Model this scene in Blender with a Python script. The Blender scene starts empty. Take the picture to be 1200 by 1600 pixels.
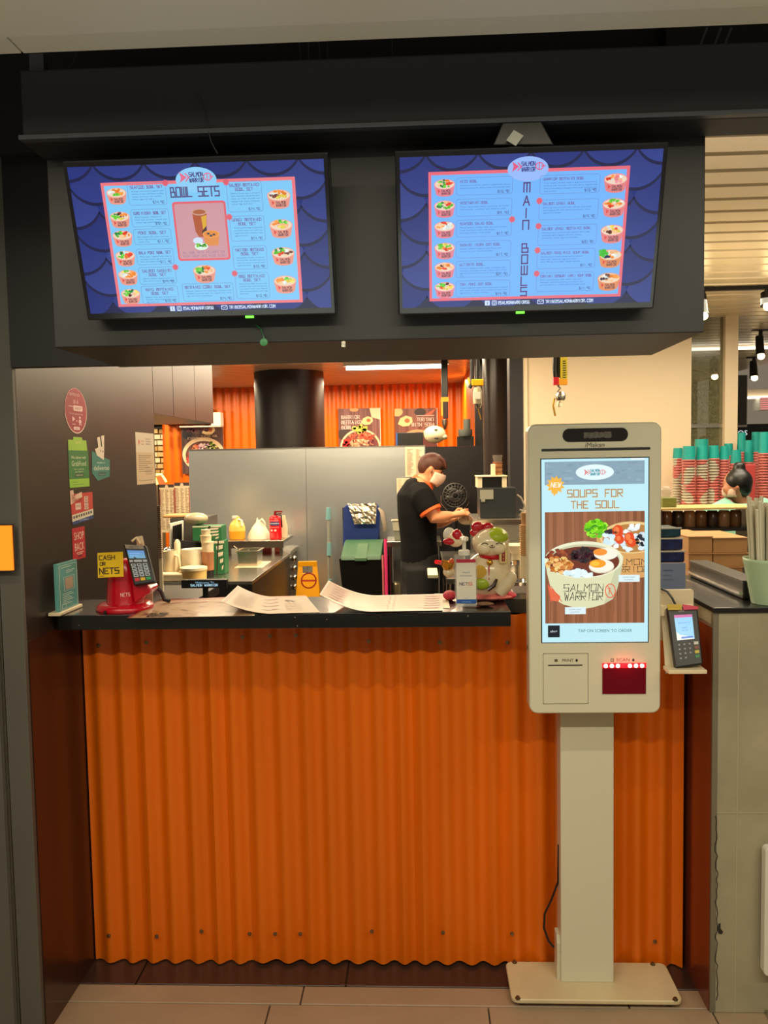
import bpy, math, random
from mathutils import Vector, Matrix
random.seed(7)
SC = bpy.context.scene
COL = SC.collection
# ---------------------------------------------------------------- camera
F = 1280.0; CAMH = 1.5
PIT, YAW, ROL = math.radians(3.72), math.radians(2.5), math.radians(1.005)
cp, sp, cy_, sy_, cr, sr = math.cos(PIT), math.sin(PIT), math.cos(YAW), math.sin(YAW), math.cos(ROL), math.sin(ROL)
FW = Vector((-sy_*cp, cy_*cp, -sp)); RT = Vector((cy_, sy_, 0)); DN = FW.cross(RT)
CX = cr*RT + sr*DN; CD = -sr*RT + cr*DN
cam_d = bpy.data.cameras.new('camera'); cam = bpy.data.objects.new('camera', cam_d); COL.objects.link(cam)
cam_d.sensor_fit = 'VERTICAL'; cam_d.sensor_height = 36; cam_d.lens = 36*F/1600
cam_d.clip_start = .05; cam_d.clip_end = 60
m = Matrix.Identity(4)
for i in range(3):
    m[i][0] = CX[i]; m[i][1] = -CD[i]; m[i][2] = -FW[i]
m[2][3] = CAMH
cam.matrix_world = m
SC.camera = cam
def ray(px, py): return (px-600)/F*CX + (py-800)/F*CD + FW
def at(px, py, Y):
    d = ray(px, py); t = Y/d.y; return Vector((d.x*t, Y, CAMH+d.z*t))
def gz(px, py, Z):
    d = ray(px, py); t = (Z-CAMH)/d.z; return Vector((d.x*t, d.y*t, Z))
def gx(px, py, X):
    d = ray(px, py); t = X/d.x; return Vector((X, d.y*t, CAMH+d.z*t))
# ---------------------------------------------------------------- world and lights
def lin(c):
    out = []
    for v in c[:3]:
        v = v/255.0
        out.append(v/12.92 if v <= .04045 else ((v+.055)/1.055)**2.4)
    return tuple(out)
w = bpy.data.worlds.new('world'); SC.world = w; w.use_nodes = True
w.node_tree.nodes['Background'].inputs[0].default_value = (1.0, .82, .58, 1)
w.node_tree.nodes['Background'].inputs[1].default_value = .20
SC.view_settings.view_transform = 'Standard'; SC.view_settings.look = 'None'
SC.view_settings.exposure = 0; SC.view_settings.gamma = 1; SC.view_settings.use_curve_mapping = False
def area(name, loc, sx, sy, power, col, rot=(0, 0, 0), spread=180):
    l = bpy.data.lights.new(name, 'AREA'); l.shape = 'RECTANGLE'; l.size = sx; l.size_y = sy
    l.energy = power; l.color = col; l.spread = math.radians(spread)
    o = bpy.data.objects.new(name, l); COL.objects.link(o); o.location = loc; o.rotation_euler = rot
    return o
WARM = (1.0, .80, .52); NEUT = (1.0, .89, .66)
area('mall_strip_light', (.1, .27, 2.17), 3.4, .05, 50, NEUT)
area('mall_strip_light', (.1, 1.19, 2.155), 3.4, .03, 13, NEUT)
area('mall_fill_light', (0, -2.2, 2.3), 4, 2, 26, NEUT)
area('ceiling_bounce_fill', (0, -.5, .9), 2.5, 1.2, 21, (.94, 1, .84), (math.pi, 0, 0))  # unseen upward fill standing in for light bounced onto the ceiling
area('kitchen_light', (-.55, 4.35, 2.25), 1.8, .3, 78, WARM)
area('kitchen_light', (-.55, 5.98, 2.22), 2.2, .1, 50, WARM)  # unseen light placed close to the partition to make its top brighter
area('back_kitchen_light', (-.8, 8.2, 2.26), 3.0, .12, 88, WARM)
area('counter_light', (-.45, 2.75, 2.25), .9, .3, 4.5, WARM)
area('wall_downlight', (-.80, 2.5, 1.97), .10, .10, 3.2, WARM, (0, math.radians(-35), 0))
area('stall_light', (1.6, 4.0, 2.25), 1.3, .6, 27, NEUT)
area('stall_light', (1.5, 2.9, 2.25), .8, .3, 12, WARM)
area('side_room_light', (-2.6, 5.6, 2.2), 1.0, 1.0, 40, WARM)
area('side_room_light', (-3.4, 8.4, 2.2), .8, .8, 50, WARM)  # unseen light added to brighten the dark brick wall
area('slat_bounce_fill', (1.5, 3.4, 1.7), 1.2, .5, 8, WARM, (math.pi, 0, 0))  # unseen fill added below the slats in place of bounced light
# ---------------------------------------------------------------- materials
MATS = {}
def pm(name, c, rough=.5, metal=0, noise=0, nscale=20, bump=0, bscale=60, coat=0, emis=None, es=1, trans=0, stretch=None, spec=.5, alpha=1):
    if name in MATS: return MATS[name]
    mt = bpy.data.materials.new(name); mt.use_nodes = True; nt = mt.node_tree
    b = nt.nodes['Principled BSDF']; L = lin(c)
    b.inputs['Base Color'].default_value = (*L, 1); b.inputs['Roughness'].default_value = rough
    b.inputs['Metallic'].default_value = metal; b.inputs['Coat Weight'].default_value = coat
    b.inputs['Coat Roughness'].default_value = .08
    b.inputs['Specular IOR Level'].default_value = spec
    if trans: b.inputs['Transmission Weight'].default_value = trans
    if alpha < 1: b.inputs['Alpha'].default_value = alpha
    if emis:
        b.inputs['Emission Color'].default_value = (*lin(emis), 1); b.inputs['Emission Strength'].default_value = es
    tc = nt.nodes.new('ShaderNodeTexCoord'); src = tc.outputs['Object']
    if stretch:
        mp = nt.nodes.new('ShaderNodeMapping'); mp.inputs['Scale'].default_value = stretch
        nt.links.new(src, mp.inputs[0]); src = mp.outputs[0]
    if noise:
        n = nt.nodes.new('ShaderNodeTexNoise'); n.inputs['Scale'].default_value = nscale; n.inputs['Detail'].default_value = 6
        nt.links.new(src, n.inputs[0])
        r = nt.nodes.new('ShaderNodeValToRGB')
        r.color_ramp.elements[0].color = (*[v*(1-noise) for v in L], 1); r.color_ramp.elements[1].color = (*[min(1, v*(1+noise)) for v in L], 1)
        r.color_ramp.elements[0].position = .3; r.color_ramp.elements[1].position = .7
        nt.links.new(n.outputs[0], r.inputs[0]); nt.links.new(r.outputs[0], b.inputs['Base Color'])
    if bump:
        n2 = nt.nodes.new('ShaderNodeTexNoise'); n2.inputs['Scale'].default_value = bscale; n2.inputs['Detail'].default_value = 4
        nt.links.new(src, n2.inputs[0])
        bp = nt.nodes.new('ShaderNodeBump'); bp.inputs['Strength'].default_value = bump; bp.inputs['Distance'].default_value = .004
        nt.links.new(n2.outputs[0], bp.inputs['Height']); nt.links.new(bp.outputs[0], b.inputs['Normal'])
    MATS[name] = mt
    return mt
def attr_mat(name, emissive, rough=.4, es=1.0):
    mt = bpy.data.materials.new(name); mt.use_nodes = True; nt = mt.node_tree
    b = nt.nodes['Principled BSDF']; a = nt.nodes.new('ShaderNodeVertexColor'); a.layer_name = 'Col'
    b.inputs['Roughness'].default_value = rough
    if emissive:
        b.inputs['Base Color'].default_value = (.004, .004, .005, 1)
        nt.links.new(a.outputs[0], b.inputs['Emission Color']); b.inputs['Emission Strength'].default_value = es
    else: nt.links.new(a.outputs[0], b.inputs['Base Color'])
    return mt
M_SCREEN = attr_mat('lit_screen', True, .25)
M_PRINT = attr_mat('printed_paper', False, .5)
M_GLOSSP = attr_mat('laminated_print', False, .38)
M_BLACK = pm('black_plastic', (24, 23, 24), .38)
M_DARK = pm('dark_laminate', (46, 36, 30), .34, noise=.08, nscale=4)
M_DARKLOW = pm('dark_brown_laminate', (58, 34, 26), .22, noise=.06, nscale=4)
M_PIER = pm('pier_paint', (86, 84, 78), .55, noise=.06, nscale=3)
M_HEADER = pm('header_black_paint', (26, 25, 27), .5, noise=.05, nscale=5)
M_BEAM = pm('beam_black_paint', (23, 25, 30), .6)
M_VOID = pm('ceiling_void_black', (9, 9, 12), .8)
M_WHITEPANEL = pm('ceiling_panel_paint', (204, 204, 188), .5)
M_SLAT = pm('ceiling_slat_metal', (224, 204, 166), .3, .1)
M_ORANGE = pm('orange_corrugated_metal', (226, 108, 8), .33, noise=.06, nscale=3, stretch=(2, 2, .4))
M_STEEL = pm('brushed_steel', (190, 184, 172), .27, 1, bump=.12, bscale=9, stretch=(1, 1, 14))
M_STEELP = pm('partition_steel', (190, 194, 196), .27, .8, bump=.5, bscale=1.1, stretch=(.5, .5, 3.4))
M_CHROME = pm('chrome', (215, 210, 200), .12, 1)
M_WHITE = pm('white_plastic', (222, 218, 204), .35)
M_CREAM = pm('cream_plastic', (226, 208, 172), .45)
M_KIOSK = pm('kiosk_white_enamel', (214, 210, 186), .3)
M_BASE = pm('kiosk_base_enamel', (208, 190, 150), .35, noise=.07, nscale=9)
M_CONC = pm('concrete', (160, 152, 126), .7, noise=.16, nscale=5, bump=.3, bscale=30)
M_TILE = pm('floor_tile', (162, 138, 112), .4, noise=.12, nscale=5)
M_DTILE = pm('dark_floor_tile', (62, 42, 34), .28, noise=.12, nscale=6)
M_GROUT = pm('grout', (88, 76, 64), .8)
M_KFLOOR = pm('kitchen_floor', (62, 48, 40), .4, noise=.15, nscale=8)
M_RED = pm('red_plastic', (190, 8, 34), .22, coat=.4)
M_REDP = pm('red_paint', (214, 14, 30), .3)
M_YEL = pm('yellow_plastic', (240, 164, 8), .4)
M_KRAFT = pm('kraft_card', (186, 138, 88), .75, noise=.06, nscale=12)
M_WALLW = pm('white_wall_paint', (226, 204, 172), .55)
M_SKIN = pm('skin', (226, 150, 104), .5)
M_SHIRT = pm('black_cotton', (11, 10, 11), .9, spec=.2)
M_HAIR = pm('dark_brown_hair', (78, 38, 24), .6, noise=.3, nscale=40, stretch=(1, 1, .2))
M_HAIRB = pm('black_hair', (14, 12, 12), .4)
M_GREEN = pm('green_plastic', (52, 92, 62), .45)
M_PINK = pm('pink_plastic', (228, 52, 116), .35)
M_BLUE = pm('blue_cloth', (28, 52, 120), .8)
M_CERAM = pm('cream_glazed_ceramic', (232, 216, 182), .14, coat=.6)
M_GOLD = pm('gold_paint', (206, 158, 62), .25, .8)
M_CRED = pm('glossy_red_glaze', (186, 16, 36), .15, coat=.5)
M_LIME = pm('lime_glaze', (164, 186, 44), .2)
M_GLASS = pm('clear_glass', (235, 240, 235), .05, trans=0, alpha=.16)
M_TEALG = pm('teal_acrylic', (110, 176, 172), .15, alpha=.75)
M_BAG = pm('white_bag_film', (230, 222, 200), .35, bump=.6, bscale=25)
M_BINBAG = pm('black_bin_bag', (14, 14, 14), .3, bump=.9, bscale=22)
def granite():
    mt = pm('black_granite', (20, 18, 18), .2, coat=.3)
    nt = mt.node_tree; b = nt.nodes['Principled BSDF']; v = nt.nodes.new('ShaderNodeTexVoronoi'); v.inputs['Scale'].default_value = 42
    tc = nt.nodes.new('ShaderNodeTexCoord'); nt.links.new(tc.outputs['Object'], v.inputs[0])
    r = nt.nodes.new('ShaderNodeValToRGB'); e = r.color_ramp.elements
    e[0].position = .03; e[0].color = (.35, .32, .28, 1); e[1].position = .075; e[1].color = (.007, .0062, .006, 1)
    nt.links.new(v.outputs['Distance'], r.inputs[0]); nt.links.new(r.outputs[0], b.inputs['Base Color'])
    return mt
M_GRANITE = granite()
# ---------------------------------------------------------------- mesh builder
class MB:
    def __init__(s): s.v = []; s.f = []; s.mi = []; s.cur = 0
    def add(s, vs, fs):
        o = len(s.v); s.v += [Vector(p) for p in vs]
        for f in fs: s.f.append([i+o for i in f]); s.mi.append(s.cur)
        return s
    def box(s, x0, x1, y0, y1, z0, z1, M=None):
        vs = [(x, y, z) for x in (x0, x1) for y in (y0, y1) for z in (z0, z1)]
        if M: vs = [M @ Vector(p) for p in vs]
        return s.add(vs, [(0, 1, 3, 2), (4, 6, 7, 5), (0, 4, 5, 1), (2, 3, 7, 6), (0, 2, 6, 4), (1, 5, 7, 3)])
    def cyl(s, p0, p1, r0, r1=None, n=16, cap=True):
        return s.tube([p0, p1], [r0, r0 if r1 is None else r1], n, cap)
    def tube(s, pts, r, n=8, cap=True, flat=1.0):
        pts = [Vector(p) for p in pts]; k = len(pts)
        rs = r if isinstance(r, (list, tuple)) else [r]*k
        d0 = (pts[1]-pts[0]).normalized(); a = Vector((0, 0, 1)) if abs(d0.z) < .9 else Vector((0, 1, 0))
        u = d0.cross(a).normalized(); vs = []; fs = []
        for i, p in enumerate(pts):
            d = (pts[min(i+1, k-1)]-pts[max(i-1, 0)]).normalized()
            u = (u-d*u.dot(d)).normalized(); w_ = d.cross(u)
            for j in range(n):
                t = 2*math.pi*j/n; vs.append(p+u*math.cos(t)*rs[i]+w_*math.sin(t)*rs[i]*flat)
        for i in range(k-1):
            for j in range(n):
                a_, b_ = i*n+j, i*n+(j+1) % n; fs.append((a_, a_+n, b_+n, b_))
        if cap: fs.append(tuple(range(n))); fs.append(tuple(range((k-1)*n, k*n))[::-1])
        return s.add(vs, fs)
    def lathe(s, c, prof, n=20, M=None, capb=True, capt=True):
        vs = []; fs = []; k = len(prof)
        for r, z in prof:
            for j in range(n):
                t = 2*math.pi*j/n; p = Vector((r*math.cos(t), r*math.sin(t), z))
                if M: p = M @ p
                vs.append(p+Vector(c))
        for i in range(k-1):
            for j in range(n):
                a_, b_ = i*n+j, i*n+(j+1) % n; fs.append((a_, b_, b_+n, a_+n))
        if capb: fs.append(tuple(range(n))[::-1])
        if capt: fs.append(tuple(range((k-1)*n, k*n)))
        return s.add(vs, fs)
    def ell(s, c, r, nu=14, nv=10, M=None):
        r = (r, r, r) if not isinstance(r, (tuple, list)) else r
        prof = []; vs = [Vector((0, 0, -r[2]))]; fs = []
        for i in range(1, nv):
            ph = math.pi*i/nv-math.pi/2
            for j in range(nu):
                t = 2*math.pi*j/nu; vs.append(Vector((r[0]*math.cos(ph)*math.cos(t), r[1]*math.cos(ph)*math.sin(t), r[2]*math.sin(ph))))
        vs.append(Vector((0, 0, r[2])))
        for j in range(nu): fs.append((0, 1+(j+1) % nu, 1+j))
        for i in range(nv-2):
            for j in range(nu):
                a_, b_ = 1+i*nu+j, 1+i*nu+(j+1) % nu; fs.append((a_, b_, b_+nu, a_+nu))
        L = len(vs)-1
        for j in range(nu): fs.append((L, 1+(nv-2)*nu+j, 1+(nv-2)*nu+(j+1) % nu))
        if M: vs = [M @ p for p in vs]
        return s.add([p+Vector(c) for p in vs], fs)
    def prism(s, pts, axis, a0, a1, M=None):
        def mk(p, a):
            q = {'x': (a, p[0], p[1]), 'y': (p[0], a, p[1]), 'z': (p[0], p[1], a)}[axis]
            return M @ Vector(q) if M else Vector(q)
        n = len(pts); vs = [mk(p, a0) for p in pts]+[mk(p, a1) for p in pts]
        fs = [tuple(range(n)), tuple(range(n, 2*n))[::-1]]
        for i in range(n): j = (i+1) % n; fs.append((i, i+n, j+n, j))
        return s.add(vs, fs)
    def build(s, name, mat, parent=None, smooth=False, bevel=0, label=None, seg=2, remesh=0, sub=0, M=None):
        me = bpy.data.meshes.new(name)
        vs = [M @ p for p in s.v] if M else [p.copy() for p in s.v]
        o = bpy.data.objects.new(name, me); COL.objects.link(o)
        if parent is None:
            lo = [min(p[i] for p in vs) for i in range(3)]; hi = [max(p[i] for p in vs) for i in range(3)]
            org = Vector(((lo[0]+hi[0])/2, (lo[1]+hi[1])/2, lo[2])); o.location = org
        else:
            org = Vector(parent['org']) if 'org' in parent else Vector((0, 0, 0)); o.parent = parent
            o['org'] = list(org)
        if parent is None: o['org'] = list(org)
        me.from_pydata([p-org for p in vs], [], s.f)
        for mt in (mat if isinstance(mat, (list, tuple)) else [mat]): me.materials.append(mt)
        me.polygons.foreach_set('material_index', s.mi)
        me.validate(); me.update()
        import bmesh
        bm = bmesh.new(); bm.from_mesh(me); bmesh.ops.recalc_face_normals(bm, faces=bm.faces); bm.to_mesh(me); bm.free()
        if smooth:
            me.polygons.foreach_set('use_smooth', [True]*len(me.polygons)); me.set_sharp_from_angle(angle=math.radians(45))
        if bevel:
            b = o.modifiers.new('bevel', 'BEVEL'); b.width = bevel; b.segments = seg; b.limit_method = 'ANGLE'
        if remesh:
            r = o.modifiers.new('remesh', 'REMESH'); r.mode = 'VOXEL'; r.voxel_size = remesh; r.use_smooth_shade = True
            q = o.modifiers.new('smooth', 'SMOOTH'); q.iterations = 4; q.factor = .5
        if sub:
            q = o.modifiers.new('sub', 'SUBSURF'); q.levels = sub; q.render_levels = sub
        if label: o['label'] = label
        return o
def tag(o, label, cat, group=None, kind=None):
    if label: o['label'] = label
    if cat: o['category'] = cat
    if group: o['group'] = group
    if kind: o['kind'] = kind
    return o
def struct(o): o['kind'] = 'structure'; return o
def thing(name, label, cat, loc, group=None):
    o = bpy.data.objects.new(name, None); COL.objects.link(o); o.empty_display_size = .05
    o.location = loc; o['org'] = list(loc); o['label'] = label; o['category'] = cat
    if group: o['group'] = group
    return o
def copy_tree(src, delta, label=None):
    r = src.copy(); COL.objects.link(r); r.location = src.location+Vector(delta)
    if label: r['label'] = label
    def rec(a, b):
        for ch in list(a.children):
            c = ch.copy(); COL.objects.link(c); c.parent = b; rec(ch, c)
    rec(src, r); return r
def rr(x0, x1, y0, y1, r, n=5):
    out = []
    for cx, cy, a in ((x1-r, y0+r, -90), (x1-r, y1-r, 0), (x0+r, y1-r, 90), (x0+r, y0+r, 180)):
        for i in range(n+1):
            t = math.radians(a+90*i/n); out.append((cx+r*math.cos(t), cy+r*math.sin(t)))
    return out
def pb(x0, y0, x1, y1, Y, z0=None, z1=None):
    """pixel rectangle on the plane at depth Y -> X0, X1, Z0, Z1"""
    ym, xm = (y0+y1)/2, (x0+x1)/2
    return (at(x0, ym, Y).x, at(x1, ym, Y).x, at(xm, y1, Y).z if z0 is None else z0, at(xm, y0, Y).z if z1 is None else z1)
# ---------------------------------------------------------------- lettering
SF = {'A': '06 20 46|14 34', 'B': '00 06 46 43 03|00 30 33', 'C': '40 00 06 46', 'D': '00 06 46 42 20 00', 'E': '40 00 06 46|03 33', 'F': '40 00 06|03 33',
 'G': '40 00 06 46 43 23', 'H': '00 06|40 46|03 43', 'I': '20 26', 'J': '40 46 06 04', 'K': '00 06|40 03 46', 'L': '00 06 46', 'M': '06 00 40 46|20 26', 'N': '06 00 40 46',
 'O': '00 06 46 40 00', 'P': '06 00 40 43 03', 'Q': '00 06 46 40 00|24 46', 'R': '06 00 40 43 03|13 46', 'S': '40 00 03 43 46 06', 'T': '00 40|20 26', 'U': '00 06 46 40',
 'V': '00 26 40', 'W': '00 06 46 40|20 26', 'X': '00 46|40 06', 'Y': '00 23 40|23 26', 'Z': '00 40 06 46', '0': '00 06 46 40 00', '1': '11 20 26', '2': '00 40 43 03 06 46',
 '3': '00 40 46 06|03 43', '4': '00 03 43|40 46', '5': '40 00 03 43 46 06', '6': '40 00 06 46 43 03', '7': '00 40 26', '8': '00 06 46 40 00|03 43', '9': '43 03 00 40 46',
 '$': '40 00 03 43 46 06|20 26', '.': '15 16', '@': '46 06 00 40 43 23 22', '(': '30 12 14 36', ')': '10 32 34 16', '-': '13 33', '!': '20 24|25 26', ':': '22 23|25 26', ',': '15 06'}
SFN = dict(SF, N='06 00 46 40', M='06 00 23 40 46', W='00 16 22 36 40', B='00 06 36 44 33 03|33 31 20 00', D='00 06 26 44 42 20 00')
GL = {}
def load_glyphs():
    chars = [chr(i) for i in range(33, 127)]; obs = []
    for c in chars+['||']:
        for body in ((c, '|'+c+'|') if c != '||' else (c,)):
            cu = bpy.data.curves.new('glyph', 'FONT'); cu.body = body; cu.resolution_u = 2
            o = bpy.data.objects.new('glyph', cu); COL.objects.link(o); obs.append((c, body, o))
    dg = bpy.context.evaluated_depsgraph_get(); dg.update()
    tmp = {}
    for c, body, o in obs:
        me = bpy.data.meshes.new_from_object(o.evaluated_get(dg))
        tmp[body if c == '||' else (c, body == c)] = ([v.co.xy.copy() for v in me.vertices], [tuple(p.vertices) for p in me.polygons])
        bpy.data.meshes.remove(me)
    base = max(v.x for v in tmp['||'][0])-0; 
    for c in chars:
        v, f = tmp[(c, True)]; v2 = tmp[(c, False)][0]
        GL[c] = (v, f, max(p.x for p in v2)-base)
    for _, _, o in obs:
        cu = o.data; bpy.data.objects.remove(o); bpy.data.curves.remove(cu)
load_glyphs()
class Canvas:
    """flat print: coloured polygons laid on a surface; design units W x H (y down) on a pw x ph rectangle"""
    def __init__(s, P0, U, V, W, H, pw, ph, step=.00015, fmap=None, clip=True):
        s.P0, s.U, s.V = Vector(P0), Vector(U).normalized(), Vector(V).normalized(); s.N = s.V.cross(s.U)
        s.W, s.H, s.kx, s.ky, s.step, s.fmap, s.clip = W, H, pw/W, ph/H, step, fmap, clip
        s.v = []; s.f = []; s.c = []
    def P(s, x, y, l):
        if s.fmap: return s.fmap(x, y, l*s.step)
        return s.P0+s.U*(x*s.kx)+s.V*(y*s.ky)+s.N*(s.step*l)
    def poly(s, pts, col, l=1):
        if s.clip:
            for ax, lim, sg in ((0, 0, 1), (0, s.W, -1), (1, 0, 1), (1, s.H, -1)):
                out = []
                for i in range(len(pts)):
                    a, b = pts[i-1], pts[i]; da, db = (a[ax]-lim)*sg, (b[ax]-lim)*sg
                    if (da >= 0) != (db >= 0):
                        t = da/(da-db); out.append((a[0]+(b[0]-a[0])*t, a[1]+(b[1]-a[1])*t))
                    if db >= 0: out.append(b)
                pts = out
                if len(pts) < 3: return
        o = len(s.v); s.v += [s.P(x, y, l) for x, y in pts]; s.f.append(tuple(range(o, o+len(pts)))); 
        s.c.append([lin(col(x, y)) if callable(col) else lin(col) for x, y in pts] if callable(col) else [lin(col)]*len(pts))
    def rect(s, x0, y0, x1, y1, col, l=1): s.poly([(x0, y0), (x1, y0), (x1, y1), (x0, y1)], col, l)
    def ell(s, cx, cy, rx, ry, col, l=1, n=20, a0=0): s.poly([(cx+rx*math.cos(a0+2*math.pi*i/n), cy+ry*math.sin(a0+2*math.pi*i/n)) for i in range(n)], col, l)
    def rrect(s, x0, y0, x1, y1, r, col, l=1): s.poly(rr(x0, x1, y0, y1, r, 4), col, l)
    def line(s, pts, w, col, l=1, closed=False):
        pts = list(pts)
        if closed: pts.append(pts[0])
        for (ax, ay), (bx, by) in zip(pts, pts[1:]):
            dx, dy = bx-ax, by-ay; d = math.hypot(dx, dy) or 1; nx, ny = -dy/d*w/2, dx/d*w/2; ex, ey = dx/d*w/2, dy/d*w/2
            s.poly([(ax-ex+nx, ay-ey+ny), (bx+ex+nx, by+ey+ny), (bx+ex-nx, by+ey-ny), (ax-ex-nx, ay-ey-ny)], col, l)
    def rbox(s, x0, y0, x1, y1, r, w, col, l=1): s.line(rr(x0, x1, y0, y1, r, 3), w, col, l, True)
    def ring(s, cx, cy, rx, ry, w, col, l=1, n=24): s.line([(cx+rx*math.cos(2*math.pi*i/n), cy+ry*math.sin(2*math.pi*i/n)) for i in range(n)], w, col, l, True)
    def burst(s, cx, cy, r, col, l=1, n=10):
        s.poly([(cx+r*(1 if i % 2 else .68)*math.cos(math.pi*i/n), cy+r*(1 if i % 2 else .68)*math.sin(math.pi*i/n)) for i in range(2*n)], col, l)
    def stext(s, x, y, h, t, col, l=2, wd=.16, asp=.62, align='l', font=SF, brush=False, width=None, slant=0):
        """angular stroke lettering; y = top"""
        gw = h*asp; adv = gw*1.38; tot = adv*len(t)-gw*.38
        if width: k = width/tot; gw *= k; adv *= k; tot = width
        if align == 'c': x -= tot/2
        if align == 'r': x -= tot
        for ch in t:
            for st in SF_get(font, ch):
                pts = [(x+gw*px/4+slant*(6-py)/6*h, y+h*py/6) for px, py in st]
                if brush:
                    for (a, b) in zip(pts, pts[1:]):
                        dx, dy = b[0]-a[0], b[1]-a[1]; d = math.hypot(dx, dy) or 1; nx, ny = -dy/d*h*wd/2, dx/d*h*wd/2
                        e = h*.06
                        s.poly([(a[0]-dx/d*e+nx, a[1]-dy/d*e+ny), (b[0]+dx/d*e*2+nx*.3, b[1]+dy/d*e*2+ny*.3), (b[0]+dx/d*e*2-nx*.3, b[1]+dy/d*e*2-ny*.3), (a[0]-dx/d*e-nx, a[1]-dy/d*e-ny)], col, l)
                else: s.line(pts, h*wd, col, l)
            x += adv
    def btext(s, x, y, h, t, col, l=2, align='l', sx=1.0, width=None):
        """y = baseline, h = cap height"""
        k = h/.7; tot = sum(GL[c][2] if c in GL else .3 for c in t)
        if width: sx = width/(tot*k)
        if align == 'c': x -= tot*k*sx/2
        if align == 'r': x -= tot*k*sx
        for c in t:
            if c in GL:
                v, f, adv = GL[c]
                for fc in f: s.poly([(x+v[i].x*k*sx, y-v[i].y*k) for i in fc], col, l)
                x += adv*k*sx
            else: x += .3*k*sx
    def build(s, name, mat, parent=None, label=None):
        me = bpy.data.meshes.new(name); o = bpy.data.objects.new(name, me); COL.objects.link(o)
        org = Vector(parent['org']) if parent else s.P0
        if parent: o.parent = parent
        else: o.location = org
        o['org'] = list(org)
        me.from_pydata([p-org for p in s.v], [], s.f)
        ca = me.color_attributes.new('Col', 'FLOAT_COLOR', 'CORNER')
        fl = []
        for cs in s.c:
            for c in cs: fl += [c[0], c[1], c[2], 1]
        ca.data.foreach_set('color', fl); me.materials.append(mat)
        if label: o['label'] = label
        return o
def SF_get(font, ch):
    g = font.get(ch)
    if not g: return []
    return [[(int(q[0]), int(q[1])) for q in st.split()] for st in g.split('|')]
def fish_tail(c, x, y, h, col, l):
    c.poly([(x, y-h/2), (x+h*.75, y), (x, y+h/2), (x+h*.15, y)], col, l)
    c.line([(x+h*.62, y-h*.35), (x+h*.95, y), (x+h*.62, y+h*.35)], h*.12, col, l)
def fish_head(c, x, y, h, col, l):
    c.ring(x, y, h*.5, h*.42, h*.12, col, l, 12); c.line([(x-h*.05, y-h*.3), (x-h*.05, y+h*.3)], h*.12, col, l)
    c.line([(x+h*.25, y-h*.1), (x+h*.7, y), (x+h*.25, y+h*.1)], h*.1, col, l)
def logo(c, cx, cy, w, l, dark=(40, 40, 60), red=(222, 84, 96), brush=False):
    fish_tail(c, cx-w*.5, cy, w*.3, red, l); fish_head(c, cx+w*.36, cy, w*.24, red, l)
    c.stext(cx-w*.2, cy-w*.13, w*.11, 'SALMON', dark, l, .2, width=w*.42, font=SFN, brush=brush)
    c.stext(cx-w*.2, cy+w*.03, w*.11, 'WARRIOR', dark, l, .2, width=w*.42, font=SFN, brush=brush)
def bowl(c, cx, cy, w, tops, seed=0, body=(232, 150, 132), l=24, text=True, inner=(236, 214, 190)):
    r = random.Random(seed); y0 = cy-w*.12; n = 10
    bot = [(cx+w*.41*math.cos(math.pi*i/n), cy+w*.28+w*.14*math.sin(math.pi*i/n)) for i in range(n+1)]
    c.poly([(cx-w*.5, y0), (cx-w*.41, cy+w*.28)]+bot[::-1][1:]+[(cx+w*.5, y0)], body, l)
    c.ell(cx, y0, w*.5, w*.23, tuple(min(255, v+12) for v in body), l+1)
    c.ell(cx, y0, w*.46, w*.2, inner, l+2)
    for i in range(30):
        a = r.random()*2*math.pi; q = math.sqrt(r.random())*.9
        k = int((a/(2*math.pi))*len(tops)) % len(tops); t = tops[k]; d = r.uniform(-22, 22)
        c.ell(cx+w*.4*q*math.cos(a), y0-w*.03+w*.17*q*math.sin(a), w*r.uniform(.05, .1), w*r.uniform(.035, .07), tuple(max(0, min(255, v+d)) for v in t), l+3+(i % 3), 7, r.random())
    if text:
        c.poly([(cx-w*.33, cy+w*.08), (cx-w*.2, cy+w*.16), (cx-w*.3, cy+w*.27)], (224, 70, 66), l+3)
        c.stext(cx-w*.14, cy+w*.12, w*.09, 'SALMON', (110, 70, 74), l+3, .2, width=w*.42, font=SFN); c.stext(cx-w*.14, cy+w*.24, w*.09, 'WARRIOR', (110, 70, 74), l+3, .2, width=w*.42, font=SFN)
GR, DG, ORG, RD, WH, YL, PK, BR, CR = (98, 200, 50), (34, 130, 60), (244, 140, 50), (230, 66, 34), (228, 240, 236), (236, 214, 90), (236, 140, 150), (110, 50, 40), (250, 190, 140)
# ================================================================ STRUCTURE
XW = -1.003; ZC = 2.31
fl = struct(MB().box(-1.6, 2.6, -3.5, 2.237, -.06, -.008).build('floor', M_GROUT))
def tile(x0, x1, y0, y1, z1, mat, name='tile', par=None):
    return MB().box(x0+.002, x1-.002, y0+.002, y1-.002, -.01, z1).build(name, mat, par or fl, bevel=.0015, seg=1)
xj = gz(422, 1570, 0).x
for x0, x1 in ((-1.6, xj-.6), (xj-.6, xj+.0), (xj, xj+.6), (xj+.6, xj+1.2), (xj+1.2, 2.6)):
    for y0, y1 in ((1.56, 2.157), (.96, 1.56), (.36, .96)): tile(x0, x1, y0, y1, 0, M_TILE)
for x0, x1 in ((-1.6, -.35), (-.35, .55), (.55, 1.2)): tile(x0, x1, 2.157, 2.237, 0, M_TILE)
fk = MB().box(-5.2, 3.2, 2.237, 9.6, -.06, -.008).build('kitchen_floor', M_KFLOOR); struct(fk)
for x0, x1 in ((-1.6, -.84), (-.84, -.231), (-.231, .38), (.38, .76)): tile(x0, x1, 2.237, 2.6, 0, M_DTILE, 'dark_tile', fk)
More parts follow.
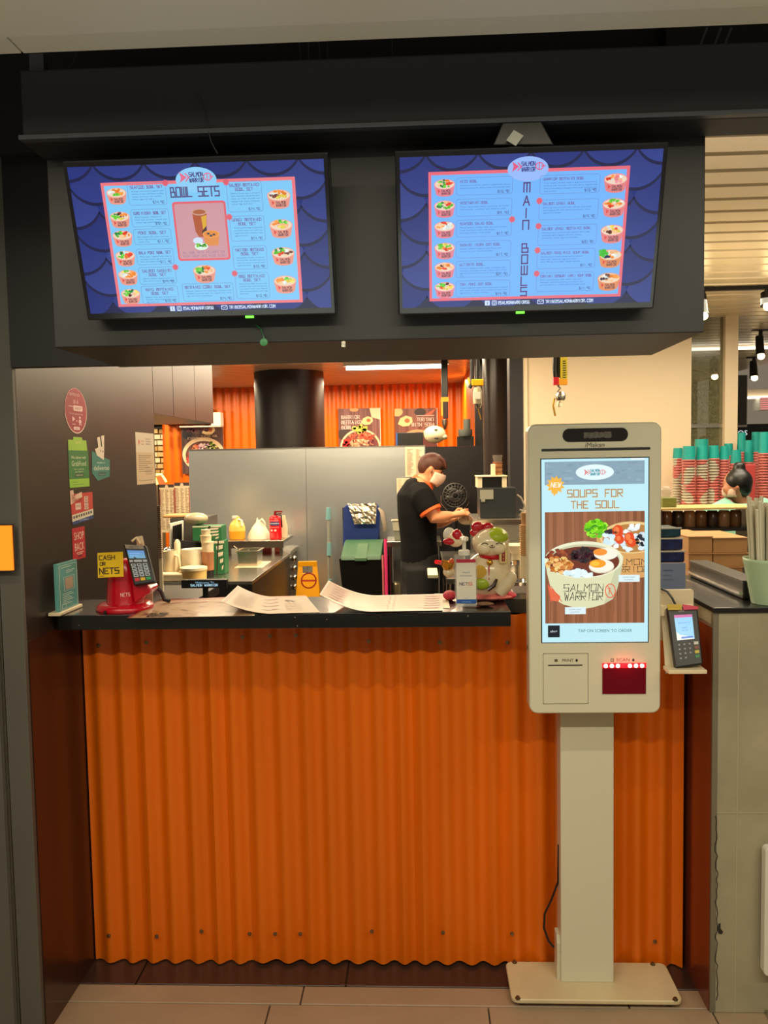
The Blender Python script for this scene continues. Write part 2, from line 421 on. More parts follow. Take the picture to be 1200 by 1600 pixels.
# left wall: laminate slab with kicker
wl = MB().box(-1.13, XW, 2.021, 3.086, 0, 2.3).build('wall_left', M_DARK); struct(wl)
MB().box(XW-.02, XW+.0015, 2.024, 3.08, 0, 1.05).build('lower_panel', M_DARKLOW, wl)
pier = MB().box(-1.06, XW-.0005, 2.005, 2.03, 0, 2.3).build('trim_1', M_PIER, bevel=.002); struct(pier)
MB().box(-1.0645, -1.0605, 2.0, 2.02, 0, 2.3).build('edge_strip', M_CHROME, pier)
p2 = MB().box(-1.75, -1.066, 1.985, 2.2, 0, 2.3).build('wall_front', M_PIER); struct(p2)
# upper cabinet wall over the side opening
cab = thing('wall_cabinet', 'row of dark brown flat-fronted cabinets hung over the side opening left of the kitchen', 'cabinet', (-1.2, 3.53, 1.687))
ys = [gx(x, 600, XW).y for x in (238, 270, 304, 332)]
MB().box(-1.4, XW-.012, 3.09, ys[3]-.002, 1.687, 2.3).build('cabinet_body', M_DARK, cab)
for a, b in zip(ys, ys[1:]):
    MB().box(XW-.012, XW, a+.002 if a > 3.1 else 3.09, b-.002, 1.687, 2.3).build('cabinet_door', M_DARK, cab, bevel=.001)
# fascia, header, beam, black void backdrop
fa = MB().box(XW, at(1015, 556, 2.02).x, 2.0, 2.03, 1.741, 2.3).build('wall_fascia', M_HEADER); struct(fa)
hx0, hx1 = at(85, 541, 1.64).x, at(1101, 400, 1.64).x
hd = MB().box(hx0, hx1, 1.64, 1.999, at(600, 531, 1.64).z, 2.24).build('wall_header', M_HEADER, bevel=.002); struct(hd)
bm_ = MB().box(-.735, 2.4, 1.55, 1.637, 2.104, 2.236).build('beam', M_BEAM, bevel=.004); struct(bm_)
MB().box(-.735, 2.4, 1.535, 1.55, 2.104, 2.112).build('beam_flange', pm('beam_edge', (58, 60, 68), .5), bm_)
bk = MB().box(-2, 2.4, 1.95, 1.97, 2.236, 3.0).box(-2, 2.4, 1.3, 1.97, 2.98, 3.0).box(-2, -1.72, .9, 1.97, 2.2, 3).box(hx1+.001, 2.4, 1.9, 1.97, 2.3, 2.6).build('wall_void_backdrop', M_VOID); struct(bk)  # black backdrop added where there is only the unlit ceiling void
MB().box(-2, XW-.2, 1.3, 1.98, 2.05, 2.6).build('duct', M_VOID, bk)
for px, x2 in ((113, 113), (612, 612), (462, 470), (478, 482), (494, 500), (508, 512)):
    a, b = at(px, 84, 1.62), at(x2, 103, 1.6); MB().tube([a+Vector((0, .05, .06)), b], .0016, 5).build('ceiling_rod', pm('dull_grey_metal', (70, 72, 80), .5, .6), bk)
for px in (1090, 1112, 1128):
    a, b = at(px+14, 44, 1.62), at(px, 80, 1.6); MB().tube([a, b], .003, 6).build('ceiling_rod', MATS['dull_grey_metal'], bk)
MB().box(*[at(46, 100, 1.6).x, at(68, 100, 1.6).x, 1.6, 1.62, at(55, 114, 1.6).z, at(55, 84, 1.6).z]).build('junction_box', MATS['dull_grey_metal'], bk)
# hanging tile ceiling over the queue
ce = MB().box(-.655, 2.4, 1.32, 1.40, 2.191, 2.215).build('ceiling', M_WHITEPANEL, bevel=.002); struct(ce)
MB().box(-1.6, -.658, 1.32, 1.40, 2.191, 2.215).build('ceiling_panel', M_WHITEPANEL, ce, bevel=.002)
MB().prism([(1.30, 2.170), (1.317, 2.191), (1.317, 2.205), (1.30, 2.205)], 'x', -1.6, 2.4).build('ceiling_lip', pm('ceiling_lip_paint', (196, 204, 196), .4), ce)
MB().box(-1.6, 2.4, .35, 1.297, 2.165, 2.2).build('ceiling_panel', M_WHITEPANEL, ce, bevel=.002)
MB().box(-1.6, 2.4, -3.5, .2, 2.19, 2.2).build('ceiling_panel', M_WHITEPANEL, ce)
# slat ceiling
cs = MB().box(-5.2, 3.2, 2.04, 9.6, ZC+.03, ZC+.05).build('ceiling_slatted', pm('slat_gap_grey', (118, 102, 80), .6)); struct(cs)
y = 2.06; first = None; pitch = .135
while y < 9.5:
    if first is None:
        first = MB().prism([(0, .012), (.006, 0), (pitch-.024, 0), (pitch-.018, .012)], 'x', -5.2, 3.2)
        s0 = first.build('slat', M_SLAT, cs, M=Matrix.Translation((0, y, ZC)))
    else:
        c = s0.copy(); COL.objects.link(c); c.location = (0, y-2.06, 0)
    y += pitch
# kitchen back walls
def corr(x0, x1, Y, z0, z1, per, amp, fx=lambda x: 0, depth=.0015, axis='x', bottom=None):
    n = max(4, int((x1-x0)/per*8)); vs = []; fs = []
    for i in range(n+1):
        x = x0+(x1-x0)*i/n; d = amp*math.cos(2*math.pi*(x+fx(x))/per)
        zb = z0
        for zz in (zb, z1):
            vs.append((x, Y-d, zz) if axis == 'x' else (Y-d, x, zz))
    for i in range(n): fs.append((2*i, 2*i+2, 2*i+3, 2*i+1))
    k = len(vs); vs2 = [(v[0], v[1]+depth, v[2]) if axis == 'x' else (v[0]+depth, v[1], v[2]) for v in vs]
    fs2 = [tuple(i+k for i in f[::-1]) for f in fs]
    sd = [(2*i, 2*i+k, 2*i+2+k, 2*i+2) for i in range(n)]
    mb = MB(); mb.add(vs+vs2, fs+fs2+sd); return mb
X9a, X9b = at(253, 650, 9).x, at(722, 600, 9).x
wb = MB().box(X9a, X9b, 9.03, 9.1, 0, ZC).build('wall_back', M_KFLOOR); struct(wb)
seg = (X9b-X9a)/4
for i in range(4):
    corr(X9a+seg*i, X9a+seg*(i+1), 9.0, .3, ZC+.01, .092, .014).build('corrugated_sheet', M_ORANGE, wb, smooth=True)
wr = MB().box(X9b+.03, X9b+.08, 6.36, 9.1, 0, ZC).build('wall_kitchen_right', M_KFLOOR); struct(wr)
corr(6.4, 9.0, X9b+.0, .3, ZC+.01, .092, .014, axis='y').build('corrugated_sheet', M_ORANGE, wr, smooth=True)
# brick wall glimpsed through the side opening
brw = MB().box(-5.1, -2.86, 9.35, 9.4, 0, ZC).build('wall_brick', pm('brick_grout', (120, 96, 62), .8)); struct(brw)
rows = [pb(236, 670+i*9.2, 257, 677+i*9.2, 9.33) for i in range(9)]
for i, (xa, xb, z0, z1) in enumerate(rows):
    x = xa-.05*(i % 2)
    j = 0
    while x < xb+.06:
        wd = random.choice((.06, .09, .075)); br = MB().box(x, x+wd-.008, 9.335-random.uniform(0, .02), 9.35, z0, z1).build('brick', random.choice((M_CREAM, pm('tan_brick', (206, 170, 110), .6), pm('ochre_brick', (180, 140, 80), .6))), brw, bevel=.003, seg=1)
        x += wd
MB().box(-5.1, -2.86, 9.3, 9.35, at(250, 669, 9.3).z, at(250, 663, 9.3).z).build('dark_ledge', M_BLACK, brw)
MB().box(-5.1, at(258, 655, 9.2).x, 9.2, 9.3, at(250, 663, 9.2).z, at(250, 640, 9.2).z).build('yellow_bulkhead', pm('yellow_paint', (238, 176, 12), .5), brw)
MB().box(at(258, 655, 8.9).x, at(332, 655, 8.9).x, 8.85, 9.0, at(290, 663, 8.9).z, at(290, 640, 8.9).z).build('brown_bulkhead', pm('brown_paint', (120, 70, 44), .5), brw)
# round black columns in the kitchen
def column(px0, px1, Y, z0, name, mat):
    a, b = at(px0, 640, Y), at(px1, 640, Y); r = (b.x-a.x)/2; c = (a.x+b.x)/2
    o = MB().lathe((c, Y+r, 0), [(r, z0), (r, ZC+.01)], 40).build(name, mat, smooth=True); return struct(o)
MC = pm('glossy_black_column', (30, 25, 25), .42)
column(388, 500, 7.3, 0, 'column', MC); column(756, 800, 5.55, 0, 'column', pm('satin_dark_column', (54, 42, 38), .28))
# partitions
Xp0, Xs, Xp1, Xr = at(298, 800, 6.3).x, at(480, 800, 6.3).x, at(665, 740, 6.3).x, at(815, 740, 6.3).x
pt = MB().box(Xp0, Xp1, 6.305, 6.35, 0, 1.59).build('wall_partition', M_STEELP); struct(pt)
TIL = lambda a_, b_: MB().add([(x_, 6.298-(1.594-z_)*.05+dy_, z_) for x_ in (a_, b_) for dy_ in (0, .006) for z_ in (0, 1.594)], [(0, 1, 3, 2), (4, 6, 7, 5), (0, 4, 5, 1), (2, 3, 7, 6), (0, 2, 6, 4), (1, 5, 7, 3)])
TIL(Xp0, Xs-.001).build('steel_panel', M_STEELP, pt, bevel=.001)
TIL(Xs+.001, Xp1).build('steel_panel', M_STEELP, pt, bevel=.001)
MB().box(Xp0, Xp1, 6.294, 6.36, 1.590, 1.598).build('top_rail', M_STEEL, pt)
bp = MB().box(Xp1, Xr+.3, 6.29, 6.35, 0, 1.585).build('wall_black', pm('black_board', (26, 23, 24), .45)); struct(bp)
b2 = MB().box(at(742, 620, 6.36).x, Xr+.3, 6.36, 6.4, 1.5, ZC).build('wall_black_upper', MATS['black_board']); struct(b2)
# white wall, dark post, mullion, glass, neighbouring shop
XA, XB = at(817, 640, 5).x, at(1080, 640, 5).x
ww = MB().box(XA, XB, 5.0, 5.12, 0, ZC).build('wall_white', M_WALLW); struct(ww)
MB().box(XA, XA+.028, 4.99, 5.0, .3, ZC).build('edge_trim', M_WALLW, ww, bevel=.002)
pp = MB().box(at(796, 640, 5).x, XA, 4.985, 5.12, 0, ZC).build('post_dark', pm('dark_post', (34, 30, 34), .5)); struct(pp)
mu = MB().box(at(1133, 600, 5).x, at(1153, 600, 5).x, 5.0, 5.09, 0, ZC).build('mullion', M_WALLW); struct(mu)
gl_ = MB().box(XB, at(1133, 600, 5).x, 5.04, 5.048, .9, ZC).build('window_1', pm('speckled_glass', (120, 116, 84), .12, alpha=.42, noise=.9, nscale=160)); struct(gl_)
MB().box(XB, at(1133, 600, 5).x, 5.035, 5.052, at(1105, 668, 5).z, at(1105, 662, 5).z).build('glazing_bar', M_STEEL, gl_)
# stall floor-to-counter divider and concrete pier
dv = MB().box(.757, .80, 2.15, 3.4, 0, 1.045).build('wall_divider', pm('reddish_brown_laminate', (112, 50, 30), .2, noise=.08, nscale=3)); struct(dv)
cn = MB().box(.772, 1.7, 2.142, 2.7, 0, 1.085).build('wall_concrete', M_CONC, bevel=.003); struct(cn)
MB().box(.759, .7715, 2.1425, 2.16, 0, 1.085).build('corner_strip', pm('grey_metal_strip', (128, 122, 104), .45, .3), cn)
zj = at(1160, 1270, 2.142).z
MB().box(.772, 1.7, 2.1405, 2.1425, zj-.0012, zj+.0012).build('joint_line', pm('pale_joint', (176, 166, 136), .7), cn)
xk = at(1152, 1200, 2.142).x
MB().box(xk-.0012, xk+.0012, 2.141, 2.1425, 0, 1.08).build('joint_line', MATS['pale_joint'], cn)
MB().prism([(at(a_, b_, 2.14).x, at(a_, b_, 2.14).z) for a_, b_ in ((1121, 1452), (1123, 1444), (1126, 1443), (1126, 1451), (1130, 1456), (1128, 1460), (1123, 1459))], 'y', 2.1405, 2.143).build('chip', pm('chipped_dark', (40, 36, 32), .9), cn)
mbk = MB()
rs = random.Random(3); px = 1120
pts = [at(1119+rs.uniform(-2, 3), yy, 2.141) for yy in range(1275, 1570, 9)]
mbk.tube(pts, .0011, 4).build('crack', MATS['chipped_dark'], cn)
gtop = MB().box(.757, 1.7, 2.135, 2.72, 1.086, 1.10).build('stone_cap', pm('dark_stone_cap', (30, 27, 26), .25), cn, bevel=.002)
farw = MB().box(XB-.3, 3.2, 9.6, 9.65, 0, ZC).build('wall_far', pm('far_wall_grey', (86, 82, 70), .6)); struct(farw)
# ================================================================ COUNTER
ct = thing('service_counter', 'black stone topped service counter clad in orange corrugated metal', 'counter', (-.13, 2.3, 0))
XR = .236
MB().prism([(XW+.022, 2.15), (XR, 2.15), (XR, 2.335), (.74, 2.335), (.74, 2.43), (XW+.002, 2.40), (XW+.002, 2.17)], 'z', 1.052, 1.093).build('countertop', M_GRANITE, ct, bevel=.002)
xs = [XW+.005, at(400, 1490, 2.33).x, at(868, 1300, 2.33).x, .745]
PER = .0683; wob = lambda x: .006*math.sin(x*9)+.004*math.sin(x*23+1)
for i in range(3):
    corr(xs[i]-(.012 if i else 0), xs[i+1], 2.3385-.0025*(i % 2), (.004, .009, .004)[i], 1.05, PER, .0115, wob).build('corrugated_sheet', M_ORANGE, ct, smooth=True)
MB().box(XW+.004, .75, 2.352, 2.40, .07, 1.05).build('backing_board', M_BLACK, ct)
MB().box(XW+.004, .75, 2.362, 2.40, -.005, .07).build('plinth', M_DARKLOW, ct)
MB().box(.04, .74, 2.43, 2.445, .99, 1.093).build('rear_upstand', M_BLACK, ct)
def screw(px, py, first=[None]):
    p = at(px, py, 2.327)
    if first[0] is None:
        mb = MB(); R = Matrix.Rotation(math.radians(90), 4, 'X')
        mb.lathe((0, 0, 0), [(.0062, 0), (.0062, .0015), (.0036, .0018), (.0032, .004), (.001, .0046)], 10, R)
        o = mb.build('screw', pm('dull_screw', (150, 120, 90), .35, .9), ct, smooth=True)
        for v in o.data.vertices: v.co += ct.location
        first[0] = o; o.location = p-ct.location
    else:
        c = first[0].copy(); COL.objects.link(c); c.location = p-ct.location
for px, py in ((154, 1009), (229, 1004), (379, 995), (422, 994), (462, 993), (576, 1002), (687, 1004), (793, 1004), (170, 1462), (245, 1463), (315, 1455), (390, 1459), (430, 1459), (469, 1459), (581, 1455), (692, 1457), (800, 1459), (1023, 1471)): screw(px, py)
# ================================================================ KIOSK
kx0, kx1 = at(826, 900, 2.13).x, at(1033, 900, 2.13).x
kz0, kz1 = at(930, 1115, 2.13).z, at(930, 661, 2.13).z
kc = (kx0+kx1)/2
kk = thing('ordering_kiosk', 'white self-ordering kiosk with lit touch screen on a post and plate', 'kiosk', ((.231+.692)/2, 2.23, 0))
YF = 2.13
MB().prism(rr(kx0, kx1, kz0, kz1, .022, 6), 'y', YF, YF+.055).build('screen_housing', M_KIOSK, kk, bevel=.004, smooth=True)
sx0, sx1, sz0, sz1 = at(845, 860, YF).x, at(1014, 860, YF).x, at(930, 1004, YF).z, at(930, 715, YF).z
MB().box(sx0, sx1, YF-.0012, YF+.003, sz0, sz1).build('screen_bezel', M_BLACK, kk)
def kp(x0, y0, x1, y1): return at(x0, (y0+y1)/2, YF).x, at(x1, (y0+y1)/2, YF).x, at((x0+x1)/2, y1, YF).z, at((x0+x1)/2, y0, YF).z
a = kp(879, 669, 981, 690)
MB().prism(rr(a[0], a[1], a[2], a[3], (a[3]-a[2])/2-.0005, 6), 'y', YF-.002, YF+.002).build('camera_window', pm('gloss_black', (34, 31, 32), .12), kk)
a = kp(912, 674, 955, 685)
rs = random.Random(5); n = 14
tp = [(a[0]+(a[1]-a[0])*i/n, a[3]-rs.uniform(0, .003)) for i in range(n+1)]+[(a[1]-(a[1]-a[0])*i/n, a[2]+rs.uniform(0, .003)) for i in range(n+1)]
MB().prism(tp, 'y', YF-.0026, YF-.0018).build('tape_strip', pm('worn_grey_tape', (92, 88, 80), .6, noise=.3, nscale=120), kk, label='torn strip of grey tape')
a = kp(846, 700, 1016, 704)
MB().prism(rr(a[0], a[1], a[2], a[3], .0024, 4), 'y', YF-.0015, YF+.001).build('slot', M_BLACK, kk)
c = Canvas((kx0, YF-.0006, kz1), (1, 0, 0), (0, 0, -1), 207, 454, kx1-kx0, kz1-kz0)
G_ = (92, 86, 70)
c.stext(88, 29.5, 8, 'IMAKAN', G_, 2, .16, width=32, font=SFN) if False else c.btext(104, 37, 7.6, 'iMakan', G_, 2, 'c')
c.rbox(22, 358, 93, 438, 1, .7, (120, 114, 94)); c.rect(30, 375.5, 84, 377.5, (40, 36, 30), 2)
c.btext(61, 371, 4.6, 'PRINT', G_, 2, 'c'); c.rect(40, 366.8, 45, 371, G_, 2); c.ell(75, 369, 1.8, 2.3, (30, 28, 26), 2)
c.btext(148, 371, 5, 'SCAN', G_, 2, 'c', 1.15); c.rbox(129, 367, 133, 371, .5, .8, G_, 2); c.ell(164, 369, 1.7, 2.3, (30, 28, 26), 2)
c.build('panel_print', M_PRINT, kk)
# scanner
a = kp(941, 1036, 1009, 1084)
MB().box(a[0], a[1], YF-.002, YF+.002, a[2], a[3]).build('scanner_window', pm('scanner_red_glass', (70, 6, 14), .1, emis=(70, 4, 12), es=1), kk)
led = pm('red_led', (255, 120, 100), .3, emis=(255, 190, 160), es=9.0); ledr = pm('red_led_bar', (230, 20, 30), .3, emis=(255, 24, 40), es=1.2)
MB().box(a[0], a[1], YF-.004, YF-.001, a[3]-.012, a[3]+.0005).build('led_bar', ledr, kk)
for i in range(7):
    if i == 3: continue
    x = a[0]+.006+(a[1]-a[0]-.016)*i/6.2
    MB().ell((x+.002, YF-.006, a[3]-.006), (.0052, .003, .0052), 8, 6).build('led', led, kk, smooth=True)
rl = bpy.data.lights.new('scanner_glow', 'POINT'); rl.energy = .05; rl.color = (1, .05, .06); rl.shadow_soft_size = .01
ro = bpy.data.objects.new('scanner_glow', rl); COL.objects.link(ro); ro.location = ((a[0]+a[1])/2, YF-.022, a[3]-.006)
MB().box(kx0-.002, kx0+.002, YF+.02, YF+.032, at(828, 1018, YF).z, at(828, 1012, YF).z).build('side_knob', M_STEEL, kk)
# screen picture
c = Canvas((at(846, 860, YF).x+.0008, YF-.0014, at(930, 716.5, YF).z), (1, 0, 0), (0, 0, -1), 168, 287, at(1013, 860, YF).x-at(846, 860, YF).x-.0016, at(930, 716.5, YF).z-at(930, 1003, YF).z)
o_ = lambda x, y: (x-846, y-716.5)
c.rect(0, 0, 168, 287, (196, 240, 250), 0)
rs = random.Random(11)
c.rect(5, 4, 162, 40, (140, 168, 186), 1)
for i in range(70):
    x, y = rs.uniform(6, 150), rs.uniform(5, 37); d = rs.randint(-12, 14); c.rect(x, y, x+rs.uniform(4, 16), y+rs.uniform(1, 4), (142+d, 168+d, 184+d), 2)
c.rect(140, 0, 162, 3, (236, 250, 252), 2)
c.ell(84, 21, 30, 12, (232, 252, 255), 3, 32); logo(c, 84, 21, 34, 5, (70, 150, 170), (226, 150, 150))
c.burst(22, 40, 15, (250, 186, 70), 4, 11); c.poly([(16, 48), (20, 58), (25, 48)], (250, 186, 70), 4); c.stext(22, 36.5, 6.5, 'NEW', (255, 246, 220), 6, .2, align='c', font=SFN, slant=.25)
for t, y, x in (('SOUPS FOR', 48, 84), ('THE SOUL', 65.5, 84)):
    c.stext(x+.6, y+.6, 11, t, (228, 226, 170), 4, .17, align='c', width=86 if t[0] == 'S' else 75, font=SFN); c.stext(x, y, 11, t, (176, 128, 92), 5, .13, align='c', width=86 if t[0] == 'S' else 75, font=SFN)
# wooden table in the picture
c.rect(5, 82, 162, 257, (146, 92, 62), 1)
for i in range(26):
    x = 5+i*157/26; d = rs.randint(-16, 16); c.rect(x, 82, x+157/26+.3, 257, (150+d, 94+d*.8, 62+d*.7), 2)
for i in range(46):
    x = rs.uniform(6, 160); y0 = rs.uniform(82, 200); L = rs.uniform(20, 70); d = rs.randint(-34, 20)
    c.line([(x+math.sin(q*.9+i)*.8, y0+L*q/5) for q in range(6) if y0+L*q/5 < 257], rs.uniform(.3, .9), (140+d, 84+d*.8, 56+d*.7), 3)
for x in (52, 118): c.line([(x, 82), (x+2, 257)], .6, (90, 52, 36), 3)
BC = [c]
def blobs(cx, cy, rx, ry, n, cols, s0, s1, l, seed):
    r = random.Random(seed); c = BC[0]
    for i in range(n):
        a, q = r.random()*6.28, math.sqrt(r.random()); k = r.choice(cols); d = r.randint(-18, 18)
        pts = [(cx+rx*q*math.cos(a)+r.uniform(s0, s1)*math.cos(j*.9), cy+ry*q*math.sin(a)+r.uniform(s0, s1)*.75*math.sin(j*.9)) for j in range(7)]
        c.poly(pts, tuple(max(0, min(255, v+d)) for v in k), l+(i % 3))
c.W = 162
# second bowl, cut by picture edge
c.poly([(86, 118), (90, 168), (100, 180), (140, 188), (175, 184), (178, 118)], (222, 166, 96), 4)
c.stext(122, 157, 8.5, 'LMON', (56, 36, 34), 13, .15, brush=True, font=SFN, width=44); c.stext(122, 168.5, 8.5, 'RRIOR', (56, 36, 34), 13, .15, brush=True, font=SFN, width=46)
c.ell(142, 123, 50, 25, (240, 206, 138), 5, 40); c.ell(142, 124, 46, 22, (190, 130, 66), 6, 40)
blobs(140, 128, 40, 16, 40, [(220, 240, 250), (240, 248, 250), (206, 226, 240)], 3, 6, 7, 1)
blobs(112, 115, 10, 4, 10, [(40, 34, 44)], 3, 5, 9, 2); blobs(156, 128, 7, 9, 14, [(30, 32, 44)], 2, 4, 9, 3)
for q in ((120, 114, 8.5, 11), (138, 124, 8, 9.5), (123, 126, 7, 7), (142, 131, 7, 7)):
    c.ell(*q, (232, 74, 28), 10); c.ell(q[0]-2, q[1]-2, q[2]*.5, q[3]*.55, (250, 130, 70), 11)
blobs(148, 108, 12, 5, 10, [(240, 250, 250)], 3, 5, 10, 4)
blobs(86, 108, 16, 14, 70, [(130, 226, 30), (90, 190, 20), (170, 244, 60), (60, 150, 20)], 2.5, 6, 7, 5)
blobs(104, 124, 9, 7, 10, [(214, 240, 250)], 4, 6, 9, 6)
# front bowl
c.poly([(4, 152), (8, 178), (15, 206), (20, 219), (34, 227), (52, 232), (66, 234), (80, 232), (98, 227), (112, 219), (119, 204), (125, 178), (129, 152)], (226, 226, 182), 14)
c.poly([(98, 227), (112, 219), (119, 204), (125, 178), (129, 152), (119, 165), (106, 200)], (206, 208, 170), 15)
c.ell(66, 157, 62, 29, (240, 240, 206), 16, 48); c.ell(66, 158, 57.5, 25.5, (206, 206, 168), 17, 48); c.ell(66, 160, 56, 24, (112, 44, 24), 18, 48)
blobs(22, 150, 16, 9, 20, [(130, 48, 22), (160, 70, 30)], 3, 5, 19, 7)
blobs(28, 164, 19, 13, 70, [(214, 136, 60), (244, 186, 110), (196, 110, 40), (250, 214, 130)], 2.5, 5, 20, 8)
blobs(70, 150, 22, 11, 60, [(46, 22, 30), (34, 16, 24), (66, 34, 42)], 3, 6, 20, 9)
c.ell(101, 148, 19, 9.5, (250, 246, 226), 24); c.ell(92, 145, 11, 5.5, (250, 150, 50), 25)
c.ell(94, 168, 20, 10.5, (226, 214, 186), 24); c.ell(94, 166.5, 19.5, 10, (252, 248, 230), 25); c.ell(88, 163, 13, 6.5, (252, 160, 30), 26); c.ell(84, 163, 7, 4, (255, 196, 60), 27)
blobs(60, 178, 24, 4, 22, [(222, 246, 252), (240, 252, 255)], 4, 7, 26, 10)
c.poly([(9, 196), (29, 214), (26, 222), (13, 220)], (236, 110, 74), 20); c.line([(9, 196), (14, 221)], 1.4, (226, 90, 60), 21); c.line([(14, 198), (31, 222)], 1.2, (226, 90, 60), 21)
c.stext(34, 195.5, 10.5, 'SALMON', (46, 30, 36), 20, .14, width=62, font=SFN, brush=True, slant=.1); c.stext(35, 208.5, 11.5, 'WARRIOR', (46, 30, 36), 20, .13, width=60, font=SFN, brush=True, slant=.1)
c.ring(108, 206, 8, 11, 1.6, (232, 110, 80), 20, 10); c.line([(104, 198), (112, 214)], 1.4, (232, 110, 80), 20); c.stext(104, 202, 8, 'T', (232, 110, 80), 21)
for x0, y0 in ((36, 231), (121, 181)):
    c.rect(x0, y0, x0+33, y0+11, (226, 246, 250), 30); c.btext(x0+16, y0+4.6, 1.8, 'SALMON UNAGI', (90, 120, 130), 31, 'c'); c.btext(x0+16, y0+8.6, 1.8, 'SOUP BOWL', (90, 120, 130), 31, 'c')
c.W = 168
c.rect(9, 260, 28, 279, (28, 34, 42), 2); c.btext(18.5, 271, 3.6, 'aiko+', (220, 240, 246), 3, 'c')
c.btext(100, 271.5, 5, 'TAP ON SCREEN TO ORDER', (70, 116, 120), 3, 'c', width=86)
c.build('screen_picture', M_SCREEN, kk)
# post
px0, px1 = at(876, 1300, 2.228).x, at(959, 1300, 2.228).x
MB().box(px0, px1, 2.228, 2.29, .025, kz0+.25).build('post', M_KIOSK, kk, bevel=.002)
MB().prism([(.025, 2.24), (.13, 2.24), (.15, 2.25), (.15, 2.285), (.025, 2.285)], 'x', px0-.009, px0+.001, Matrix(((1, 0, 0, 0), (0, 0, 1, 0), (0, 1, 0, 0), (0, 0, 0, 1)))).build('cable_cover', M_KIOSK, kk)
MB().box(px0+.01, px1-.01, 2.18, 2.24, kz0+.1, kz1-.1).build('rear_mount', M_BLACK, kk)
bp_ = rr(.231, .692, 2.152, 2.322, .02, 5)
MB().prism([(x+(2.322-y)*-.0, y) for x, y in bp_], 'z', .012, .025).build('base_plate', M_BASE, kk, bevel=.003, smooth=True)
for x in (.262, .66):
    MB().lathe((x, 2.18, 0), [(.014, 0), (.014, .012)], 14).build('rubber_foot', M_BLACK, kk)
for bx, by in ((804, 1504), (1020, 1507), (809, 1560), (1055, 1562)):
    p = gz(bx, by, .025); MB().lathe(tuple(p), [(.008, 0), (.008, .001), (.0055, .002), (.005, .006), (.002, .0068)], 6).build('bolt', pm('old_bolt', (120, 108, 84), .3, .9), kk)
cb = [at(873, 1320, 2.262), at(872, 1378, 2.264), at(862, 1405, 2.27), at(851, 1428, 2.275), at(850, 1450, 2.272), at(857, 1470, 2.265), at(865, 1480, 2.262)]
tag(MB().tube(cb, .0032, 6).build('power_cable', M_BLACK), 'black cable looping out from behind the white kiosk post', 'cable')
# kiosk side card terminal on a bracket
br = thing('card_terminal', 'dark handheld card terminal with lit screen cradled beside the white kiosk', 'card reader', tuple(at(1068, 1045, 2.10)))
MB().prism(rr(at(1030, 930, 2.2).x, at(1083, 930, 2.2).x, at(1060, 1000, 2.2).z, at(1060, 921, 2.2).z, .006), 'y', 2.196, 2.204).build('back_plate', M_CREAM, br)
T1 = at(1037, 926, 2.16); T2 = at(1043, 1050, 2.09)
tl, tr_, bl, brr = at(1043, 948, 2.16), at(1090, 946, 2.16), at(1056, 1044, 2.10), at(1102, 1040, 2.10)
def slab(quad, t, name, mat, par, bev=.003, back=0, seg=2):
    tl_, tr2, br2, bl2 = quad; n = (tr2-tl_).cross(bl2-tl_).normalized()
    if n.y > 0: n = -n
    vs = [p-n*back for p in quad]+[p-n*(back+t) for p in quad]
    return MB().add(vs, [(0, 1, 2, 3), (7, 6, 5, 4), (0, 4, 5, 1), (1, 5, 6, 2), (2, 6, 7, 3), (3, 7, 4, 0)]).build(name, mat, par, bevel=bev, seg=seg), n
slab((at(1036, 940, 2.175), at(1088, 938, 2.175), at(1094, 1050, 2.112), at(1044, 1051, 2.112)), .004, 'cradle', M_CREAM, br, .001, .024)
MB().box(at(1042, 1048, 2.1).x, at(1102, 1048, 2.1).x, 2.085, 2.135, at(1070, 1051, 2.1).z, at(1070, 1045, 2.1).z).build('cradle_lip', M_CREAM, br, bevel=.002)
MB().box(at(1012, 1000, 2.18).x, at(1034, 1000, 2.18).x, 2.16, 2.185, at(1020, 960, 2.18).z, at(1020, 945, 2.18).z).build('bracket_arm', M_CREAM, br)
q = (tl, tr_, at(1099, 1038, 2.10), bl)
_, nn = slab(q, .022, 'terminal_body', M_BLACK, br, .004)
def on(quad, u, v): return (quad[0]*(1-u)+quad[1]*u)*(1-v)+(quad[3]*(1-u)+quad[2]*u)*v
cv = Canvas(q[0], q[1]-q[0], q[3]-q[0], 46, 96, 1, 1, .0004, fmap=lambda x, y, l: on(q, x/46, y/96)+nn*(l+.0004))
cv.rect(1, -5, 24, 4, (190, 160, 40), 1); cv.rect(9, 15, 37, 19, (214, 80, 150), 2)
cv.build('terminal_label', M_PRINT, br) if False else None
cl = Canvas((0, 0, 0), (1, 0, 0), (0, 0, 1), 46, 96, 1, 1, .0002, fmap=lambda x, y, l: on(q, x/46, y/96)+nn*(l+.0004))
cl.btext(20, 9.2, 2.8, 'NETS', (210, 206, 200), 2, 'c')
cl.build('lettering', M_PRINT, br)
def key(quad, u0, v0, u1, v1, nrm, mat, par, h=.0016):
    p = [on(quad, a_, b_) for a_, b_ in ((u0, v0), (u1, v0), (u1, v1), (u0, v1))]
    MB().add([v+nrm*.0001 for v in p]+[v+nrm*h for v in p], [(3, 2, 1, 0), (4, 5, 6, 7), (0, 1, 5, 4), (1, 2, 6, 5), (2, 3, 7, 6), (3, 0, 4, 7)]).build('key', mat, par)
K_G = pm('key_grey', (150, 150, 156), .4)
for i in range(3):
    for j in range(4):
        if j == 3 and i == 2: continue
        key(q, (8.8+i*8.4)/46, (59.9+j*7)/96, (11.6+i*8.4)/46, (62.3+j*7)/96, nn, K_G, br)
for k, col in enumerate(((200, 196, 190), (120, 50, 30), (190, 176, 40), (20, 120, 60))): key(q, 34/46, (58.5+k*7)/96, 41/46, (63.2+k*7)/96, nn, pm('terminal_key_%d' % k, col, .4), br)
